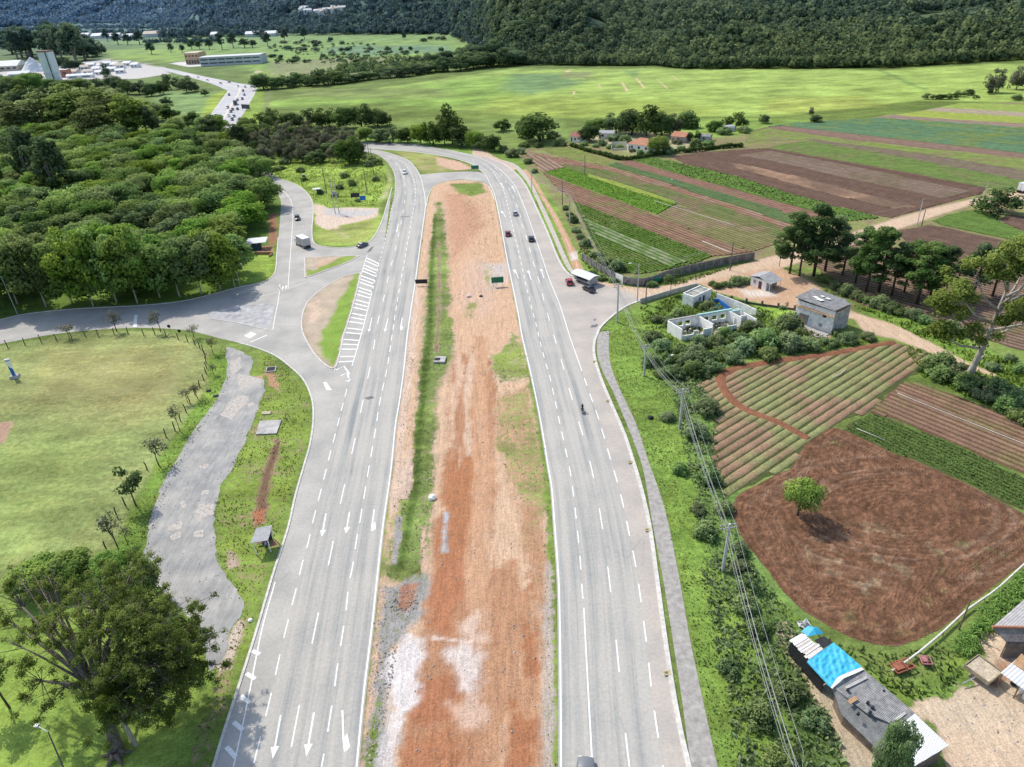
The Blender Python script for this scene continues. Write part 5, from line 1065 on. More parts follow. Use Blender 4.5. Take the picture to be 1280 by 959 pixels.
# pine row
def make_pine(rng, h):
    mb = MB(); mb.tube([(0, 0, -.2), (.1, 0, h*.5), (.05, .1, h*.97)], [h*.016, h*.012, h*.004], 8); cl = []
    for i in range(int(rng.uniform(24, 30))):
        z = h*(.28+.70*(i/26)**.9) if i < 26 else h*.97; a = rng.uniform(0, 6.28); L = h*.22*(1-((max(z/h-.36, 0))/.66)**1.5)*rng.uniform(.5, 1.15)+.25
        q = Vector((math.cos(a)*L, math.sin(a)*L, z+L*.12)); mb.tube([(0, 0, z-L*.15), q*.6+Vector((0, 0, z*.4)), q], [h*.006, h*.004, .02], 5)
        cl.append((tuple(q), h*.062*rng.uniform(.8, 1.4))); cl.append(((q.x*.55, q.y*.55, z+.1), h*.055*rng.uniform(.7, 1.2)))
    V, Q, T = clump_cloud(cl, 5600, .36, flat=.75, inner=.2)
    return (mb.mesh('trunk', B_DARK, True), mesh_np('crown', V, Q, L_PINE, {'tint': ('FLOAT', T)}), h, h*.26)
P_PINE = [make_pine(rg, 14), make_pine(rg, 14), make_pine(rg, 14)]
for i, (a, b_, c_, d_) in enumerate([(987, 342, 262, 40), (999, 345, 268, 36), (1017, 345, 258, 56), (1031, 340, 268, 46), (1053, 345, 290, 34), (1069, 355, 285, 38), (1082, 366, 286, 40), (1098, 366, 281, 50), (1114, 371, 305, 40), (1146, 381, 303, 50), (1163, 372, 304, 46), (1176, 372, 310, 40), (1130, 366, 300, 36), (1215, 372, 303, 40), (1240, 372, 304, 40)]):
    tree_px('pine_tree', a, b_, c_, d_*1.2, P_PINE, 'dark pine with a bare trunk in the row beyond the grey block building', 'tree', 'pine row by the dirt road', k=i % 3)
tree_px('young_tree', 974, 333, 304, 16, [P_SAPL[1]], 'thin crooked young tree at the near end of the pine row')
tree_px('young_tree', 838, 368, 337, 22, [P_SAPL[1]], 'thin tree with a scruffy crown beside the dirt road wall')
tree_px('young_tree', 978, 397, 378, 14, [P_SAPL[1]], 'small shrub tree at the corner of the grey block building')
# eucalyptus
def eucalypt(h, seed, tips, leaf, n, lmat, bmat, r, rc):
    rng = random.Random(seed); mb = MB(); cl = []
    for (x0, z0, x1, y1, z1) in tips:
        a = Vector((x0, 0, z0)); b_ = Vector((x1, y1, z1)); m = a.lerp(b_, .5)+Vector((0, 0, -.04*h))
        mb.tube([a, m, b_], [r*.45, r*.28, r*.1], 7)
        for k in range(6):
            q = b_+Vector((rng.gauss(0, 1), rng.gauss(0, 1), rng.gauss(.2, .6)))*rc*.8; cl.append((tuple(q), rc*rng.uniform(.35, .8))); mb.tube([m.lerp(b_, .6), q], [r*.12, r*.04], 5)
    return rng, mb, cl
tp = [(0, 8, -5.5, 1, 10.5), (0.2, 9, -6.5, -1, 14), (.3, 11, -3, 2, 15.5), (.4, 12, 2, -2, 17.5), (.5, 13, 4.5, 1, 16), (.4, 10, 6.5, -1, 13), (.3, 7, 6, 2, 9), (0, 6, -3.5, -2, 8.2), (.6, 14, .5, 1, 19.5), (.6, 14, -1.5, -1, 18.5), (.5, 12, 8, 2, 15.5), (.3, 9, 1.5, -3, 12), (.2, 5, -7.5, 0, 8.2), (.4, 8, 9, 0, 11.0), (.5, 11, 5, 3, 18.5)]
rng, mb, cl = eucalypt(20, 3, tp, .4, 0, L_EUCA, B_PALE, .55, 1.75)
mb.tube([(-1.1, 0, -.3), (-.7, 0, 2), (-.1, 0, 6), (.2, 0, 10), (.6, .2, 15)], [.62, .45, .34, .26, .1], 10)
mb.tube([(-.6, .1, 2.2), (.8, .4, 3.8)], [.3, .1], 6)
V, Q, T = clump_cloud(cl, 22000, .38, up_bias=.5, flat=.65, inner=.3, jit=.25)
b = G(1217, 474); h = TOP(1217, 474, 312)
root = empty('eucalyptus_tree', b, 0, 'tall pale trunked eucalyptus with airy olive crown beside the dirt track', 'tree'); root.scale = (h/20,)*3
mb.build('trunk', B_PALE, root, True); link('crown', mesh_np('crown', V, Q, L_EUCA, {'tint': ('FLOAT', T)}), root)
# the big near tree
def near_tree():
    rng = random.Random(12); mb = MB(); b = G(146, 945); h = TOP(146, 945, 705)*.52
    def loc(px, py, z): return Vector(G(px, py, z)-b)
    fk = loc(120, 860, h*.42); mb.tube([(0, 0, -.3), loc(140, 915, h*.12), loc(128, 885, h*.28), fk], [.85, .58, .46, .38], 12)
    for a in (.3, 1.7, 3.1, 4.4, 5.5): mb.tube([(math.cos(a)*.3, math.sin(a)*.3, .7), (math.cos(a)*1.0, math.sin(a)*1.0, .15), (math.cos(a)*1.9, math.sin(a)*1.9, -.15)], [.3, .2, .08], 6)
    tg = [(225, 845, .3), (190, 860, .5), (240, 815, .45), (170, 800, .85), (205, 825, .7), (60, 740, .80), (30, 790, .7), (15, 745, .85), (95, 735, .85), (130, 720, .95), (165, 710, .97), (180, 750, .9), (215, 760, .78), (245, 800, .62), (200, 800, .8), (150, 770, 1.0), (105, 780, .85), (70, 800, .72), (210, 850, .55), (180, 890, .42), (235, 860, .42), (150, 840, .65), (40, 850, .5), (75, 860, .42), (255, 790, .5), (225, 810, .7), (170, 830, .8), (190, 770, .95), (120, 745, 1.0), (60, 775, .9), (230, 780, .66), (140, 800, .9), (205, 880, .3), (155, 880, .35), (250, 830, .4)]
    cl = []
    for px, py, k in tg:
        t = loc(px, py, h*k); m = fk.lerp(t, .5)+Vector((0, 0, rng.uniform(0, .8)))
        mb.tube([fk.lerp(Vector((0, 0, 0)), rng.uniform(0, .25)), m, t], [.3, .19, .06], 7)
        for j in range(26 if px > 95 else 13):
            q = (t if j < 16 else m.lerp(t, rng.uniform(.2, .9)))+Vector((rng.gauss(0, 1.45), rng.gauss(0, 1.45), rng.gauss(.05, .9))); r_ = rng.uniform(.2, .62); cl.append((tuple(q), r_)); mb.tube([m.lerp(t, .7), q], [.05, .02], 4)
    for px, py, k in [(5, 735, .8), (22, 720, .8), (45, 725, .9), (2, 770, .7), (60, 720, .95), (10, 800, .6)]:
        t = loc(px, py, h*k); m = fk.lerp(t, .55)+Vector((0, 0, .3)); mb.tube([fk, m, t], [.2, .12, .03], 6)
        for j in range(9):
            q = t+Vector((rng.gauss(0, 1.2), rng.gauss(0, 1.2), rng.gauss(.2, .7))); mb.tube([m.lerp(t, rng.uniform(.3, .9)), q], [.045, .012], 4)
            if rng.random() < .45: cl.append((tuple(q), .32))
    V, Q, T = clump_cloud(cl, 100000, .18, up_bias=.3, flat=.75, inner=.55, tb=.02, jit=.16)
    root = empty('big_tree', b, 0, 'big spreading tree with thick trunk and dead twigs on the lawn', 'tree')
    mb.build('trunk', mat_bark('bark_mossy', (.09, .075, .06), (.24, .2, .16)), root, True)
    link('crown', mesh_np('crown', V, Q, mat_leaf('leaf_near', (.085, .14, .03), (.19, .265, .055), (.36, .43, .115), .5, .0), {'tint': ('FLOAT', T)}), root)
    for px, py, w_, lab in ((170, 932, .28, None),):
        m2 = MB(); q = G(px, py); m2.tube([(0, 0, -.2), (-.5, .5, 3), (-1.2, 1.1, 6.5)], [.3, .22, .12], 8)
        V, Q, T = clump_cloud([((-1.4+rng.gauss(0, 1.0), 1.2+rng.gauss(0, 1.0), 6.5+rng.gauss(0, .8)), .8) for _ in range(14)], 4200, .26, tb=-.1)
        r2_ = empty('slim_tree', q, 0, 'slim pale trunked tree close under the big spreading tree', 'tree'); m2.build('trunk', B_PALE, r2_, True)
        link('crown', mesh_np('crown', V, Q, bpy.data.materials['leaf_near'], {'tint': ('FLOAT', T)}), r2_)
near_tree()
b = G(12, 885); lt = make_tree('s', rg, 9, 3.0, .28, 2600, 24, bpy.data.materials['leaf_near'], B_DARK, rc=.7, base=.5, tr=.014)
put_tree('slim_tree', lt, b[0], b[1], .9, 'slim dark tree half out of view beside the lamp post', 'tree', None)
# saplings along the lawn fence
for i, (a, b_, c_, d_) in enumerate([(87, 423, 402, 24), (146, 414, 387, 25), (201, 415, 386, 22), (243, 423, 403, 22), (267, 443, 420, 18), (267, 468, 452, 14), (247, 499, 476, 20), (225, 539, 505, 20), (199, 582, 547, 34), (235, 504, 482, 18), (149, 688, 642, 36), (160, 680, 657, 22)]):
    tree_px('lawn_sapling', a, b_, c_+3, d_*.85, P_SAPL, 'thin sapling planted along the post row of the lawn', 'sapling', 'saplings along the lawn', k=0 if i % 3 else 2)
tree_px('lawn_tree', 170, 632, 587, 42, [P_SAPL[1]], 'small dark leafy tree, fullest of those along the lawn posts')
for a, b_, c_, d_, lab in [(55, 735, 705, 70, 'low green bush spreading under the big tree'), (95, 728, 697, 60, 'broad green bush beside the big tree crown'), (150, 735, 694, 56, 'leafy bush at the edge of the gravel track'), (190, 750, 700, 40, 'yellowish bush against the gravel track')]:
    tree_px('lawn_bush', a, b_, c_, d_, P_WOOD, lab, 'bush')
# bushes on the verge, shrub land and edges
def bushes(name, label, group, lst, pr=P_BUSH):
    for i, (a, b_, w_) in enumerate(lst):
        if name == 'verge_bush' and (i % 4 == 3 or (i > 12 and i % 2)): continue
        p = pr[i % len(pr)]; q = G(a, b_); s = w_*.5*MPP(a, b_)/p[3]
        put_tree(name, p, q[0], q[1], s*rnd.uniform(.85, 1.1), label, 'bush', group, sx=s)
bushes('verge_bush', 'dark leafy bush on the grassy verge below the overhead cables', 'bushes under the cables', [(884, 515, 34), (872, 545, 38), (885, 600, 30), (862, 560, 26), (880, 470, 22), (905, 640, 26), (872, 640, 22), (886, 648, 30), (880, 668, 30), (924, 712, 26), (935, 735, 34), (955, 750, 26), (930, 760, 34), (905, 790, 40), (945, 790, 30), (975, 800, 26), (912, 840, 34), (960, 850, 40), (985, 870, 36), (1000, 890, 40), (950, 900, 40), (990, 920, 46), (1020, 905, 40), (1030, 945, 44), (975, 955, 44), (1010, 975, 50), (835, 525, 20), (845, 500, 22), (825, 470, 20), (860, 505, 22), (925, 690, 24), (1055, 965, 34), (850, 590, 20), (920, 660, 24)])
bushes('shrub', 'green shrub in the overgrown plot round the white ruin', 'shrubs round the ruin', [(812, 455, 26), (835, 452, 28), (858, 456, 30), (880, 452, 30), (905, 446, 30), (930, 440, 34), (955, 432, 40), (972, 424, 40), (985, 415, 36), (940, 412, 28), (925, 428, 30), (985, 436, 34), (1010, 436, 30), (1035, 432, 26), (1060, 428, 24), (1085, 424, 20), (870, 440, 28), (895, 432, 26), (915, 452, 28), (850, 440, 26), (828, 436, 24), (815, 425, 22), (835, 405, 22), (848, 395, 18), (822, 402, 16), (860, 400, 18), (885, 388, 20), (893, 393, 18), (880, 396, 16), (873, 432, 22), (960, 448, 28), (890, 462, 30), (866, 468, 30), (842, 470, 28), (950, 395, 14), (1000, 424, 24), (1048, 420, 18), (875, 385, 18), (905, 420, 18), (935, 402, 18)])
bushes('bank_shrub', 'dark shrub on the bank between the pines and the dirt track', 'shrubs on the pine bank', [(1030, 352, 20), (1045, 360, 22), (1058, 368, 22), (1072, 374, 22), (1086, 380, 22), (1100, 384, 24), (1114, 390, 24), (1128, 394, 24), (1142, 398, 24), (1156, 404, 22), (1172, 408, 22), (1188, 412, 22), (1204, 418, 20), (1160, 462, 30), (1178, 460, 34), (1198, 470, 34), (1220, 482, 34), (1242, 492, 36), (1264, 502, 38), (1284, 514, 38), (1176, 474, 30), (1205, 484, 34), (1230, 498, 34), (1255, 512, 34), (1275, 526, 34), (1262, 452, 20), (1275, 465, 22), (1240, 462, 18)])
bushes('fence_shrub', 'dark shrub against the grey plank fence of the lettuce field', 'shrubs by the plank fence', [(707, 262, 10), (712, 270, 12), (716, 278, 14), (720, 290, 14), (726, 298, 14), (733, 308, 16), (745, 322, 18), (760, 334, 26), (772, 338, 22), (752, 330, 18), (775, 352, 14), (740, 345, 14), (752, 350, 14), (765, 352, 12), (935, 364, 0)][:14])
bushes('yard_shrub', 'small shrub on the dirt fork by the wall end', 'shrubs at the dirt fork', [(897, 360, 14), (908, 358, 16), (920, 356, 18), (932, 354, 18), (942, 350, 14), (890, 357, 10), (815, 358, 14), (808, 357, 12)])
bushes('highway_shrub', 'silvery shrub on the slope beside the highway bend', 'shrubs at the highway bend', [(640, 196, 18), (650, 192, 16), (630, 190, 14), (660, 204, 14), (612, 182, 18), (600, 184, 12), (668, 216, 10), (690, 172, 20), (700, 182, 16), (655, 184, 14), (672, 184, 14)])
bushes('wedge_shrub', 'loose green shrub in the bright grass wedge', 'shrubs in the bright grass', [(355, 205, 14), (352, 212, 12), (376, 215, 12), (345, 214, 10), (430, 222, 14), (440, 232, 12), (465, 200, 12), (472, 206, 16), (462, 208, 12), (425, 236, 12), (380, 226, 10), (470, 226, 10), (447, 252, 8), (419, 246, 12), (402, 242, 8)])
bushes('farm_shrub', 'green shrub in the garden of the red roofed farm', 'shrubs of the farm garden', [(730, 182, 10), (745, 184, 10), (752, 182, 12), (762, 186, 10), (775, 186, 12), (782, 178, 16), (768, 176, 18), (790, 190, 10), (800, 193, 10), (835, 192, 18), (852, 188, 14), (870, 184, 16), (885, 182, 14), (846, 180, 14), (812, 194, 10), (720, 176, 12), (716, 182, 10), (857, 160, 30), (905, 168, 18), (930, 166, 18)])
# clipped hedge round the farm
hp = line_px([(716, 184), (735, 190), (755, 195), (774, 200), (800, 199), (830, 193), (868, 190), (900, 186), (926, 184)], 1.6)
V, Q, T = clump_cloud([((p[0]+rnd.uniform(-.2, .2), p[1], .9+rnd.uniform(-.15, .2)), rnd.uniform(.8, 1.15)) for p in hp], 7000, .7, flat=1.0)
setp(link('hedge', mesh_np('hedge', V, Q, L_DARK, {'tint': ('FLOAT', T)})), 'dark clipped hedge around the red roofed farm', 'hedge')
# ---------------------------------------------------------------- grasses
def grass(name, label, polys, per_m2, size, mat, seed, zs=.5, tb=0.0, avoid=None, cap=90000, thr=.62):
    Cs = []
    for pp in polys:
        P = GP(pp); lo, hi = P.min(0), P.max(0); n = int((hi-lo).prod()*per_m2)
        q = lo+(hi-lo)*RS.rand(n, 2); q = q[inside(P, q[:, 0], q[:, 1])]; Cs.append(q)
    q = np.concatenate(Cs); f = fbm(q[:, 0], q[:, 1], 3.0, 4); keep = f+RS.rand(len(q))*.45 > thr; q = q[keep]; f = f[keep]
    if len(q) > cap: s = RS.permutation(len(q))[:cap]; q = q[s]; f = f[s]
    n = len(q); S = size*(.5+1.0*RS.rand(n))*(.6+.9*f)
    LASTN[0] = np.repeat(np.concatenate([RS.normal(size=(n, 2))*.3, np.ones((n, 1))], 1), 4, axis=0)
    a = RS.rand(n)*6.283; le = RS.normal(size=(n, 2))*.45
    w_ = np.stack([np.cos(a), np.sin(a), np.zeros(n)], 1)*(S*.42)[:, None]; t = np.stack([le[:, 0], le[:, 1], np.full(n, 1.0)], 1)*(S*zs*1.6)[:, None]
    B = np.concatenate([q, np.full((n, 1), -.02)], 1)
    V = np.stack([B-w_*.6, B+w_*.6, B+t+w_*.35, B+t-w_*.35], 1).reshape(-1, 3)
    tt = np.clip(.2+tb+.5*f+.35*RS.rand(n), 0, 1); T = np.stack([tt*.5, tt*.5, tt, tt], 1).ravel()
    o = link(name, mesh_np(name, V, np.arange(4*n).reshape(n, 4), mat, {'tint': ('FLOAT', T)})); return setp(o, label, kind='stuff')
verge = [(753, 414), (774, 393), (800, 388), (850, 440), (885, 500), (905, 590), (930, 690), (1000, 800), (1050, 920), (1080, 1010), (912, 1010), (898, 958), (880, 875), (850, 722), (826, 617), (796, 530), (776, 487), (763, 450), (762, 420)]
grass('verge_grass', 'tall bright grass on the verge beside the footway', [verge], 12, .32, L_GRASS, 1, .26, .12, cap=80000)
grass('weeds', 'rank weeds under the overhead cables', [[(835, 440), (880, 480), (895, 520), (898, 600), (925, 680), (965, 740), (1000, 800), (1040, 900), (1075, 1010), (930, 1010), (905, 850), (880, 740), (868, 620), (850, 540)]], 11, .62, L_WEED, 2, .36, .15, cap=46000)
grass('ditch_grass', 'grass growing along the ditch of the median', [[(545, 252), (553, 252), (560, 320), (563, 390), (567, 436), (556, 470), (546, 500), (544, 560), (543, 600), (540, 655), (536, 700), (522, 725), (500, 730), (482, 722), (490, 660), (502, 640), (516, 600), (523, 540), (527, 465), (533, 400), (538, 335), (543, 280)]], 4, .24, L_OLIVE, 3, .28, 0, cap=40000)
grass('wedge_grass', 'long bright grass in the wedge between the roads', [[(335, 208), (350, 197), (455, 198), (478, 208), (485, 226), (468, 258), (440, 258), (412, 260), (393, 252), (378, 234), (347, 220)]], 3.5, .5, L_GRASS, 4, .4, .2, cap=26000)
grass('bank_grass', 'grass on the bank below the pines', [[(1060, 380), (1100, 390), (1200, 425), (1300, 470), (1300, 545), (1240, 510), (1150, 470), (1128, 430), (1215, 463), (1258, 477), (1173, 433), (1117, 405)]], 5, .6, L_GRASS, 5, .5, -.05, cap=30000)
grass('plot_grass', 'overgrown grass in the ruin plot and beside the shed', [[(800, 386), (870, 362), (900, 368), (985, 398), (1040, 428), (1095, 428), (1000, 442), (930, 452), (880, 480), (845, 465), (805, 410)], [(985, 770), (1040, 800), (1090, 840), (1135, 866), (1200, 838), (1180, 872), (1120, 872), (1080, 836), (1030, 800)], [(726, 300), (760, 340), (790, 352), (850, 350), (920, 332), (940, 326), (850, 356), (790, 358), (745, 348), (722, 318)]], 7, .55, L_GRASS, 6, .45, -.08, cap=50000)
grass('kerb_weeds', 'tufts of grass between the road kerb and the gravel track', [[(330, 440), (366, 470), (384, 500), (386, 525), (380, 555), (370, 590), (352, 652), (332, 715), (312, 785), (286, 860), (250, 985), (225, 985), (270, 840), (290, 800), (306, 764), (284, 710), (272, 650), (280, 605), (300, 570), (325, 515)], [(262, 445), (282, 448), (280, 478), (260, 512), (216, 574), (195, 612), (182, 655), (178, 720), (140, 730), (160, 650), (206, 570), (242, 515), (262, 478)]], 6, .28, L_OLIVE, 7, .35, 0, cap=45000)
grass('median_weeds', 'sparse weeds growing on the bare earth of the median', [[(612, 440), (655, 425), (668, 480), (682, 560), (690, 640), (694, 760), (696, 1000), (682, 1000), (684, 800), (676, 660), (640, 620), (620, 540), (610, 480)], [(512, 420), (528, 420), (545, 640), (538, 700), (520, 760), (490, 830), (470, 1000), (456, 1000), (470, 830), (484, 720), (486, 640), (498, 560)], [(572, 240), (612, 240), (630, 340), (618, 370), (606, 350), (590, 300)]], 2.2, .26, L_OLIVE, 8, .35, 0, cap=20000)
def stones():
    q = []
    for pp, n in (([(560, 230), (610, 232), (640, 400), (672, 560), (690, 700), (690, 1000), (500, 1000), (530, 780), (552, 620), (560, 450)], 2600), ([(280, 480), (325, 500), (300, 560), (280, 610), (270, 650), (280, 700), (300, 750), (280, 800), (262, 830), (225, 760), (186, 715), (190, 640), (225, 570)], 700), ([(470, 740), (500, 735), (530, 740), (500, 800), (480, 900), (465, 1000), (452, 1000)], 900), ([(1150, 880), (1200, 850), (1280, 850), (1280, 1000), (1185, 1000)], 160)):
        P = GP(pp); lo, hi = P.min(0), P.max(0); r = lo+(hi-lo)*RS.rand(n*3, 2); r = r[inside(P, r[:, 0], r[:, 1])][:n]; q.append(r)
    q = np.concatenate(q); n = len(q); s = (.05+.13*RS.rand(n)**3)[:, None]; a = RS.rand(n)*6.28
    o6 = np.array([(1, 0, 0), (0, 1, 0), (-1, 0, 0), (0, -1, 0), (0, 0, .8)]); V = np.zeros((n, 5, 3))
    for k in range(5):
        x = o6[k, 0]*np.cos(a)-o6[k, 1]*np.sin(a); y = o6[k, 0]*np.sin(a)+o6[k, 1]*np.cos(a); V[:, k] = np.stack([x, y, np.full(n, o6[k, 2])], 1)*s*(.7+.6*RS.rand(n, 1))
    V[:, :, :2] += q[:, None]; base = np.arange(n)[:, None]*5; T = np.concatenate([base+np.array(t) for t in ((0, 1, 4), (1, 2, 4), (2, 3, 4), (3, 0, 4))])
    setp(link('gravel', mesh_np('gravel', V.reshape(-1, 3), T, PM('loose_stone', (.42, .37, .32), .9, .4, .4))), 'loose stones scattered over the bare earth and the gravel track', kind='stuff')
stones()
grass('yard_weeds', 'rough weeds between the shed, the ploughed field and the dirt yard', [[(972, 748), (1000, 775), (1050, 805), (1105, 818), (1150, 810), (1180, 800), (1205, 838), (1180, 872), (1125, 868), (1085, 835), (1035, 800), (985, 775)]], 7, .5, L_WEED, 12, .4, .05, cap=20000)
grass('lane_weeds', 'weeds creeping over the edges of the gravel lane', [[(283, 433), (276, 433), (272, 480), (250, 515), (212, 575), (190, 612), (178, 652), (174, 692), (178, 720), (192, 725), (190, 692), (196, 652), (209, 612), (229, 575), (262, 520), (284, 485), (290, 455)], [(331, 483), (320, 517), (294, 575), (273, 610), (267, 642), (268, 687), (276, 714), (290, 728), (302, 750), (299, 764), (284, 799), (280, 819), (264, 842), (272, 842), (292, 805), (312, 764), (306, 740), (288, 716), (280, 687), (278, 645), (286, 612), (304, 578), (328, 520), (340, 490)]], 6, .3, L_OLIVE, 14, .3, .05, cap=16000)
# corn
def corn():
    P = GP([(1181, 808), (1213, 790), (1224, 768), (1250, 745), (1280, 718), (1320, 690), (1325, 722), (1282, 748), (1252, 775), (1228, 800), (1212, 822), (1190, 818)])
    lo, hi = P.min(0), P.max(0); n = int((hi-lo).prod()*5); q = lo+(hi-lo)*RS.rand(n, 2); q = q[inside(P, q[:, 0], q[:, 1])]
    V, T = [], []
    for x, y in q:
        h = rnd.uniform(.9, 1.6)
        for k in range(6):
            a = rnd.uniform(0, 6.28); d = np.array((math.cos(a), math.sin(a), 0)); s = np.array((-d[1], d[0], 0))*.07; z0 = h*rnd.uniform(.2, .7)
            p0 = np.array((x, y, z0)); p1 = p0+d*.4+np.array((0, 0, .35)); p2 = p0+d*.85+np.array((0, 0, .1))
            V += [p0-s*.5, p0+s*.5, p1+s, p1-s, p1-s, p1+s, p2+s*.3, p2-s*.3]; t = rnd.uniform(.3, .9); T += [t*.7]*2+[t]*4+[t*.9]*2
    V = np.array(V); LASTN[0] = RS.normal(size=V.shape)*.4+np.array((0, 0, 1)); return setp(link('corn_plants', mesh_np('corn_plants', V, np.arange(len(V)).reshape(-1, 4), M_CROP, {'tint': ('FLOAT', T)})), 'strip of leafy corn beside the tiled farm building', kind='stuff')
corn()
# ------------------------------------------------------------------ buildings and yards
WHITEP = PM('white_render', (.90, .87, .81), .85, .12, 1.2, bump=.2); DIRTYW = plain('stained_white_wall', (.86, .83, .77), .9, .22, .9, bump=.3)
BLOCKW = plain('grey_block_wall', (.40, .40, .39), .95, .35, .9, bump=.4); DARKIN = PM('dark_interior', (.03, .03, .032), .9)
GLASS = PM('dark_glass', (.03, .04, .05), .15, .1, 1.0, spec=.6); WOODM = PM('old_timber', (.22, .15, .10), .9, .3, 2.0)
FIBRO = mat_corr('grey_fibre_cement', (.17, .17, .17), (.40, .39, .37), 2.2); ZINC = mat_corr('weathered_zinc', (.36, .36, .36), (.52, .51, .49), 2.2)
WROOF = mat_corr('white_sheet_roof', (.80, .80, .79), (.74, .74, .73), 2.2, .1); REDT = mat_corr('orange_roof_tiles', (.46, .19, .11), (.62, .30, .17), 4.0)
MAROON = mat_corr('dark_red_roof_tiles', (.30, .11, .09), (.42, .18, .13), 4.0); RUST = mat_corr('rusty_sheet', (.40, .22, .11), (.60, .38, .2), 2.5)
BLUEP = PM('blue_paint', (.03, .16, .48), .5, .15, 1.0); TEAL = PM('pale_teal_paint', (.36, .58, .54), .8, .2, 1.5); BLACK = PM('black_sheet', (.025, .025, .028), .6, .3, 1.5)
STEEL = PM('galvanised_steel', (.42, .43, .44), .5, .15, 2.0, metal=.4); GREENP = PM('green_paint', (.015, .16, .085), .5, .1, 1.0); PALEPOLE = plain('pole_concrete', (.50, .48, .45), .9, .2, 1.0)
def frame(name, A, B, label, cat, group=None):
    a, b = G(*A), G(*B); rz = math.atan2(b[1]-a[1], b[0]-a[0])
    return empty(name, a, rz, label, cat, group), float(np.linalg.norm(b-a))
def dist(A, B): return float(np.linalg.norm(G(*A)-G(*B)))
def wall_mb(mb, a, b, h, t=.18, holes=(), z0=0.0):
    """upright wall from a to b (local x,y) with window holes (u0,u1,z0,z1) in metres"""
    a = Vector(a); b = Vector(b); d = (b-a); L = d.length; d.normalize(); n = Vector((-d.y, d.x))*t/2
    us = sorted({0, L, *[h_[0] for h_ in holes], *[h_[1] for h_ in holes]}); zs = sorted({z0, h, *[h_[2] for h_ in holes], *[h_[3] for h_ in holes]})
    for i in range(len(us)-1):
        for j in range(len(zs)-1):
            um, zm = (us[i]+us[i+1])/2, (zs[j]+zs[j+1])/2
            if any(h_[0] < um < h_[1] and h_[2] < zm < h_[3] for h_ in holes): continue
            p, q = a+d*us[i], a+d*us[i+1]
            mb.prism([(p.x-n.x, p.y-n.y), (q.x-n.x, q.y-n.y), (q.x+n.x, q.y+n.y), (p.x+n.x, p.y+n.y)], zs[j], zs[j+1])
def slab_roof(mb, pts, t=.12):
    """thin slab through 3-d points"""
    n = len(pts); vs = [tuple(p) for p in pts]+[(p[0], p[1], p[2]-t) for p in pts]
    mb.add(vs, [tuple(range(n)), tuple(range(2*n-1, n-1, -1))]+[(i, n+i, n+(i+1) % n, (i+1) % n) for i in range(n)])
def opening(parent, name, x, y, z, w_, h_, mat, along='x', t=.06, frame_mat=None):
    mb = MB(); d = (w_, t, h_) if along == 'x' else (t, w_, h_); mb.box((x, y, z), d); o = mb.build(name, mat, parent)
    if frame_mat:
        f = MB(); s = .08
        for dx, dz, ww, hh in ((0, h_/2, w_+2*s, s), (0, -h_/2, w_+2*s, s), (w_/2, 0, s, h_), (-w_/2, 0, s, h_)):
            c = (x+dx, y, z+dz) if along == 'x' else (x, y+dx, z+dz); dd = (ww, t*1.8, hh) if along == 'x' else (t*1.8, ww, hh); f.box(c, dd)
        f.build('frame', frame_mat, o)
    return o
def hip_house(name, A, B, dep, h, rh, label, wall=None, roof=None, cat='house', gable=False, ov=.5):
    root, w_ = frame(name, A, B, label, cat); mb = MB()
    for a, b in (((0, 0), (w_, 0)), ((w_, 0), (w_, dep)), ((w_, dep), (0, dep)), ((0, dep), (0, 0))): wall_mb(mb, a, b, h)
    if gable:
        for x in (0, w_): mb.add([(x, 0, h), (x, dep, h), (x, dep/2, h+rh-.15)], [(0, 1, 2)])
    mb.build('walls', wall or WHITEP, root)
    r = MB(); x0, x1, y0, y1 = -ov, w_+ov, -ov, dep+ov; k = 0 if gable else min(dep*.5, w_*.45); zt = h+rh
    r.add([(x0, y0, h), (x1, y0, h), (x1, y1, h), (x0, y1, h), (x0+k, dep/2, zt), (x1-k, dep/2, zt)], [(0, 1, 5, 4), (1, 2, 5), (2, 3, 4, 5), (3, 0, 4), (0, 3, 2, 1)])
    r.build('roof', roof or REDT, root)
    nw = max(1, int(w_/3.5))
    for i in range(nw): opening(root, 'window', (i+.5)*w_/nw+.3, -.1, h*.55, 1.0, 1.0, GLASS, frame_mat=WOODM)
    opening(root, 'door', .9, -.1, 1.0, .85, 2.0, WOODM)
    return root, w_
# grey two-storey block building
root, w_ = frame('block_building', (993, 402), (1039, 418), 'grey two storey block building with a broken fibre cement roof', 'building')
dp = dist((1039, 418), (1065, 411)); hb_ = TOP(1039, 418, 390)
mb = MB(); wall_mb(mb, (0, 0), (w_, 0), hb_, .2, [(w_*.10, w_*.36, 0, 2.6), (w_*.70, w_*.80, hb_*.62, hb_*.80)]); wall_mb(mb, (0, dp), (0, 0), hb_+.4); mb.build('front_wall', DIRTYW, root)
mb = MB(); wall_mb(mb, (w_, 0), (w_, dp), hb_-.4, .2); wall_mb(mb, (w_, dp), (0, dp), hb_, .2); mb.build('side_wall', BLOCKW, root)
mb = MB(); slab_roof(mb, [(-.5, -.7, hb_+.75), (w_*.55, -.6, hb_+.55), (w_*.98, -.2, hb_+.2), (w_+.1, dp*.9, hb_+.2), (w_*.8, dp+.5, hb_+.5), (-.4, dp+.5, hb_+.85)], .1); mb.build('roof', FIBRO, root)
mb = MB()
for i in range(7): mb.bar((w_-.9+.28*i*.3, .1+i*dp/7, hb_+.08), (w_+.75, .1+i*dp/7, hb_-.05), .07)
mb.build('rafters', WOODM, root)
mb = MB(); mb.box((w_*.5, -.45, hb_*.80), (w_*1.04, .9, .1)); mb.build('canopy', RUST, root)
mb = MB()
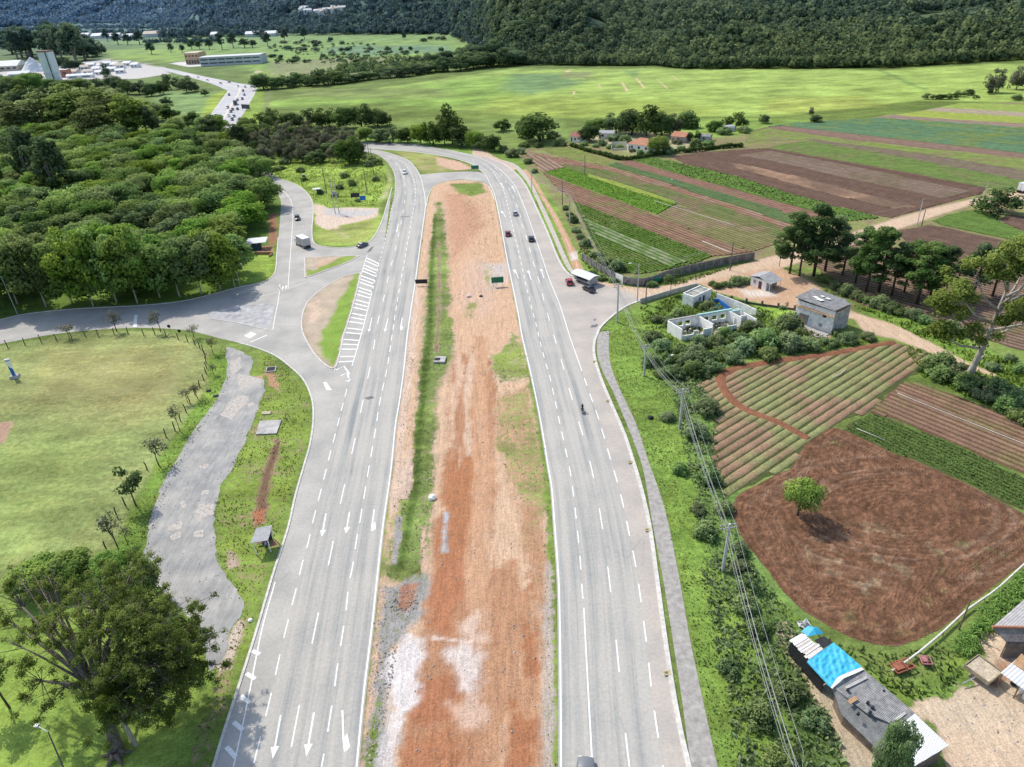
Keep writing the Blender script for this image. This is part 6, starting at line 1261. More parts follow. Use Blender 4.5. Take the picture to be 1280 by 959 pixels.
for x, y, s in ((w_*.3, dp*.4, .7), (w_*.45, dp*.3, .9), (w_*.55, dp*.6, .6), (w_*.38, dp*.65, .5)): mb.prism([(x-s, y-s*.4), (x+s*.6, y-s*.6), (x+s, y+s*.4), (x-s*.5, y+s*.5)], hb_+.78, hb_+.84)
mb.build('roof_patch', WHITEP, root)
opening(root, 'garage_door', w_*.21, -.02, 1.3, w_*.24, 2.55, PM('brown_shutter', (.30, .23, .19), .8), frame_mat=PM('pale_blue_frame', (.35, .45, .52), .8))
opening(root, 'door', w_*.40, -.14, 1.05, .8, 2.1, PM('pale_blue_door', (.62, .68, .72), .7))
opening(root, 'window', w_*.75, .02, hb_*.71, w_*.11, hb_*.2, DARKIN); opening(root, 'vent_block', w_*.70, -.14, 1.4, 1.0, 1.0, BLOCKW, frame_mat=WHITEP)
mb = MB(); mb.box((w_*.45, -1.0, .08), (w_*1.05, 1.8, .16)); mb.build('apron', M_CONC, root)
mb = MB()
for i in range(26):
    x, y = w_*.7+rnd.uniform(0, 3.5), -1.8-rnd.uniform(0, 2.2); mb.box((x, y, .15), (rnd.uniform(.2, .7), rnd.uniform(.2, .6), rnd.uniform(.2, .5)), rnd.uniform(0, 3))
o = mb.build('rubble', M_CONC, None, loc=root.location, rz=root.rotation_euler[2]); setp(o, 'heap of broken concrete in front of the grey block building', kind='stuff')
# white hut
root, w_ = frame('small_hut', (938, 357), (957, 363.5), 'small white hut with grey sheet roof in the dirt yard', 'hut'); dp = dist((957, 363.5), (973, 359)); h = 2.5
mb = MB(); wall_mb(mb, (0, 0), (w_, 0), h); wall_mb(mb, (0, dp), (0, 0), h); wall_mb(mb, (w_, dp), (0, dp), h); mb.build('walls', DIRTYW, root)
mb = MB(); wall_mb(mb, (w_, 0), (w_, dp*.55), h-.2); mb.build('side_wall', BLOCKW, root)
for y in (0, dp): mb = MB(); mb.bar((w_+1.0, y, 0), (w_+1.0, y, h-.45), .07); mb.build('post', WHITEP, root)
mb = MB(); slab_roof(mb, [(-.4, -.4, h+.1), (w_*.5, -.4, h+.75), (w_*.5, dp+.4, h+.75), (-.4, dp+.4, h+.1)], .06); slab_roof(mb, [(w_*.5, -.4, h+.78), (w_+1.3, -.4, h-.35), (w_+1.3, dp+.4, h-.35), (w_*.5, dp+.4, h+.78)], .06); mb.build('roof', ZINC, root)
opening(root, 'door', w_*.62, -.1, 1.0, .9, 2.0, PM('red_brown_door', (.16, .05, .045), .7)); opening(root, 'window', w_*.25, -.1, 1.5, .8, .9, PM('pinkish_shutter', (.45, .33, .3), .8))
# white ruins
root, w_ = frame('white_ruin', (853, 380), (866, 384.5), 'small white roofless ruin at the top of the overgrown plot', 'building'); dp = dist((866, 384.5), (892, 376)); h = 2.9
mb = MB(); wall_mb(mb, (0, 0), (w_, 0), h, .25); wall_mb(mb, (w_, 0), (w_, dp), h, .25, [(dp*.3, dp*.42, .9, 2.0), (dp*.52, dp*.66, 0, 2.1)]); wall_mb(mb, (w_, dp), (0, dp), h-.3, .25); wall_mb(mb, (0, dp), (0, 0), h, .25); wall_mb(mb, (0, dp*.5), (w_, dp*.5), h-.2, .2); mb.build('walls', DIRTYW, root)
mb = MB(); slab_roof(mb, [(.3, .3, h-.25), (w_*.97, .3, h-.35), (w_*.95, dp*.97, h-.4), (.3, dp*.9, h-.3)]); mb.build('ceiling_slab', plain('mossy_slab', (.34, .34, .28), .95, .5, 1.0), root)
root, w_ = frame('roofless_house', (834, 415), (922, 399.5), 'larger roofless white house of several rooms with teal beams', 'building'); h = 2.8; dp = -5.2
win = [(w_*k, w_*k+1.3, 1.0, 2.1) for k in (.14, .24, .50, .62, .74)]
mb = MB(); wall_mb(mb, (0, 0), (w_, 0), h, .25, win); mb.build('back_wall', DIRTYW, root)
mb = MB()
for x, l, hh in ((0, 1.0, h), (w_*.42, 1.0, h), (w_*.84, .85, h), (w_, 1.15, h*.9)): wall_mb(mb, (x, 0), (x+.8, dp*l), hh, .22)
wall_mb(mb, (.8, dp), (w_*.2, dp), 1.2, .22); wall_mb(mb, (w_*.2, dp), (w_*.45, dp), 2.0, .22, [(1, 2.4, .9, 2.0)]); wall_mb(mb, (w_*.55, dp*.95), (w_*.8, dp*.95), 1.5, .22); wall_mb(mb, (w_*.85, dp*.5), (w_*1.02, dp*.5), 2.2, .22); mb.build('room_walls', WHITEP, root)
mb = MB(); mb.box((w_*.65, 0, h+.16), (w_*.5, .5, .3)); mb.box((w_*.93, dp*.2, h+.1), (w_*.16, .4, .25)); mb.build('beam', TEAL, root)
mb = MB(); mb.box((w_*.2, 0, h+.1), (w_*.38, .4, .2)); mb.build('concrete_beam', M_CONC, root)
mb = MB()
for i in range(40): mb.box((rnd.uniform(.8, w_*.8), dp*rnd.uniform(.1, .95), .15), (rnd.uniform(.2, .8), rnd.uniform(.2, .6), rnd.uniform(.15, .5)), rnd.uniform(0, 3))
mb.build('rubble', plain('pink_rubble', (.55, .47, .43), .95, .3, 1.0), root)['kind'] = 'stuff'
def wall_thing(name, pts, h, t, label, mat, cat='wall', post=None, pstep=2.6, pm=None, smooth=6):
    P = resample(smooth_line(GP(pts), smooth), .9); mb = MB(); kerb_mesh(mb, P, t, h, z=-.05); b0 = P[0]
    root = empty(name, (b0[0], b0[1], 0), 0, label, cat); P0 = Vector((b0[0], b0[1], 0)); mb.v = [tuple(Vector(v)-P0) for v in mb.v]; mb.build('panels', mat, root)
    if post:
        me = None
        for p in resample(P, pstep):
            if me is None: m2 = MB(); m2.box((0, 0, (h+post)/2), (t+.16, t+.16, h+post)); me = m2.mesh('post', pm or mat)
            link('post', me, root, (p[0]-b0[0], p[1]-b0[1], 0))
    return root
wall_thing('concrete_wall', [(728, 326), (742, 334.5), (755, 343), (768, 350), (781, 355.5), (800, 357.5), (815, 355), (830, 349), (850, 343.5), (880, 336.5), (910, 330), (942, 324.5)], 2.2, .12, 'long weathered grey slab wall around the lettuce field', plain('grey_slab_wall', (.22, .20, .185), .95, .4, .7), post=.1, pm=PM('slab_wall_post', (.30, .28, .26), .9))
wall_thing('concrete_wall', [(800, 379.5), (820, 373.5), (845, 366), (871, 359.5)], 1.3, .35, 'low grey wall with pale top along the overgrown plot', M_CONC)
wall_thing('ruin_wall', [(895, 377.5), (912, 384), (930, 391.5), (944, 398)], 2.3, .22, 'pierced white wall beside the empty blue pool', DIRTYW, smooth=2)
wall_thing('low_wall', [(914, 375.5), (940, 380.5), (965, 384), (993, 388)], .55, .25, 'dark low wall along the dirt yard behind the little lawn', PM('dark_low_wall', (.10, .09, .08), .95), post=.7, pstep=3.0)
# pool
root = empty('empty_pool', G(901, 384), 0, 'empty blue painted pool beside the pierced white wall', 'pool')
pp = [tuple(Vector(G(*q)-G(901, 384)).xy) for q in ((891, 379), (899, 388), (911, 388.5), (898, 379))]; mb = MB(); mb.prism(pp, 0, .05); mb.build('pool_floor', PM('pool_blue', (.05, .22, .5), .6), root)
mb = MB()
for i in range(4): wall_mb(mb, pp[i], pp[(i+1) % 4], 1.1 if i in (2, 3) else .35, .2)
mb.build('pool_walls', BLUEP, root)
# white board and green container by the slab wall
root, w_ = frame('white_board', (770.5, 351), (779.5, 355), 'square white board leaning on the slab wall corner', 'board'); mb = MB(); mb.box((w_/2, -.3, 1.15), (w_, .08, 2.3)); mb.build('board', WHITEP, root); mb = MB(); mb.box((w_*.3, -.2, .9), (.1, .1, 1.8)); mb.box((w_*.8, -.2, .9), (.1, .1, 1.8)); mb.build('brace', WOODM, root)
root, w_ = frame('green_container', (815, 355.5), (826, 353), 'green waste container by the slab wall on the dirt road', 'container'); mb = MB(); mb.box((w_/2, .55, .75), (w_, 1.1, 1.0)); mb.build('tub', GREENP, root); mb = MB(); mb.box((w_/2, .55, 1.32), (w_*1.05, 1.25, .12)); mb.build('lid', PM('green_lid', (.03, .24, .15), .5), root)
for x in (.2, w_-.2): mb = MB(); mb.bar((x, .1, .14), (x, 1.0, .14), .13); mb.build('wheel', BLACK, root)
# food trailer at the roadside
root, w_ = frame('food_trailer', (717, 350), (739, 358.5), 'roadside snack trailer under a curved white roof beside parked cars', 'trailer'); dp = 2.5
mb = MB(); wall_mb(mb, (.3, 0), (w_-.3, 0), 2.1, .1, [(1.0, w_-1.6, 1.0, 1.8)], .4); wall_mb(mb, (.3, dp), (w_-.3, dp), 2.1, .1, (), .4); wall_mb(mb, (.3, 0), (.3, dp), 2.1, .1, (), .4); wall_mb(mb, (w_-.3, 0), (w_-.3, dp), 2.1, .1, (), .4); mb.box((w_/2, dp/2, .45), (w_-.6, dp, .1)); mb.build('body', PM('trailer_grey', (.42, .40, .39), .7, .2, 1.5), root)
rings = []
for x in (-.3, w_+.3): rings.append([(x, -.9+(dp+1.5)*t, 2.15+.55*math.sin(math.pi*t)) for t in np.linspace(0, 1, 9)]+[(x, -.9+(dp+1.5)*t, 2.08+.55*math.sin(math.pi*t)) for t in np.linspace(1, 0, 9)])
mb = MB(); mb.loft(rings); mb.build('roof', WROOF, root); mb = MB(); mb.box((w_*.45, -.25, 1.0), (w_*.6, .5, .06)); mb.build('counter', STEEL, root); mb = MB(); mb.box((w_/2, dp*.6, 1.2), (w_-.9, .1, 1.3)); mb.build('interior', DARKIN, root)
for x in (w_*.25, w_*.7):
    for y in (.1, dp-.1): mb = MB(); mb.bar((x, y-.1, .32), (x, y+.1, .32), .32, n=14); mb.build('wheel', BLACK, root)
for x in (-.2, w_+.2): mb = MB(); mb.bar((x, -.8, 0), (x, -.8, 2.15), .05); mb.build('post', STEEL, root)
# long shed at the bottom right
b = G(1080, 890); root = empty('long_shed', b, 0, 'long low shed roofed with grey corrugated sheets and a bright white end bay', 'shed')
def lp(px, py, z): return tuple(Vector(G(px, py, z)-b))
def roof_part(name, pts, mat, t=.07, parent=None, rib=None):
    """rib direction follows pts[0]->pts[1]; the object's own y axis is turned to it"""
    p = [Vector(lp(*q)) for q in pts]; d = (p[1]-p[0]); a = math.atan2(d.y, d.x)-math.pi/2; c, s = math.cos(-a), math.sin(-a)
    mb = MB(); slab_roof(mb, [(v.x*c-v.y*s, v.x*s+v.y*c, v.z) for v in p], t); return mb.build(name, mat, parent or root, rz=a)
roof_part('roof', [(1039.5, 857.5, 2.7), (1080, 836.8, 3.2), (1114, 866, 3.2), (1084, 892, 2.7)], FIBRO)
roof_part('roof', [(1083, 891, 2.78), (1113, 865, 3.28), (1143.5, 891.5, 3.2), (1123, 908.5, 2.7)], FIBRO)
roof_part('lean_to_roof', [(1052, 893, 1.7), (1040, 859, 2.62), (1122.5, 909, 2.62), (1100, 940, 1.6)], mat_corr('dark_lean_to', (.15, .155, .15), (.28, .28, .27), 2.2))
roof_part('white_roof', [(1122.6, 908.4, 2.85), (1143.3, 891.8, 3.3), (1186, 932, 3.2), (1143.5, 957.5, 2.75)], WROOF, .1)
roof_part('roof_sheet', [(1056, 858, 2.98), (1082, 845, 3.26), (1085, 848, 3.26), (1059, 861, 2.98)], mat_corr('pale_sheet', (.42, .41, .39), (.56, .54, .5), 2.2), .03)
roof_part('roof_sheet', [(1059, 876, 2.92), (1069, 870, 3.06), (1073, 874, 3.06), (1063, 880, 2.92)], RUST, .03)
roof_part('roof_sheet', [(1117, 899, 2.95), (1130, 889, 3.18), (1133, 892, 3.18), (1120, 902, 2.95)], bpy.data.materials['pale_sheet'], .03)
for q in ((1060, 862), (1091, 884), (1088, 890), (1105, 864), (1073, 892), (1085, 878)):
    v = lp(q[0], q[1], 3.1); mb = MB(); mb.box((v[0], v[1], v[2]-.03), (.38, .28, .22), .7, taper=.8); mb.build('roof_stone', BLACK, root)
mb = MB()
for (x0, y0, z0), (x1, y1, z1) in (((1045, 868, 1.9), (1056, 894, 1.6)), ((1082, 842, 3.0), (1142, 893, 3.0)), ((1143, 950, 2.6), (1180, 930, 3.0)), ((1180, 930, 3.0), (1143, 895, 3.0)), ((1056, 894, 1.6), (1104, 938, 1.6)), ((1104, 938, 1.6), (1143, 952, 2.6))):
    wall_mb(mb, lp(x0, y0, z0)[:2], lp(x1, y1, z1)[:2], min(z0, z1)-.15, .12)
mb.build('walls', PM('shed_boards', (.20, .15, .12), .9, .35, 1.2), root)
# tarpaulin
b = G(1040, 850); U = np.linspace(0, 1, 34)
c4 = [Vector(G(*q)-b) for q in ((1009, 826, 2.5), (1042, 803, 3.0), (1077, 833, 3.3), (1038.5, 858, 2.75))]; vs = []
for v in U:
    for u in U:
        p = c4[0].lerp(c4[1], u).lerp(c4[3].lerp(c4[2], u), v); wr = .14*(fbm(np.array([u*3+v*9]), np.array([v*2.0-u*5]), .8, 3)[0]-.5)*4+.07*math.sin((u*1.0+v*.55)*34)*math.sin(v*3.1)
        sag = -.28*math.sin(math.pi*v)*math.sin(math.pi*u)*.3; edge = min(u, 1-u, v, 1-v); vs.append((p.x, p.y, p.z+wr*.55*min(1, edge*8+.3)+sag-(.25 if u < .02 else 0)))
n = len(U); fs = [(i*n+j, i*n+j+1, (i+1)*n+j+1, (i+1)*n+j) for i in range(n-1) for j in range(n-1)]
mb = MB(); mb.add(vs, fs); o = mb.build('tarpaulin', plain('cyan_tarp', (.04, .40, .60), .5, .15, 1.5, spec=.4), None, True, b); setp(o, 'wrinkled bright blue tarpaulin stretched over the shed', 'tarpaulin')
mb = MB(); mb.add([tuple(Vector(G(*q)-b)) for q in ((1038.5, 859, 2.8), (1048, 846, 3.3), (1062, 839, 3.35), (1077, 834, 3.3), (1080, 837, 3.35), (1055, 848, 3.3), (1040, 861, 2.85))], [(0, 1, 2, 3, 4, 5, 6)]); mb.build('white_sheet', PM('white_plastic', (.72, .71, .68), .6), o)
# end bay with planks and black sheet walls
b = G(1008, 830); root = empty('plank_bay', b, 0, 'end bay of the shed covered with loose pale boards and black sheeting', 'shed')
for i in range(11):
    t = i/10.5; p0 = Vector(lp(988, 800, 2.3)).lerp(Vector(lp(1008, 824, 2.3)), t); p1 = Vector(lp(1004, 791, 2.6)).lerp(Vector(lp(1026, 811, 2.6)), t); d = Vector(lp(1008, 824, 2.3))-Vector(lp(988, 800, 2.3)); d = d.normalized()*.36
    e = (p1-p0).normalized()*rnd.uniform(-.25, .25); mb = MB(); z = .05+.02*(i % 3); mb.add([tuple(p0+e+Vector((0, 0, z))), tuple(p1+e+Vector((0, 0, z))), tuple(p1+d+e+Vector((0, 0, z+.03))), tuple(p0+d+e+Vector((0, 0, z+.03)))], [(0, 1, 2, 3)]); mb.build('board', PM(*rnd.choice([('pale_board', (.62, .58, .53), .8), ('worn_board', (.46, .41, .36), .85), ('white_board_face', (.74, .72, .69), .8)])), root)
mb = MB()
for a_, c_, z_ in (((988, 803), (1010, 829), 2.1), ((1010, 829), (1030, 852), 2.1), ((988, 803), (1003, 794), 2.3), ((1010, 829), (1028, 814), 2.2)): wall_mb(mb, lp(*a_, 1.9)[:2], lp(*c_, 1.9)[:2], z_, .08)
mb.build('black_sheeting', BLACK, root)
mb = MB(); slab_roof(mb, [lp(1018, 800, 2.2), lp(1030, 795, 2.2), lp(1041, 803, 2.3), lp(1028, 811, 2.3)], .05); mb.build('black_roof', BLACK, root)
mb = MB(); q = lp(1015, 791, 2.3); mb.add([(q[0]+dx, q[1]+dy, q[2]+dz) for dx, dy, dz in ((-1.2, .3, -.1), (-.2, .8, .3), (1.0, .6, .1), (1.4, -.1, -.2), (.3, -.5, .25), (-.7, -.5, 0), (.2, .2, .55))], [(0, 1, 6), (1, 2, 6), (2, 3, 6), (3, 4, 6), (4, 5, 6), (5, 0, 6)]); mb.build('blue_scrap', bpy.data.materials['cyan_tarp'], root)
b = G(1006, 784); mb = MB(); pts_ = [(rnd.gauss(0, .5), rnd.gauss(0, .4), abs(rnd.gauss(.4, .3))) for _ in range(26)]; mb.add(pts_, [(i, (i+7) % 26, (i+13) % 26) for i in range(26)]); setp(mb.build('plastic_sheet', bpy.data.materials['white_plastic'], None, loc=b), 'crumpled white plastic sheet snagged at the shed end', 'plastic sheet')
# tiled farm building and open shed, cut by the edge of the view
b = G(1265, 800); root = empty('farm_building', b, 0, 'grey roofed farm building with a striped tile slope by the corn', 'building')
Rg = Vector(lp(1240, 784, 3.9)); dr = (Vector(lp(1300, 785, 3.9))-Rg).normalized()*14; Up = Vector(lp(1284, 746, 2.7)); Lw = Vector(lp(1258, 802, 2.8))
def roof_v(name, vv, mat):
    d = vv[1]-vv[0]; a = math.atan2(d.y, d.x)-math.pi/2; c, s = math.cos(-a), math.sin(-a); mb = MB(); slab_roof(mb, [(v.x*c-v.y*s, v.x*s+v.y*c, v.z) for v in vv], .1); return mb.build(name, mat, root, rz=a)
roof_v('roof', [Rg, Up, Up+dr, Rg+dr], mat_corr('pale_grey_roof', (.36, .34, .33), (.50, .48, .46), 1.2)); roof_v('tile_roof', [Lw, Rg, Rg+dr, Lw+dr], mat_corr('grey_brown_tiles', (.20, .17, .155), (.36, .31, .28), 2.0, .5))
mb = MB(); mb.bar(tuple(Rg+Vector((0, 0, .05))), tuple(Rg+dr+Vector((0, 0, .05))), .16); mb.build('ridge_cap', REDT, root)
mb = MB(); a_ = Up.lerp(Rg, .08)+dr*.03; c_ = Lw.lerp(Rg, .12)+dr*.03
wall_mb(mb, c_.xy, (c_+dr).xy, 2.5, .2, [(2, 4.5, 0, 2.2)]); wall_mb(mb, a_.xy, c_.xy, 2.5, .2); mb.build('walls', PM('brown_brick_wall', (.24, .19, .16), .9, .3, 1.0), root)
b = G(1275, 855); root = empty('open_shed', b, 0, 'open sided shed with a white striped sheet roof and stored barrels', 'shed')
roof_part('roof', [(1251, 841, 2.3), (1275, 820, 2.6), (1345, 866, 2.6), (1318, 890, 2.3)], mat_corr('striped_zinc', (.74, .74, .73), (.60, .60, .6), .9, .2)); roof_part('rusty_panel', [(1266, 829, 2.55), (1277, 817, 2.75), (1345, 862, 2.75), (1330, 872, 2.6)], RUST)
for q in ((1253, 842), (1275, 856), (1276, 822), (1300, 875)): v = lp(q[0], q[1], 2.25); mb = MB(); mb.bar((v[0], v[1], -.05), v, .07); mb.build('post', WOODM, root)
mb = MB(); wall_mb(mb, lp(1277, 822, 2.4)[:2], lp(1340, 864, 2.4)[:2], 2.3, .1); mb.build('back_wall', BLACK, root)
for q, m in (((1272, 858), PM('barrel_blue', (.12, .2, .3), .5)), ((1276, 866), WHITEP), ((1266, 856), BLACK), ((1281, 874), WHITEP)):
    v = G(*q); mb = MB(); mb.tube([(0, 0, 0), (0, 0, .1), (0, 0, .45), (0, 0, .8), (0, 0, .9)], [.26, .3, .32, .3, .26], 14); o = mb.build('barrel', m, None, True, v); setp(o, {'barrel_blue': 'dull blue barrel under the striped roof', 'black_sheet': 'black barrel under the striped roof'}.get(m.name, 'white barrel standing by the open shed'), 'barrel', 'barrels by the open shed')
# farm houses in the middle distance
root, _ = hip_house('farmhouse', (785, 187.5), (811, 191), 8.5, 3.0, 2.3, 'white farmhouse with an orange hipped tile roof')
hip_house('outbuilding', (839, 177.5), (855, 179), 7.0, 2.8, 1.7, 'far outbuilding with a red tile roof and brown walls', wall=PM('pinkish_wall', (.52, .40, .34), .9, .2, 1.0), cat='house', gable=True)
hip_house('cottage', (713, 177), (724, 178.5), 6.0, 2.7, 1.6, 'small cottage with a maroon roof beside the big round tree', roof=MAROON, gable=True)
hip_house('white_outbuilding', (748, 173.5), (766, 174), 5.0, 2.8, 1.0, 'white outbuilding with a pale roof behind the farm garden', roof=ZINC, gable=True)
hip_house('stone_shed', (872, 176), (886, 177), 4.0, 2.3, .8, 'low grey shed behind the far red roof', wall=BLOCKW, roof=FIBRO, gable=True)
root, w_ = frame('garden_wall', (764.5, 188), (784, 187.5), 'cream garden wall beside the orange roofed farmhouse', 'wall'); mb = MB(); wall_mb(mb, (0, 0), (w_, 0), .9, .2); wall_mb(mb, (0, 6), (w_, 6), 2.6, .2); wall_mb(mb, (0, 0), (0, 6), 1.6, .2); mb.build('wall', PM('cream_wall', (.72, .66, .52), .9), root)
root = empty('water_tower', G(781, 169), 0, 'slim grey water tower among the farm trees', 'water tower'); h = TOP(781, 169, 153)
for sx in (-.7, .7):
    for sy in (-.7, .7): mb = MB(); mb.bar((sx, sy, 0), (sx*.8, sy*.8, h*.72), .14); mb.build('leg', PALEPOLE, root)
mb = MB(); mb.tube([(0, 0, h*.72), (0, 0, h*.74), (0, 0, h*.96), (0, 0, h)], [.9, 1.0, 1.0, .6], 16); mb.build('tank', PM('tank_grey', (.5, .5, .48), .8), root, True)
root = empty('white_tunnel', G(909, 164), .3, 'pale rounded plastic tunnel shed between two trees', 'shed'); mb = MB(); L_ = 15*MPP(909, 164)
mb.loft([[(x, 2.6*math.cos(t), 2.9*math.sin(t)) for t in np.linspace(0, math.pi, 10)] for x in (-L_/2, L_/2)], closed=False, cap=True); mb.build('cover', PM('grey_white_plastic', (.55, .55, .55), .6), root); mb = MB(); mb.box((0, -2.62, .15), (L_, .12, .3)); mb.build('sill', BLOCKW, root)
# west hut
root, w_ = frame('roadside_hut', (311.5, 314), (333, 312), 'open roadside hut with a flat white roof at the edge of the wood', 'hut'); dp = 4.5
mb = MB(); slab_roof(mb, [(-.6, -.6, 2.6), (w_+.4, -.6, 2.6), (w_+.4, dp, 2.8), (-.6, dp, 2.8)], .14); mb.build('roof', WROOF, root); mb = MB(); wall_mb(mb, (0, 0), (0, dp), 2.5); mb.build('wall', WHITEP, root)
mb = MB(); mb.box((w_*.45, .6, 1.0), (w_*.55, 1.4, 1.7)); mb.build('stall', PM('dark_blue_stall', (.05, .07, .11), .7), root)
for x in (w_*.5, w_-.1): mb = MB(); mb.bar((x, 0, 0), (x, 0, 2.5), .07); mb.build('post', WHITEP, root)
root, w_ = frame('retaining_wall', (318, 318), (341, 318), 'low brick red retaining wall below the flat roofed hut', 'wall'); mb = MB(); wall_mb(mb, (0, 0), (w_, 0), .8, .25); wall_mb(mb, (w_, 0), (w_, -2.5), .6, .25); mb.build('wall', PM('red_brick', (.44, .22, .13), .9, .25, 1.5), root); mb = MB(); mb.box((w_/2, 0, .84), (w_+.2, .4, .08)); mb.build('coping', PM('orange_coping', (.52, .30, .19), .9), root)
# bus shelter
b = G(333, 687); root = empty('bus_shelter', b, 0, 'small bus shelter with a grey sheet roof beside the ramp', 'bus shelter')
roof_part('roof', [(312.8, 679, 2.5), (320.3, 660.3, 2.7), (340.5, 656, 2.7), (335, 675.3, 2.5)], ZINC, .09)
for q in ((316, 678), (334, 674), (322, 662), (338, 658)): v = Vector(lp(q[0], q[1], 2.45)); mb = MB(); mb.bar((v.x, v.y, 0), tuple(v), .08); mb.build('post', WHITEP, root)
v1, v2 = Vector(lp(322, 664, 2.4)), Vector(lp(337, 660, 2.4)); mb = MB(); wall_mb(mb, v1.xy, v2.xy, 1.7, .1); mb.build('back_wall', PM('dark_boards', (.07, .06, .055), .9), root); mb = MB(); m_ = v1.lerp(v2, .5); mb.box((m_.x-.2, m_.y-.5, .45), (2.2, .4, .07), .2); mb.build('bench', WOODM, root)
# the lawn pylon sign
b = G(19, 472); root = empty('totem_sign', b, R(20), 'tall white and blue pylon sign on the lawn', 'sign'); h = TOP(19, 472, 449); mb = MB(); mb.box((0, 0, .3), (1.9, 1.5, .6), taper=.85); mb.build('base', BLOCKW, root)
mb = MB(); mb.loft([[(-.42*k, -.16, z), (.42*k, -.16, z), (.42*k, .16, z), (-.42*k, .16, z)] for k, z in ((.8, .6), (.9, h*.55), (1.15, h))]); mb.build('panel', WHITEP, root)
mb = MB(); mb.add([(-.3, -.19, .62), (.33, -.19, .62), (.36, -.19, h*.42), (.2, -.19, h*.52), (-.1, -.19, h*.56), (-.36, -.19, h*.7)], [(0, 1, 2, 3, 4, 5)]); mb.add([(-.38, -.19, h*.9), (.42, -.19, h*.9), (.42, -.19, h*.94), (-.4, -.19, h*.94)], [(0, 1, 2, 3)]); mb.build('blue_panel', BLUEP, root)
# slabs and boxes
def slab_thing(name, pts, h, label, cat, mat=M_CONC, lid=None):
    c = GP(pts).mean(0); P = [tuple(q-c) for q in GP(pts)]; root = empty(name, (c[0], c[1], 0), 0, label, cat); mb = MB(); mb.prism(P, -.1, h); mb.build('slab', mat, root)
    if lid: mb = MB(); mb.prism([(p[0]*lid[0]+lid[1], p[1]*lid[0]) for p in P], h, h+.03); mb.build('cover', lid[2], root)  # dark plate on the solid slab, painted as the shade inside an opening
slab_thing('concrete_slab', [(320, 544), (325, 527.5), (352, 526), (346, 543)], .25, 'broad weathered concrete slab in the grass beside the ramp', 'slab')
slab_thing('drain_pit', [(332, 466), (333.5, 460), (346, 459), (344.5, 465)], .25, 'drain pit with a dark opening near the ramp bend', 'drain pit', lid=(.8, 0, DARKIN))
slab_thing('concrete_block', [(327, 519), (328, 515.5), (339, 515), (338, 518.5)], .25, 'narrow yellowish concrete block above the broad slab', 'block', PM('yellow_stained_concrete', (.48, .42, .27), .9, .2, 1.0))
slab_thing('culvert_box', [(542, 454.5), (544, 448), (558, 447.5), (556, 454.5)], .45, 'half open culvert box at the median ditch', 'culvert', lid=(.5, -.55, DARKIN))
slab_thing('ditch_cover', [(382, 660), (386, 661), (386, 664), (382, 663)], .1, 'tiny pale cover on the ramp lane', 'cover', PM('cover_pale', (.5, .48, .44), .9)) if False else None
for q, lab in (((261, 489), 'upper of two dark stones by the young trees'), ((270, 495.5), 'lower of two dark stones by the gravel track')):
    mb = MB(); mb.box((0, 0, .15), (1.1, .6, .35), .3, taper=.7); setp(mb.build('stone', PM('dark_stone', (.09, .085, .08), .9), None, loc=G(*q)), lab, 'stone')
def lumpy(name, q, s, mat, label, cat, seed=1):
    r = random.Random(seed); import bmesh; bm = bmesh.new(); bmesh.ops.create_icosphere(bm, subdivisions=2, radius=s)
    for v in bm.verts: v.co *= r.uniform(.75, 1.15); v.co.z = max(v.co.z*.75, -s*.35)
    me = bpy.data.meshes.new(name); bm.to_mesh(me); bm.free(); me.materials.append(mat); o = link(name, me, None, G(*q)); o.location.z = s*.3; setp(o, label, cat)
lumpy('white_sack', (540, 623), .65, WHITEP, 'white sack lying at the edge of the median ditch', 'sack'); lumpy('white_bag', (313, 776), .32, WHITEP, 'white bag on the grass beside the ramp kerb', 'bag', 2); lumpy('white_stone', (586, 371), .6, plain('pale_stone', (.70, .62, .56), .9), 'pale boulder on the sandy median', 'boulder', 3)
lumpy('dark_rock', (601, 371), .5, PM('dark_stone', (.09, .085, .08), .9), 'dark rock by the green road sign', 'rock', 4); lumpy('tyre_heap', (813, 523), .55, BLACK, 'dark heap of rubbish in the tall verge grass', 'rubbish', 5)
for i, q in enumerate([(743.5, 452.5), (760, 501.5), (788, 578.5), (809.5, 663), (834, 842)]):
    root = empty('kerb_drain', G(*q), .2, 'yellowish drain inlet set in the whitewashed kerb', 'drain', 'drain inlets along the kerb'); mb = MB(); mb.box((0, 0, .10), (.85, .6, .2)); mb.build('inlet', PM('drain_yellow', (.50, .43, .24), .9, .3, 2.0), root); mb = MB(); mb.box((-.1, 0, .205), (.4, .3, .02)); mb.build('grate', PM('grate_grey', (.16, .15, .13), .8), root)
# small wayside structures in the bright grass wedge
root, w_ = frame('wayside_stall', (393.5, 243.5), (401, 243), 'small stall with a white roof in the bright grass', 'stall'); mb = MB(); mb.box((w_*.7, .8, 1.0), (w_*.6, 1.4, 2.0)); mb.build('box', PM('dark_green_box', (.05, .07, .06), .8), root); mb = MB(); mb.box((w_*.4, .8, 2.15), (w_*1.3, 2.2, .12)); mb.build('roof', WROOF, root); mb = MB(); mb.bar((0, .2, 0), (0, .2, 2.1), .06); mb.build('post', WHITEP, root)
root, w_ = frame('dark_cabinet', (378.5, 224.5), (381.5, 224.5), 'upright dark cabinet in the bright grass', 'cabinet'); mb = MB(); mb.box((w_/2, .3, .95), (w_, .6, 1.9)); mb.build('cabinet', BLACK, root); mb = MB(); mb.box((w_/2, .3, 1.95), (w_*1.15, .75, .1)); mb.build('cap', STEEL, root)
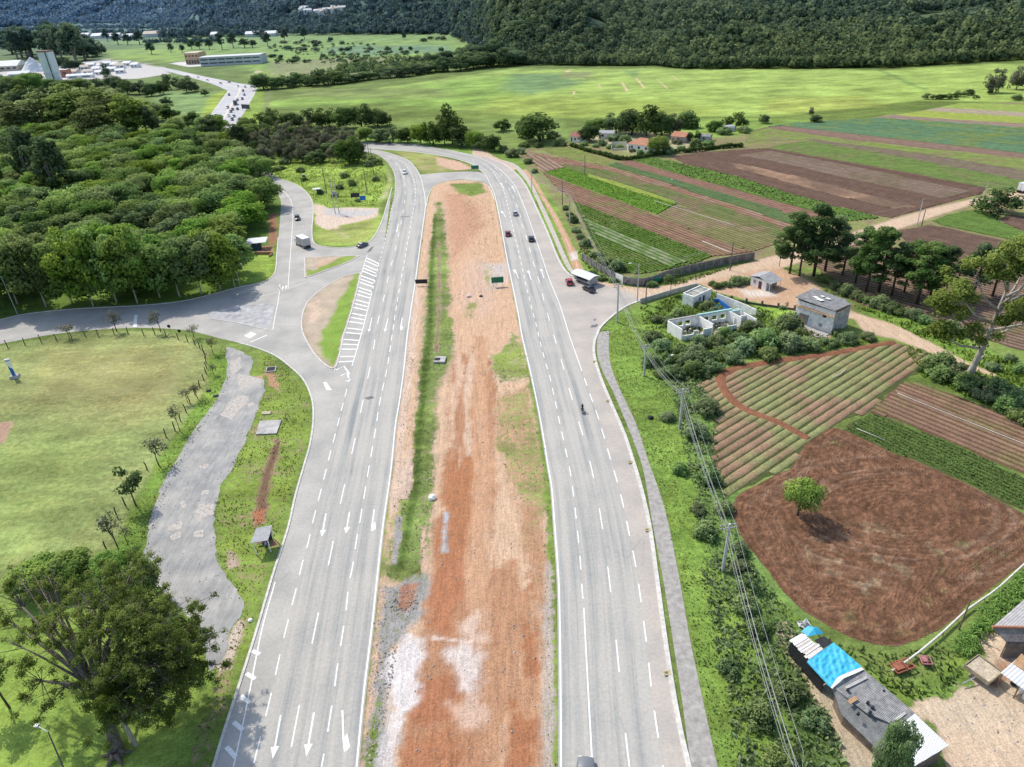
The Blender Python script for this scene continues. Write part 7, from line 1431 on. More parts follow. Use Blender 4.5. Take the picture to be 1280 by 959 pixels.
for A, B, m, lab in (((438.5, 248.5), (449.5, 248), BLACK, 'dark hoarding on legs in the bright grass'), ((450, 252), (457.5, 251.5), BLUEP, 'blue hoarding on legs next to the dark one')):
    root, w_ = frame('hoarding', A, B, lab, 'hoarding'); mb = MB(); mb.add([(0, -.1, .5), (w_, -.1, .5), (w_, .9, 1.9), (0, .9, 1.9), (0, 0, .42), (w_, 0, .42), (w_, 1.0, 1.82), (0, 1.0, 1.82)], [(0, 1, 2, 3), (7, 6, 5, 4), (0, 4, 5, 1), (1, 5, 6, 2), (2, 6, 7, 3), (3, 7, 4, 0)]); mb.build('panel', m, root)
    for x in (.2, w_-.2): mb = MB(); mb.bar((x, .9, 0), (x, .9, 1.8), .05); mb.build('leg', STEEL, root)
# ------------------------------------------------------------------ the works and other far buildings
HZ = lambda c: tuple(x*.85+y*.15 for x, y in zip(c, (.2, .26, .34)))
FW = PM('far_white', (.84, .83, .81), .9, .12, .05); FG = PM('far_grey', (.58, .60, .61), .9, .15, .05); FO = PM('far_orange', (.58, .40, .26), .9, .1, .05); FD = PM('far_dark', (.09, .10, .11), .9); FB = PM('far_red_brick', (.40, .17, .11), .9); FS = PM('far_sandroof', (.60, .52, .42), .9, .1, .05)
b = G(68, 101); root = empty('silo_tower', b, R(-12), 'tall pale concrete silo tower of the cement works', 'silo'); h = TOP(68, 101, 65); mb = MB(); mb.box((-3, 4, h/2), (13, 9, h)); mb.build('shaft', PM('silo_concrete', (.70, .73, .73), .9, .12, .1), root); mb = MB(); mb.box((-3, 4, h+.5), (13.6, 9.6, 1.4)); mb.build('top_rim', PM('silo_rim', (.25, .16, .13), .9), root)
mb = MB(); mb.bar((.9, -.9, 0), (.9, -.9, h), .5); mb.build('riser_pipe', FD, root); mb = MB(); mb.box((-3, 3.6, h*.26), (13.8, 10, .8)); mb.build('ledge', FG, root)
def far_box(name, px, py, wpx, dep, h, mat, roof, label, cat='building', rz=0.0, group=None, win=0, gab=True):
    b = G(px, py); w_ = wpx*MPP(px, py); root = empty(name, b, rz, label, cat, group); mb = MB(); mb.box((0, dep/2, h/2), (w_, dep, h)); mb.build('walls', mat, root); r = MB()
    x = w_/2+.6; k = .22*dep if gab else .4; r.add([(-x, -.6, h), (x, -.6, h), (x, dep+.6, h), (-x, dep+.6, h), (-x, dep/2, h+k), (x, dep/2, h+k)], [(0, 1, 5, 4), (2, 3, 4, 5), (1, 2, 5), (3, 0, 4), (3, 2, 1, 0)]); r.build('roof', roof, root)
    for i in range(win): mb = MB(); mb.box(((i+.5)*w_/win-w_/2, -.05, h*.55), (w_/win*.6, .2, h*.3)); mb.build('window', FD, root)
    return root
far_box('warehouse', 8, 89, 30, 26, 6, FS, FW, 'big white roofed warehouse at the left end of the works', win=4); far_box('works_shed', 24, 97, 24, 12, 4, FG, FW, 'low white roofed works shed below the silo', rz=.2, win=2)
far_box('brick_block', 79, 97, 13, 10, 8, FB, FG, 'red brick block beside the silo tower', win=2, gab=False)
lab_ = 'small white shed among the works yards'
for i, (x, y, w_, d, h) in enumerate([(106, 88, 9, 10, 4), (113, 85, 10, 9, 4), (120, 90, 9, 9, 4), (126, 86, 8, 9, 4), (110, 93, 12, 8, 3.5), (124, 94, 10, 8, 3.5), (134, 83, 9, 10, 4), (142, 85, 9, 10, 4), (150, 86, 10, 10, 4), (139, 90, 10, 9, 3.5), (150, 92, 10, 8, 3.5), (100, 98, 30, 8, 3), (92, 94, 9, 9, 4), (158, 83, 10, 9, 4), (168, 85, 9, 9, 4)]):
    far_box('works_shed', x, y, w_, d, h, FW if i % 3 else FG, FW if i % 4 else FS, lab_, 'shed', r2.uniform(-.3, .3), 'white sheds of the works', win=2)
b = G(38, 90); X_, Y_ = np.meshgrid(np.linspace(-1, 1, 40), np.linspace(-1, 1, 40)); rr = np.hypot(X_, Y_); Zm = np.maximum(0, 1-rr)*17*(.75+.5*fbm(X_+3, Y_, .3)); i_ = np.arange(1600).reshape(40, 40)
o = link('lime_heap', mesh_np('lime_heap', np.stack([X_*17, Y_*14+10, Zm], -1).reshape(-1, 3), np.stack([i_[:-1, :-1], i_[:-1, 1:], i_[1:, 1:], i_[1:, :-1]], -1).reshape(-1, 4), PM('white_lime', (.74, .74, .74), .95, .1, .2)), None, b); setp(o, 'big white lime heap behind the silo tower', 'heap')
root = far_box('long_building', 289, 81.5, 76, 26, 10, FG, PM('far_pale_roof', (.62, .62, .62), .9), 'long grey building with ribbon windows beyond the distant highway', rz=-.03, gab=False)
w_ = 76*MPP(289, 81.5)
for z in (3.2, 7.2):
    for i in range(7): mb = MB(); mb.box(((i+.5)*w_/7-w_/2, -.05, z), (w_/7*.86, .3, 1.3)); mb.build('ribbon_window', FD, root)
root = far_box('office_block', 241.5, 80.5, 17, 26, 13, FO, FS, 'orange end block joined to the long grey building', rz=-.03, gab=False); w_ = 17*MPP(241.5, 80.5)
for z, n in ((9.5, 4), (3.0, 5)):
    for i in range(n): mb = MB(); mb.box(((i+.5)*w_/n-w_/2, -.05, z), (w_/n*.55, .3, 1.8 if z > 5 else 4)); mb.build('window', FD, root)
for i, (x, y, w_, d, h, rf) in enumerate([(120, 48.5, 12, 25, 6, FW), (140, 48.5, 18, 25, 6, FW), (160, 49, 14, 22, 6, FW), (190, 46.5, 22, 25, 7, FS), (205, 47, 14, 22, 6, FS), (222, 46.5, 24, 24, 6, FW), (268, 47, 9, 20, 6, FW), (315, 46.5, 16, 20, 6, FW), (338, 46, 14, 20, 6, FW), (106, 47, 10, 20, 6, FW), (55, 40, 12, 20, 6, FW)]):
    far_box('far_shed', x, y, w_, d, h, FG, rf, 'low pale roofed shed on the far side of the plain', 'shed', 0, 'far sheds on the plain')
for i in range(16):
    x = 382+r2.random()*56; y = 20+r2.uniform(-4, 3); d = G(x, 41.5); az = math.atan2(d[0], d[1]); lo_, hi_ = hr0(az), hr0(az)+1500
    for _ in range(30):
        m_ = (lo_+hi_)/2; p = np.array((m_*math.sin(az), m_*math.cos(az), float(hill(m_*math.sin(az), m_*math.cos(az))))); v = p-CAM; yy = CY-F*(v@up)/(v@fw)
        if yy > y: lo_ = m_
        else: hi_ = m_
    root = empty('hill_house', p+np.array((0, 0, 6)), 0, 'tiny pale house of the village on the far hillside', 'house', 'village on the far hillside'); s = r2.uniform(9, 14); mb = MB(); mb.box((0, 0, 0), (s*1.5, s, 14)); mb.build('walls', FW, root); mb = MB(); mb.add([(-s*.8, -s*.6, 7), (s*.8, -s*.6, 7), (s*.8, s*.6, 7), (-s*.8, s*.6, 7), (-s*.8, 0, 10), (s*.8, 0, 10)], [(0, 1, 5, 4), (2, 3, 4, 5), (1, 2, 5), (3, 0, 4)]); mb.build('roof', FS if i % 2 else FG, root)
# ------------------------------------------------------------------ vehicles
TYRE = PM('tyre_rubber', (.02, .02, .02), .8); RIM = PM('wheel_rim', (.45, .45, .46), .4, metal=.5); CARG = PM('car_glass', (.02, .025, .03), .08, .05, 1, spec=.8)
REDL = PM('tail_light', (.45, .02, .02), .3); WHL = PM('head_light', (.8, .8, .78), .2); CHROME = PM('plate_grey', (.6, .6, .58), .5)
def paintm(name, c): return PM('car_paint_'+name, c, .28, .04, 1.0, spec=.6)
def body_ring(y, hw, z0, z1, b=.10): return [(-hw+b, y, z0), (hw-b, y, z0), (hw, y, z0+b), (hw, y, z1-b*1.2), (hw-b*1.4, y, z1), (-hw+b*1.4, y, z1), (-hw, y, z1-b*1.2), (-hw, y, z0+b)]
def make_car(px, py, hx, hy, paint, label, L=4.2, W=1.74, H=1.47, kind='hatch', group=None, small=False, name='parked_car'):
    a, b = G(px, py), G(hx, hy); rz = math.atan2(b[1]-a[1], b[0]-a[0])-math.pi/2
    root = empty(name, a, rz, label, 'car', group); hw = W/2; h = L/2
    sec = [(-h, hw*.86, .42, .80), (-h+.12, hw*.95, .28, .92), (-h*.6, hw, .22, .95), (0, hw, .22, .93), (h*.45, hw, .22, .90), (h*.75, hw*.97, .22, .84), (h-.15, hw*.9, .28, .74), (h, hw*.78, .40, .66)]
    mb = MB(); mb.loft([body_ring(*s) for s in sec]); mb.build('body', paint, root, True)
    back = {'hatch': (-h+.18, -h+.5), 'sedan': (-h+.62, -h+1.15), 'suv': (-h+.1, -h+.32)}[kind]; f0, f1 = h*.42, h*.06; bw, tw = hw*.92, hw*.74
    mb = MB(); mb.loft([[(-bw, back[0], .9), (bw, back[0], .9), (bw, f0, .87), (-bw, f0, .87)], [(-tw, back[1], H-.05), (tw, back[1], H-.05), (tw, f1, H-.06), (-tw, f1, H-.06)]]); mb.build('windows', CARG, root)
    mb = MB(); mb.loft([[(-tw-.02, back[1]-.06, H-.06), (tw+.02, back[1]-.06, H-.06), (tw+.02, f1+.06, H-.07), (-tw-.02, f1+.06, H-.07)], [(-tw*.9, back[1]+.05, H), (tw*.9, back[1]+.05, H), (tw*.9, f1-.08, H), (-tw*.9, f1-.08, H)]]); mb.build('roof_panel', paint, root)
    mb = MB()
    for s in (-1, 1):
        for (y0, z0, y1, z1) in ((back[0], .9, back[1], H-.05), (f0, .87, f1, H-.06)): mb.bar((s*bw, y0, z0), (s*tw, y1, z1), .05)
        mb.bar((s*(bw+.005), -.15, .9), (s*(tw+.01), -.15, H-.05), .035)
    mb.build('pillars', paint, root)
    if small: return root
    for sx in (-1, 1):
        for y in (-h*.6, h*.62):
            mb = MB(); mb.bar((sx*(hw-.2), y, .31), (sx*(hw+.01), y, .31), .31, n=16); wl = mb.build('wheel', TYRE, root); mb = MB(); mb.bar((sx*(hw+.005), y, .31), (sx*(hw+.025), y, .31), .19, n=12); mb.build('rim', RIM, wl)
        mb = MB(); mb.box((sx*hw*.72, -h+.04, .74), (.3, .12, .22)); mb.build('tail_light', REDL, root); mb = MB(); mb.box((sx*hw*.62, h-.05, .62), (.34, .14, .14)); mb.build('headlight', WHL, root)
        mb = MB(); mb.box((sx*(hw+.09), h*.34, .95), (.18, .1, .14)); mb.build('wing_mirror', paint, root)
    mb = MB(); mb.box((0, -h-.005, .58), (.45, .03, .13)); mb.build('number_plate', CHROME, root)
    return root
SILVER, WHC, BLK, GRYC, REDC, DRED, BLUC = (paintm(n, c) for n, c in (('silver', (.45, .46, .47)), ('white', (.75, .75, .74)), ('black', (.02, .021, .024)), ('grey', (.17, .18, .19)), ('red', (.36, .025, .035)), ('dark_red', (.20, .02, .025)), ('blue', (.03, .05, .11))))
make_car(732.5, 976, 732, 946, GRYC, 'grey car just entering at the bottom of the carriageway', 4.3, 1.8, 1.5, 'hatch', name='car')
make_car(664, 300.5, 662, 290, BLK, 'black car driving away in the middle lane', 4.2, 1.75, 1.5, 'suv', name='car')
make_car(635, 294, 634, 284, DRED, 'dark red car in the inner lane beside the median', 4.2, 1.72, 1.48, 'hatch', name='car')
make_car(644, 268.5, 642, 259, SILVER, 'silver car driving away at the start of the bend', 4.1, 1.7, 1.46, 'hatch', name='car')
make_car(711.5, 354.5, 708, 344, REDC, 'red car parked by the snack trailer', 4.0, 1.72, 1.5, 'hatch', name='parked_car')
make_car(736, 363.5, 724, 357, BLK, 'black car parked across the shoulder in front of the trailer', 4.3, 1.78, 1.45, 'sedan', name='parked_car')
make_car(453.5, 308, 464, 303, paintm('two_tone', (.10, .11, .12)), 'dark car turning into the carriageway from the link road', 4.3, 1.76, 1.42, 'sedan', name='car')
make_car(372, 274.5, 374, 288, BLK, 'black car coming down the side road above the truck', 4.1, 1.75, 1.5, 'suv', name='car')
make_car(506, 217, 507.5, 228, WHC, 'white car coming round the bend towards the view', 4.1, 1.72, 1.47, 'hatch', name='car')
far_cars = [(259.6, 101, WHC), (286.7, 103.5, GRYC), (306.5, 109.5, SILVER), (304, 114.5, BLK), (305.5, 119.5, GRYC), (303, 124.5, BLK), (297, 126, GRYC), (286.4, 119.5, BLUC), (297, 137.5, BLK), (285, 135.5, GRYC), (291, 138, BLK), (288.8, 140.5, BLUC), (292.7, 146.5, GRYC), (286, 146, WHC), (270, 145.5, WHC), (270.6, 149, GRYC), (290.4, 150.5, BLK), (297.7, 109, WHC), (248, 97.5, WHC), (276, 105, SILVER)]
for i, (x, y, m) in enumerate(far_cars):
    dx, dy = (-8, 22) if y > 108 else (18, 5); make_car(x, y, x+dx*.5, y+dy*.5, m, {'car_paint_white': 'white', 'car_paint_grey': 'grey', 'car_paint_silver': 'silver', 'car_paint_black': 'black', 'car_paint_blue': 'dark blue'}[m.name]+' car in the traffic on the distant highway', 4.5, 1.9, 1.6, 'suv' if i % 2 else 'hatch', 'traffic on the distant highway', True, 'distant_car')
def make_truck(px, py, hx, hy, label, L, W, H, boxm, cabm, name='box_truck', roofm=None, group=None):
    a, b = G(px, py), G(hx, hy); rz = math.atan2(b[1]-a[1], b[0]-a[0])-math.pi/2; root = empty(name, a, rz, label, 'truck', group)
    mb = MB(); mb.box((0, 0, .95+(H-.95)/2), (W, L, H-.95)); bx = mb.build('cargo_box', boxm, root)
    mb = MB(); mb.box((0, 0, H+.03), (W+.04, L+.04, .06)); mb.build('box_roof', roofm or WHC, bx)
    rb = MB(); n = int(L/1.1)
    for i in range(n+1):
        for s in (-1, 1): rb.box((s*(W/2+.015), -L/2+.05+i*(L-.1)/n, .95+(H-.95)/2), (.05, .06, H-1.0))
    for x in (-W/2+.05, 0, W/2-.05): rb.box((x, -L/2-.015, .95+(H-.95)/2), (.06, .05, H-1.0))
    rb.build('ribs', STEEL, bx); mb = MB(); mb.box((0, .6, .75), (W*.5, L+2.2, .22)); mb.build('chassis', BLACK, root)
    c0 = L/2+.1; mb = MB(); mb.loft([[(-W*.46, c0, .6), (W*.46, c0, .6), (W*.46, c0, 2.35), (-W*.46, c0, 2.35)], [(-W*.46, c0+1.2, .6), (W*.46, c0+1.2, .6), (W*.44, c0+.95, 2.35), (-W*.44, c0+.95, 2.35)], [(-W*.44, c0+1.55, .6), (W*.44, c0+1.55, .6), (W*.42, c0+1.3, 1.5), (-W*.42, c0+1.3, 1.5)]]); cb = mb.build('cab', cabm, root)
    mb = MB(); mb.add([(-W*.4, c0+1.34, 1.5), (W*.4, c0+1.34, 1.5), (W*.38, c0+1.02, 2.2), (-W*.38, c0+1.02, 2.2)], [(0, 1, 2, 3)]); mb.build('windscreen', CARG, cb)
    for s in (-1, 1): mb = MB(); mb.box((s*(W/2+.12), c0+1.0, 1.75), (.22, .1, .42)); mb.build('wing_mirror', BLACK, cb)
    for s in (-1, 1):
        for y in (-L/2+.6, -L/2+1.5, c0+.7):
            mb = MB(); mb.bar((s*(W/2-.35), y, .45), (s*(W/2-.02), y, .45), .45, n=16); wl = mb.build('wheel', TYRE, root); mb = MB(); mb.bar((s*(W/2-.015), y, .45), (s*(W/2+.005), y, .45), .26, n=12); mb.build('rim', RIM, wl)
        mb = MB(); mb.box((s*W*.4, -L/2-.03, .85), (.2, .06, .14)); mb.build('tail_light', REDL, root)
    mb = MB(); mb.box((0, -L/2-.02, .62), (W*.9, .08, .14)); mb.build('bumper', STEEL, root)
    return root
make_truck(380.5, 308.5, 366, 301, 'grey sided box truck with a white roof turning onto the side road', 5.2, 2.4, 3.3, PM('truck_side', (.50, .48, .45), .7, .12, 1.0), WHC)
make_truck(1281, 240, 1300, 236, 'white truck at the far end of the dirt road', 5.5, 2.4, 3.2, WHC, WHC, 'delivery_truck')
make_truck(294.7, 131, 290, 143, 'dark truck in the traffic on the distant highway', 7, 2.5, 3.4, GRYC, GRYC, 'distant_truck', GRYC)
# ------------------------------------------------------------------ people
def skin_body(name, pts, edges, mat, parent=None, loc=None, rz=None):
    me = bpy.data.meshes.new(name); me.from_pydata([p[:3] for p in pts], edges, []); o = bpy.data.objects.new(name, me); COL.objects.link(o)
    o.modifiers.new('skin', 'SKIN'); sv = me.skin_vertices[0].data
    for i, p in enumerate(pts): sv[i].radius = (p[3], p[3]*(p[4] if len(p) > 4 else 1))
    sv[0].use_root = True; o.modifiers.new('sub', 'SUBSURF').levels = 1
    dg = bpy.context.evaluated_depsgraph_get(); nm = bpy.data.meshes.new_from_object(o.evaluated_get(dg)); bpy.data.objects.remove(o); nm.name = name
    nm.materials.clear()
    for m in (mat if isinstance(mat, (list, tuple)) else [mat]): nm.materials.append(m)
    for p in nm.polygons: p.use_smooth = True
    return link(name, nm, parent, loc, rz)
SKINC = PM('skin', (.42, .25, .17), .6); HAIR = PM('dark_hair', (.02, .016, .013), .8)
def color_by(o, f):
    for p in o.data.polygons: p.material_index = f(p.center)
def standing_person(q, rz, label, top, bot, sit=False):
    pts = [(0, 0, .95, .15, .8), (0, 0, 1.12, .13, .8), (0, 0, 1.36, .16, .75), (0, .01, 1.48, .06), (0, .02, 1.62, .095), (0, .03, 1.72, .07)]
    E = [(0, 1), (1, 2), (2, 3), (3, 4), (4, 5)]
    for s in (-1, 1):
        n = len(pts); pts += [(s*.10, 0, .86, .09), (s*.11, .02, .50, .062), (s*.12, -.01, .09, .045), (s*.13, .14, .04, .04)]; E += [(0, n), (n, n+1), (n+1, n+2), (n+2, n+3)]
        m = len(pts); pts += [(s*.21, 0, 1.40, .058), (s*.26, -.02, 1.12, .045), (s*.25, .10, .90, .034), (s*.24, .13, .80, .03)]; E += [(2, m), (m, m+1), (m+1, m+2), (m+2, m+3)]
    o = skin_body('person', pts, E, [top, bot, SKINC], None, G(*q), rz); color_by(o, lambda c: 2 if c.z > 1.47 or (abs(c.x) > .2 and c.z < 1.0) else (0 if c.z > .92 else 1))
    setp(o, label, 'person'); h = MB(); h.tube([(0, -.02, 1.60), (0, -.01, 1.70), (0, .0, 1.755)], [.09, .105, .05], 10); h.build('hair', HAIR, o, True); return o
standing_person((334, 687), 1.2, 'person in a lavender top waiting under the bus shelter', PM('lavender_cloth', (.36, .32, .50), .9), PM('dark_trousers', (.04, .045, .06), .9))
# motorcycle and rider
a = G(728, 515); bq = G(726, 500); rz = math.atan2(bq[1]-a[1], bq[0]-a[0])-math.pi/2
root = empty('motorcycle', a, rz, 'small black motorcycle carrying a rider along the carriageway', 'motorcycle')
for y in (-.62, .66):
    mb = MB(); n = 18
    mb.loft([[(w_*.05, y+(.30+r_*.0)*math.cos(t)*k, .30+.30*math.sin(t)*k) for t in np.linspace(0, 2*math.pi, n, endpoint=False)] for w_, k, r_ in ((-1, .72, 0), (-1, .95, 0), (0, 1, 0), (1, .95, 0), (1, .72, 0))], cap=False); wl = mb.build('wheel', TYRE, root)
    mb = MB(); mb.bar((-.05, y, .3), (.05, y, .3), .2, n=14); mb.build('rim', RIM, wl)
mb = MB(); mb.tube([(0, -.62, .32), (0, -.1, .42), (0, .35, .62), (0, .5, .9)], [.05, .12, .1, .05], 8); mb.bar((-.06, .66, .3), (-.07, .48, .95), .03); mb.bar((.06, .66, .3), (.07, .48, .95), .03); mb.build('frame', BLACK, root)
mb = MB(); mb.tube([(0, -.75, .80), (0, -.3, .78), (0, .0, .80)], [.08, .15, .11], 8); mb.build('seat', BLACK, root, True); mb = MB(); mb.tube([(0, -.02, .82), (0, .2, .88), (0, .4, .86)], [.1, .15, .08], 10); mb.build('tank', GRYC, root, True)
mb = MB(); mb.bar((-.36, .40, 1.02), (.36, .40, 1.02), .02); mb.build('handlebar', BLACK, root); mb = MB(); mb.box((0, -.86, .72), (.14, .06, .09)); mb.build('tail_light', REDL, root)
pts = [(0, -.22, .90, .16, .85), (0, -.17, 1.12, .14, .8), (0, -.05, 1.36, .17, .75), (0, .02, 1.47, .065), (0, .05, 1.58, .08)]; E = [(0, 1), (1, 2), (2, 3), (3, 4)]
for s in (-1, 1):
    n = len(pts); pts += [(s*.14, -.12, .86, .095), (s*.20, .22, .70, .066), (s*.18, .02, .36, .05), (s*.18, .14, .30, .045)]; E += [(0, n), (n, n+1), (n+1, n+2), (n+2, n+3)]
    m = len(pts); pts += [(s*.22, -.02, 1.38, .065), (s*.30, .14, 1.16, .05), (s*.32, .36, 1.05, .04)]; E += [(2, m), (m, m+1), (m+1, m+2)]
o = skin_body('person', pts, E, [PM('black_jacket', (.02, .02, .024), .8), PM('dark_jeans', (.03, .035, .05), .9)], None, a, rz); color_by(o, lambda c: 0 if c.z > .95 else 1); setp(o, 'rider in a dark jacket and black helmet on the motorcycle', 'person')
mb = MB(); mb.tube([(0, .04, 1.50), (0, .05, 1.56), (0, .05, 1.66), (0, .04, 1.74), (0, .03, 1.77)], [.10, .135, .14, .09, .03], 12); mb.build('helmet', PM('black_helmet', (.015, .015, .018), .25, spec=.6), o, True)
# ------------------------------------------------------------------ farm gear
b = G(1222, 848); A_, B_ = G(1205, 845), G(1225, 860); rz = math.atan2(B_[1]-A_[1], B_[0]-A_[0]); root = empty('farm_trailer', b, rz, 'wooden farm trailer loaded with sand beside the corn', 'trailer'); W_, D_ = 2.7, 2.6
mb = MB(); mb.box((0, .5, .85), (W_, D_, .1)); mb.build('bed', WOODM, root)
for x, y, dx, dy in ((0, .5-D_/2, W_, .08), (0, .5+D_/2, W_, .08), (-W_/2, .5, .08, D_), (W_/2, .5, .08, D_)): mb = MB(); mb.box((x, y, 1.15), (dx, dy, .55)); mb.build('side_board', PM('trailer_board', (.34, .28, .19), .9, .25, 1.5), root)
X_, Y_ = np.meshgrid(np.linspace(-1.25, 1.25, 20), np.linspace(-.7, 1.7, 20)); i_ = np.arange(400).reshape(20, 20); Zs = 1.2+.16*fbm(X_, Y_, .7)
link('sand_load', mesh_np('sand_load', np.stack([X_, Y_, Zs], -1).reshape(-1, 3), np.stack([i_[:-1, :-1], i_[:-1, 1:], i_[1:, 1:], i_[1:, :-1]], -1).reshape(-1, 4), PM('load_sand', (.50, .42, .30), .95, .25, 3.0)), root)
mb = MB(); mb.bar((0, .5-D_/2, .75), (-.3, -2.6, .5), .06); mb.build('drawbar', STEEL, root)
for s in (-1, 1): mb = MB(); mb.bar((s*(W_/2-.35), .6, .42), (s*(W_/2-.1), .6, .42), .42, n=16); mb.build('wheel', TYRE, root)
def harrow(A, B, label, mat, n, wd):
    a, b = G(*A), G(*B); L = np.linalg.norm(b-a); rz = math.atan2(b[1]-a[1], b[0]-a[0]); root = empty('harrow', a, rz, label, 'farm implement'); mb = MB()
    for y in (0, wd): mb.bar((0, y, .55), (L, y, .6), .09, n=6)
    for x in np.linspace(0, L, 4): mb.bar((x, 0, .55), (x, wd, .6), .07, n=6)
    mb.bar((L/2, 0, .6), (L/2, wd/2, 1.1), .06); mb.bar((L/2, wd, .6), (L/2, wd/2, 1.1), .06); mb.box((L*.3, wd*.5, .72), (L*.5, wd*.7, .16)); mb.build('frame', mat, root)
    for i in range(n): mb = MB(); x = (i+.5)*L/n; mb.bar((x-.03, wd*.3, .32), (x+.03, wd*.3+.06, .32), .32, n=14); mb.build('disc', PM('rusty_steel', (.28, .11, .06), .8, .3, 2.0), root)
harrow((1121, 846), (1143, 838), 'orange red disc harrow parked at the end of the white pipe', PM('implement_red', (.34, .12, .07), .6, .25, 2.0), 6, 1.3); harrow((1152, 834), (1165, 835), 'small faded red implement in the weeds', PM('implement_pink', (.38, .17, .16), .7, .25, 2.0), 3, 1.1)
def pipe(name, pts, r, z, label, mat, sag=0):
    P = [(*G2(*q), z) for q in pts]; P = resample(P, 2.5); b = P[0].copy(); b[2] = 0; mb = MB(); mb.tube([(p[0]-b[0], p[1]-b[1], p[2]) for p in P], r, 8); setp(mb.build(name, mat, None, True, b), label, 'pipe'); return P
WP = PM('white_pipe', (.68, .64, .56), .6)
pipe('irrigation_pipe', [(1114, 842), (1140, 825), (1175, 796), (1207, 766), (1245, 740), (1285, 703), (1340, 655)], .13, .5, 'thick white irrigation pipe raised along the ploughed field', WP)
for q in ((1131, 833), (1178, 795), (1230, 751), (1270, 717)):
    root = empty('pipe_stand', G(*q), .8, 'short forked stand holding the thick white pipe', 'stand', 'stands of the white pipe'); mb = MB(); mb.bar((0, 0, 0), (0, 0, .38), .05); mb.build('post', WOODM, root); mb = MB(); mb.box((0, 0, .38), (.3, .12, .05)); mb.build('cradle', WOODM, root)
pipe('irrigation_pipe', [(1121, 493), (1150, 505), (1200, 525), (1280, 557), (1330, 577)], .06, .3, 'thin white pipe along the brown seed beds', WP)
pipe('irrigation_pipe', [(1040, 474), (1050, 469.5), (1057, 463)], .06, .35, 'short white pipe lying across the raised beds', WP); pipe('irrigation_pipe', [(1070, 538), (1085, 544), (1106, 553)], .05, .42, 'thin pale hose along the green vegetable strip', WP)
pipe('irrigation_pipe', [(818, 252.5), (850, 262), (885, 273), (920, 284)], .06, .35, 'white pipe beside the lime green edge of the far strips', WP); pipe('irrigation_pipe', [(878, 303), (900, 312), (915, 318)], .12, .35, 'broad white hose on the red brown beds near the wall', WP)
# ------------------------------------------------------------------ poles, lamps, signs, cables
def pole(px, pb, ptx, pt, name, label, r=.13, arms=(), mat=PALEPOLE, cat='utility pole', group=None, tilt=True):
    b = G(px, pb); h = TOP(px, pb, pt); root = empty(name, b, 0, label, cat, group); top = Vector((0, 0, h))
    mb = MB(); mb.bar((0, 0, -.2), tuple(top), r*1.25, r*.75, 10); mb.build('pole', mat, root)
    return root, h
def crossarm(root, h, rz, w_=1.8, mat=WOODM, n=4):
    mb = MB(); mb.box((0, 0, 0), (w_, .1, .12)); o = mb.build('crossarm', mat, root, loc=(0, .12, h-.35), rz=rz)
    for i in range(n): mb = MB(); mb.tube([(0, 0, .06), (0, 0, .12), (0, 0, .24)], [.05, .07, .04], 8); mb.build('insulator', PM('insulator_glaze', (.3, .2, .15), .4), o, loc=((i-(n-1)/2)*w_/(n-.4), 0, 0))
def lamp(root, h, dx, dy, lift=.5):
    mb = MB(); mb.tube([(0, 0, h-.2), (dx*.5, dy*.5, h+lift*.8), (dx, dy, h+lift)], [.05, .045, .04], 6); a = mb.build('lamp_arm', STEEL, root); mb = MB(); d = Vector((dx, dy, 0)).normalized(); c = Vector((dx, dy, h+lift)); s = Vector((-d.y, d.x, 0))
    mb.loft([[tuple(c+s*.12+Vector((0, 0, .06))), tuple(c-s*.12+Vector((0, 0, .06))), tuple(c-s*.1-Vector((0, 0, .06))), tuple(c+s*.1-Vector((0, 0, .06)))], [tuple(c+d*.5+s*.18+Vector((0, 0, .05))), tuple(c+d*.5-s*.18+Vector((0, 0, .05))), tuple(c+d*.5-s*.14-Vector((0, 0, .08))), tuple(c+d*.5+s*.14-Vector((0, 0, .08)))], [tuple(c+d*.75+s*.1), tuple(c+d*.75-s*.1), tuple(c+d*.75-s*.08-Vector((0, 0, .05))), tuple(c+d*.75+s*.08-Vector((0, 0, .05)))]]); mb.build('lamp_head', PM('lamp_head_white', (.7, .7, .68), .5), a)
run = [((712, 281), 239, 'concrete cable pole at the top of the run, beside the lettuce field'), ((771.4, 403), 355, 'concrete cable pole on the kerb corner of the dirt road junction'), ((805, 470), 431, 'concrete cable pole standing in bright verge grass'), ((849.5, 536), 486, 'concrete cable pole among bushes near the raised beds'), ((903.5, 714), 655, 'cable pole with twin steel crossarms beside the ploughed brown field')]
tops = []
for (q, pt, lab) in run:
    root, h = pole(q[0], q[1], q[0], pt, 'utility_pole', lab, .2); d = np.array(G(*q)); tops.append(Vector((d[0], d[1], h)))
    if q[0] > 760: crossarm(root, h+.1, R(8), 2.4, STEEL); crossarm(root, h-.45, R(8), 2.4, STEEL, 3)
tops.append(Vector(G(1003, 968, 9.0))); tops.insert(0, Vector(G(664, 213, 8.5)))
for v, lab in ((tops[0], 'thin cable pole at the highway bend where the bundle begins'), (tops[-1], 'cable pole beyond the long shed at the end of the bundle'), (Vector(G(1330, 235, 9)), 'cable pole past the white truck on the dirt road')):
    root = empty('utility_pole', (v.x, v.y, 0), 0, lab, 'utility pole'); mb = MB(); mb.bar((0, 0, -.2), (0, 0, v.z+.1), .19, .12, 10); mb.build('pole', PALEPOLE, root); crossarm(root, v.z+.1, R(8), 2.2, STEEL)
WIRE = PM('cable_grey', (.34, .34, .335), .5)
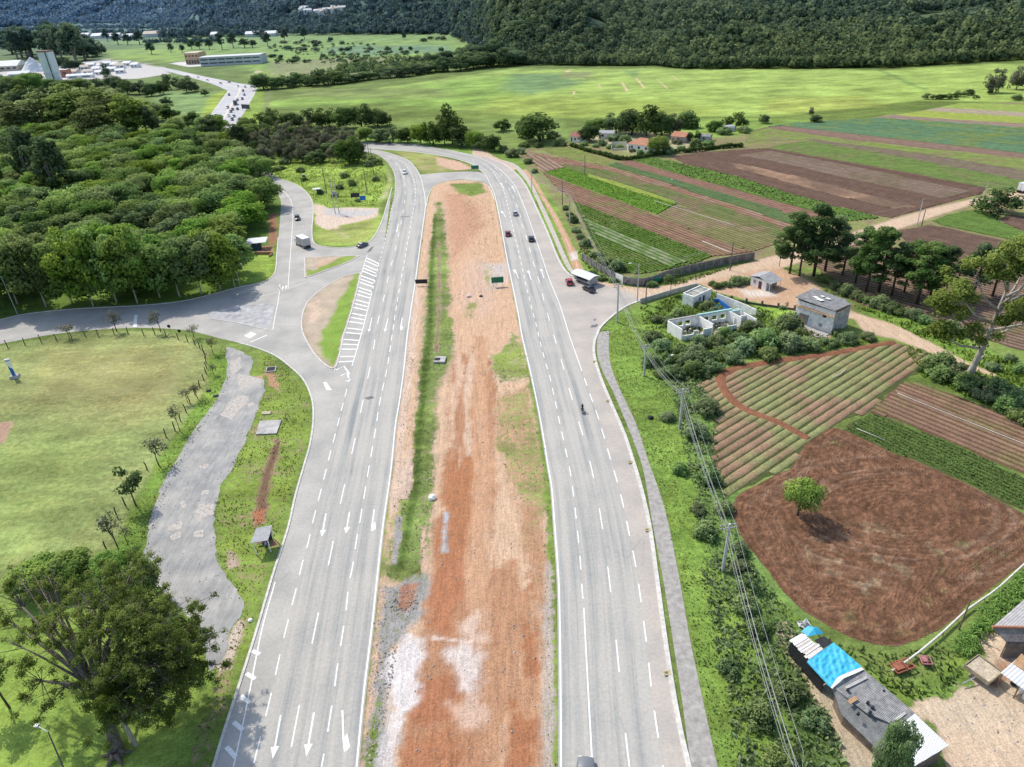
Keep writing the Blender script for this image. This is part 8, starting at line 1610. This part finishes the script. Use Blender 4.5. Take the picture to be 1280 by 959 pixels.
def cable(pts, off, zoff, r, sag, label, group, mat=WIRE, name='power_cable'):
    V = []
    for i in range(len(pts)-1):
        a, b = pts[i], pts[i+1]; d = (b-a).normalized(); s = Vector((d.y, -d.x, 0)).normalized()
        for k in range(14):
            t = k/14; V.append(a.lerp(b, t)+s*off+Vector((0, 0, zoff-sag*4*t*(1-t))))
    V.append(pts[-1]+Vector((0, 0, zoff))); b0 = V[0].copy(); mb = MB(); mb.tube([v-b0 for v in V], r, 5); setp(mb.build(name, mat, None, True, b0), label, 'cable', group)
for off, zo, r, sg in ((-.8, -.15, .022, .9), (.15, -.15, .022, .95), (.85, -.15, .022, .85), (-.15, -1.1, .03, 1.1), (.2, -1.15, .036, 1.2)):
    cable(tops, off, zo, r, sg, 'grey overhead cable of the bundle running above the verge', 'overhead cable bundle')
POLES = [((796.6, 377), 330, 'dark pole with a lamp arm where the dirt road starts', 1), ((807, 381), 353.5, 'shorter post at the plot corner by the dirt road', 0), ((912.5, 338), 302.5, 'tall pole where the dirt road passes the wall end', 0), ((845.5, 259), 225, 'pale lamp pole standing among the lime green strips', 1), ((731, 219), 193.5, 'thin pole in the green corner below the farm hedge', 0), ((703, 256), 226, 'thin pole at the field edge by the highway', 0), ((1146, 282), 249, 'white pole leaning over the dirt road', 2), ((1152, 282), 262, 'short stay post next to the white leaning pole', 0), ((1227, 256), 228, 'white pole by the rounded bush on the dirt road', 2), ((1054.5, 284), 270, 'pale pole just behind the pine row', 2),
         ((408.5, 242), 209.5, 'dark pole leaning in the bright grass wedge', 0), ((459, 243), 208.5, 'thin dark pole near the hoardings', 0), ((461.5, 196), 175.5, 'thin pole at the highway end of the thicket', 0), ((467.5, 219), 185.5, 'thin dark pole on the bank beside the bend', 0), ((1198.5, 787), 749, 'leaning wooden post beside the thick white pipe', 3), ((1204, 455), 455, None, 0), ((880, 441), 422, 'weathered post in the shrubs below the ruin', 3), ((942, 437), 415, 'old post beside a fallen board below the ruin', 3)]
tp2 = {}
for q, pt, lab, k in POLES:
    if not lab: continue
    root, h = pole(q[0], q[1], q[0], pt, 'lamp_pole' if k == 1 else 'post_pole', lab, .13 if k != 3 else .09, mat={0: PM('dark_pole', (.16, .14, .12), .9), 1: PALEPOLE, 2: PM('white_pole', (.62, .60, .56), .8), 3: WOODM}[k]); d = G(*q); tp2[q] = Vector((d[0], d[1], h))
    if k == 1: lamp(root, h-.3, -1.8, .2)
    if k == 2 and q[0] > 1100: crossarm(root, h, R(60), 1.4, WOODM, 3)
cable([tp2[(912.5, 338)], tp2[(1054.5, 284)], tp2[(1146, 282)], tp2[(1227, 256)], Vector(G(1330, 235, 9))], 0, -.1, .03, 1.0, 'thin cable following the dirt road poles', None); cable([tops[2], tp2[(796.6, 377)], tp2[(912.5, 338)]], 0, -.2, .03, .8, 'thin cable crossing the dirt road junction', None)
for q, pt, dx, dy, lab in (((22.5, 394), 346, -1.8, .6, 'grey street lamp in front of the wood on the curved side road'), ((80, 962), 0, 0, 0, None), ((300, 357), 331, 1.6, -.5, 'pale street lamp at the corner of the wood'), ((294, 360), 335, -1.2, -.3, 'pale street lamp just inside the corner of the wood'), ((829, 472), 452, 1.7, 1.7, 'street lamp leaning its arm over the shrubs')):
    if lab: root, h = pole(q[0], q[1], q[0], pt, 'street_lamp', lab, .09, mat=STEEL, cat='street lamp'); lamp(root, h, dx, dy, .3)
b = G(80, 962); root = empty('street_lamp', b, 0, 'dark street lamp rising through the lower branches of the big tree', 'street lamp'); tq = Vector(G(60, 915, 4.6)-b); mb = MB(); mb.bar((0, 0, -.2), tuple(tq), .09, .06); mb.build('pole', PM('dark_pole', (.16, .14, .12), .9), root); hq = Vector(G(46, 907, 4.8)-b); mb = MB(); mb.bar(tuple(tq), tuple(hq), .05); mb.box(tuple(hq), (.5, .35, .2)); mb.build('lamp_head', PM('lamp_head_white', (.7, .7, .68), .5), root)
root = empty('transformer_frame', G(421, 267), 0, 'twin post power frame with crossbars in the bright grass', 'power frame'); h = TOP(421, 267, 225)
for x in (-.5, .9): mb = MB(); mb.bar((x, 0, -.2), (x, 0, h-(.6 if x > 0 else 0)), .16, .12, 8); mb.build('post', PALEPOLE, root)
for z in (h*.95, h*.72, h*.5): mb = MB(); mb.box((.2, .05, z), (2.4, .12, .16)); mb.build('crossbar', WOODM, root)
mb = MB(); mb.box((.2, -.1, h*.62), (.9, .7, 1.0), taper=.9); mb.build('transformer', PM('transformer_grey', (.36, .37, .37), .7), root)
# signs
def board_sign(A, B, pt, label, front, cat='road sign', leg=.05):
    a, b = G(*A), G(*B); L = float(np.linalg.norm(b-a)); rz = math.atan2(b[1]-a[1], b[0]-a[0]); root = empty('road_sign', a, rz, label, cat); h = TOP(A[0], A[1], pt)
    mb = MB(); mb.box((L/2, -.06, h*.68), (L*1.05, .05, h*.64)); pn = mb.build('panel', front, root); mb = MB()
    if front is GREENP:
        for z0, z1, x0, x1 in ((h*.365, h*.395, 0, L), (h*.965, h*.99, 0, L)): mb.box(((x0+x1)/2, -.092, (z0+z1)/2), (x1-x0, .01, z1-z0))
        mb.build('border', WHITEP, pn)
    for x in (L*.12, L*.88): mb = MB(); mb.bar((x, 0, -.1), (x, 0, h*.98), leg); mb.build('leg', STEEL, root)
board_sign((615, 358.5), (629.5, 357.5), 346.5, 'green road sign on two legs in the sandy median', GREENP); board_sign((589.5, 214.5), (598.5, 214), 207, 'small green road sign at the end of the crossover', GREENP); board_sign((520, 357.5), (534.5, 357), 349.5, 'back of a dark road sign at the median edge', BLACK)
for q, lab in (((214.5, 418.5), 'upper dark round sign back above the lawn posts'), ((227.5, 424.5), 'lower dark round sign back above the lawn posts')):
    root = empty('round_sign', G(*q), 0, lab, 'road sign'); mb = MB(); mb.bar((0, 0, -.1), (0, 0, 2.4), .04); mb.build('post', STEEL, root); mb = MB(); mb.bar((0, -.05, 2.3), (0, -.08, 2.3), .42, n=20); mb.build('disc', BLACK, root)
root, w_ = frame('site_panel', (303, 138), (313, 138.5), 'dark hoarding panel beside the distant highway', 'hoarding'); mb = MB(); mb.box((w_/2, 0, 2.6), (w_, .2, 3.0)); mb.build('panel', FD, root)
for x in (.4, w_-.4): mb = MB(); mb.bar((x, 0, 0), (x, 0, 2.2), .12); mb.build('leg', STEEL, root)
# lawn posts
me = None
PP = [(-10, 439), (10, 435), (31.5, 431.5), (52, 428.5), (71, 426), (90, 423.5), (107, 421), (123, 420.5), (143, 418.5), (160, 416.5), (180, 420), (194, 419), (208, 421.5), (223, 424.5), (235, 428), (244, 432), (250, 436), (254.5, 441), (257, 447), (258, 454), (258.5, 461), (258, 468), (255, 476), (250, 484), (244, 494), (238, 505), (233, 516), (226, 527), (219, 538.5), (208, 547), (196, 566), (184, 587), (171, 606), (157, 632.5), (147, 647), (138, 668), (133, 687)]
for i, q in enumerate(PP):
    root = empty('lawn_post', G(*q), rnd.uniform(0, 6), 'dark wooden post in the row edging the lawn', 'post', 'posts edging the lawn'); h = rnd.uniform(1.6, 2.1); a = rnd.uniform(0, 6.28)
    mb = MB(); k = rnd.uniform(.05, .2); mb.tube([(0, 0, -.15), (0, 0, h*.6), (k*math.cos(a), k*math.sin(a), h)], [.11, .10, .09], 7); mb.build('post', PM('charred_post', (.07, .055, .045), .95, .3, 2.0), root)
    if i == 7:
        for s in (-1, 1): mb = MB(); mb.bar((s*1.1, 0, 0), (0, 0, 1.3), .05); mb.build('brace', WOODM, root)
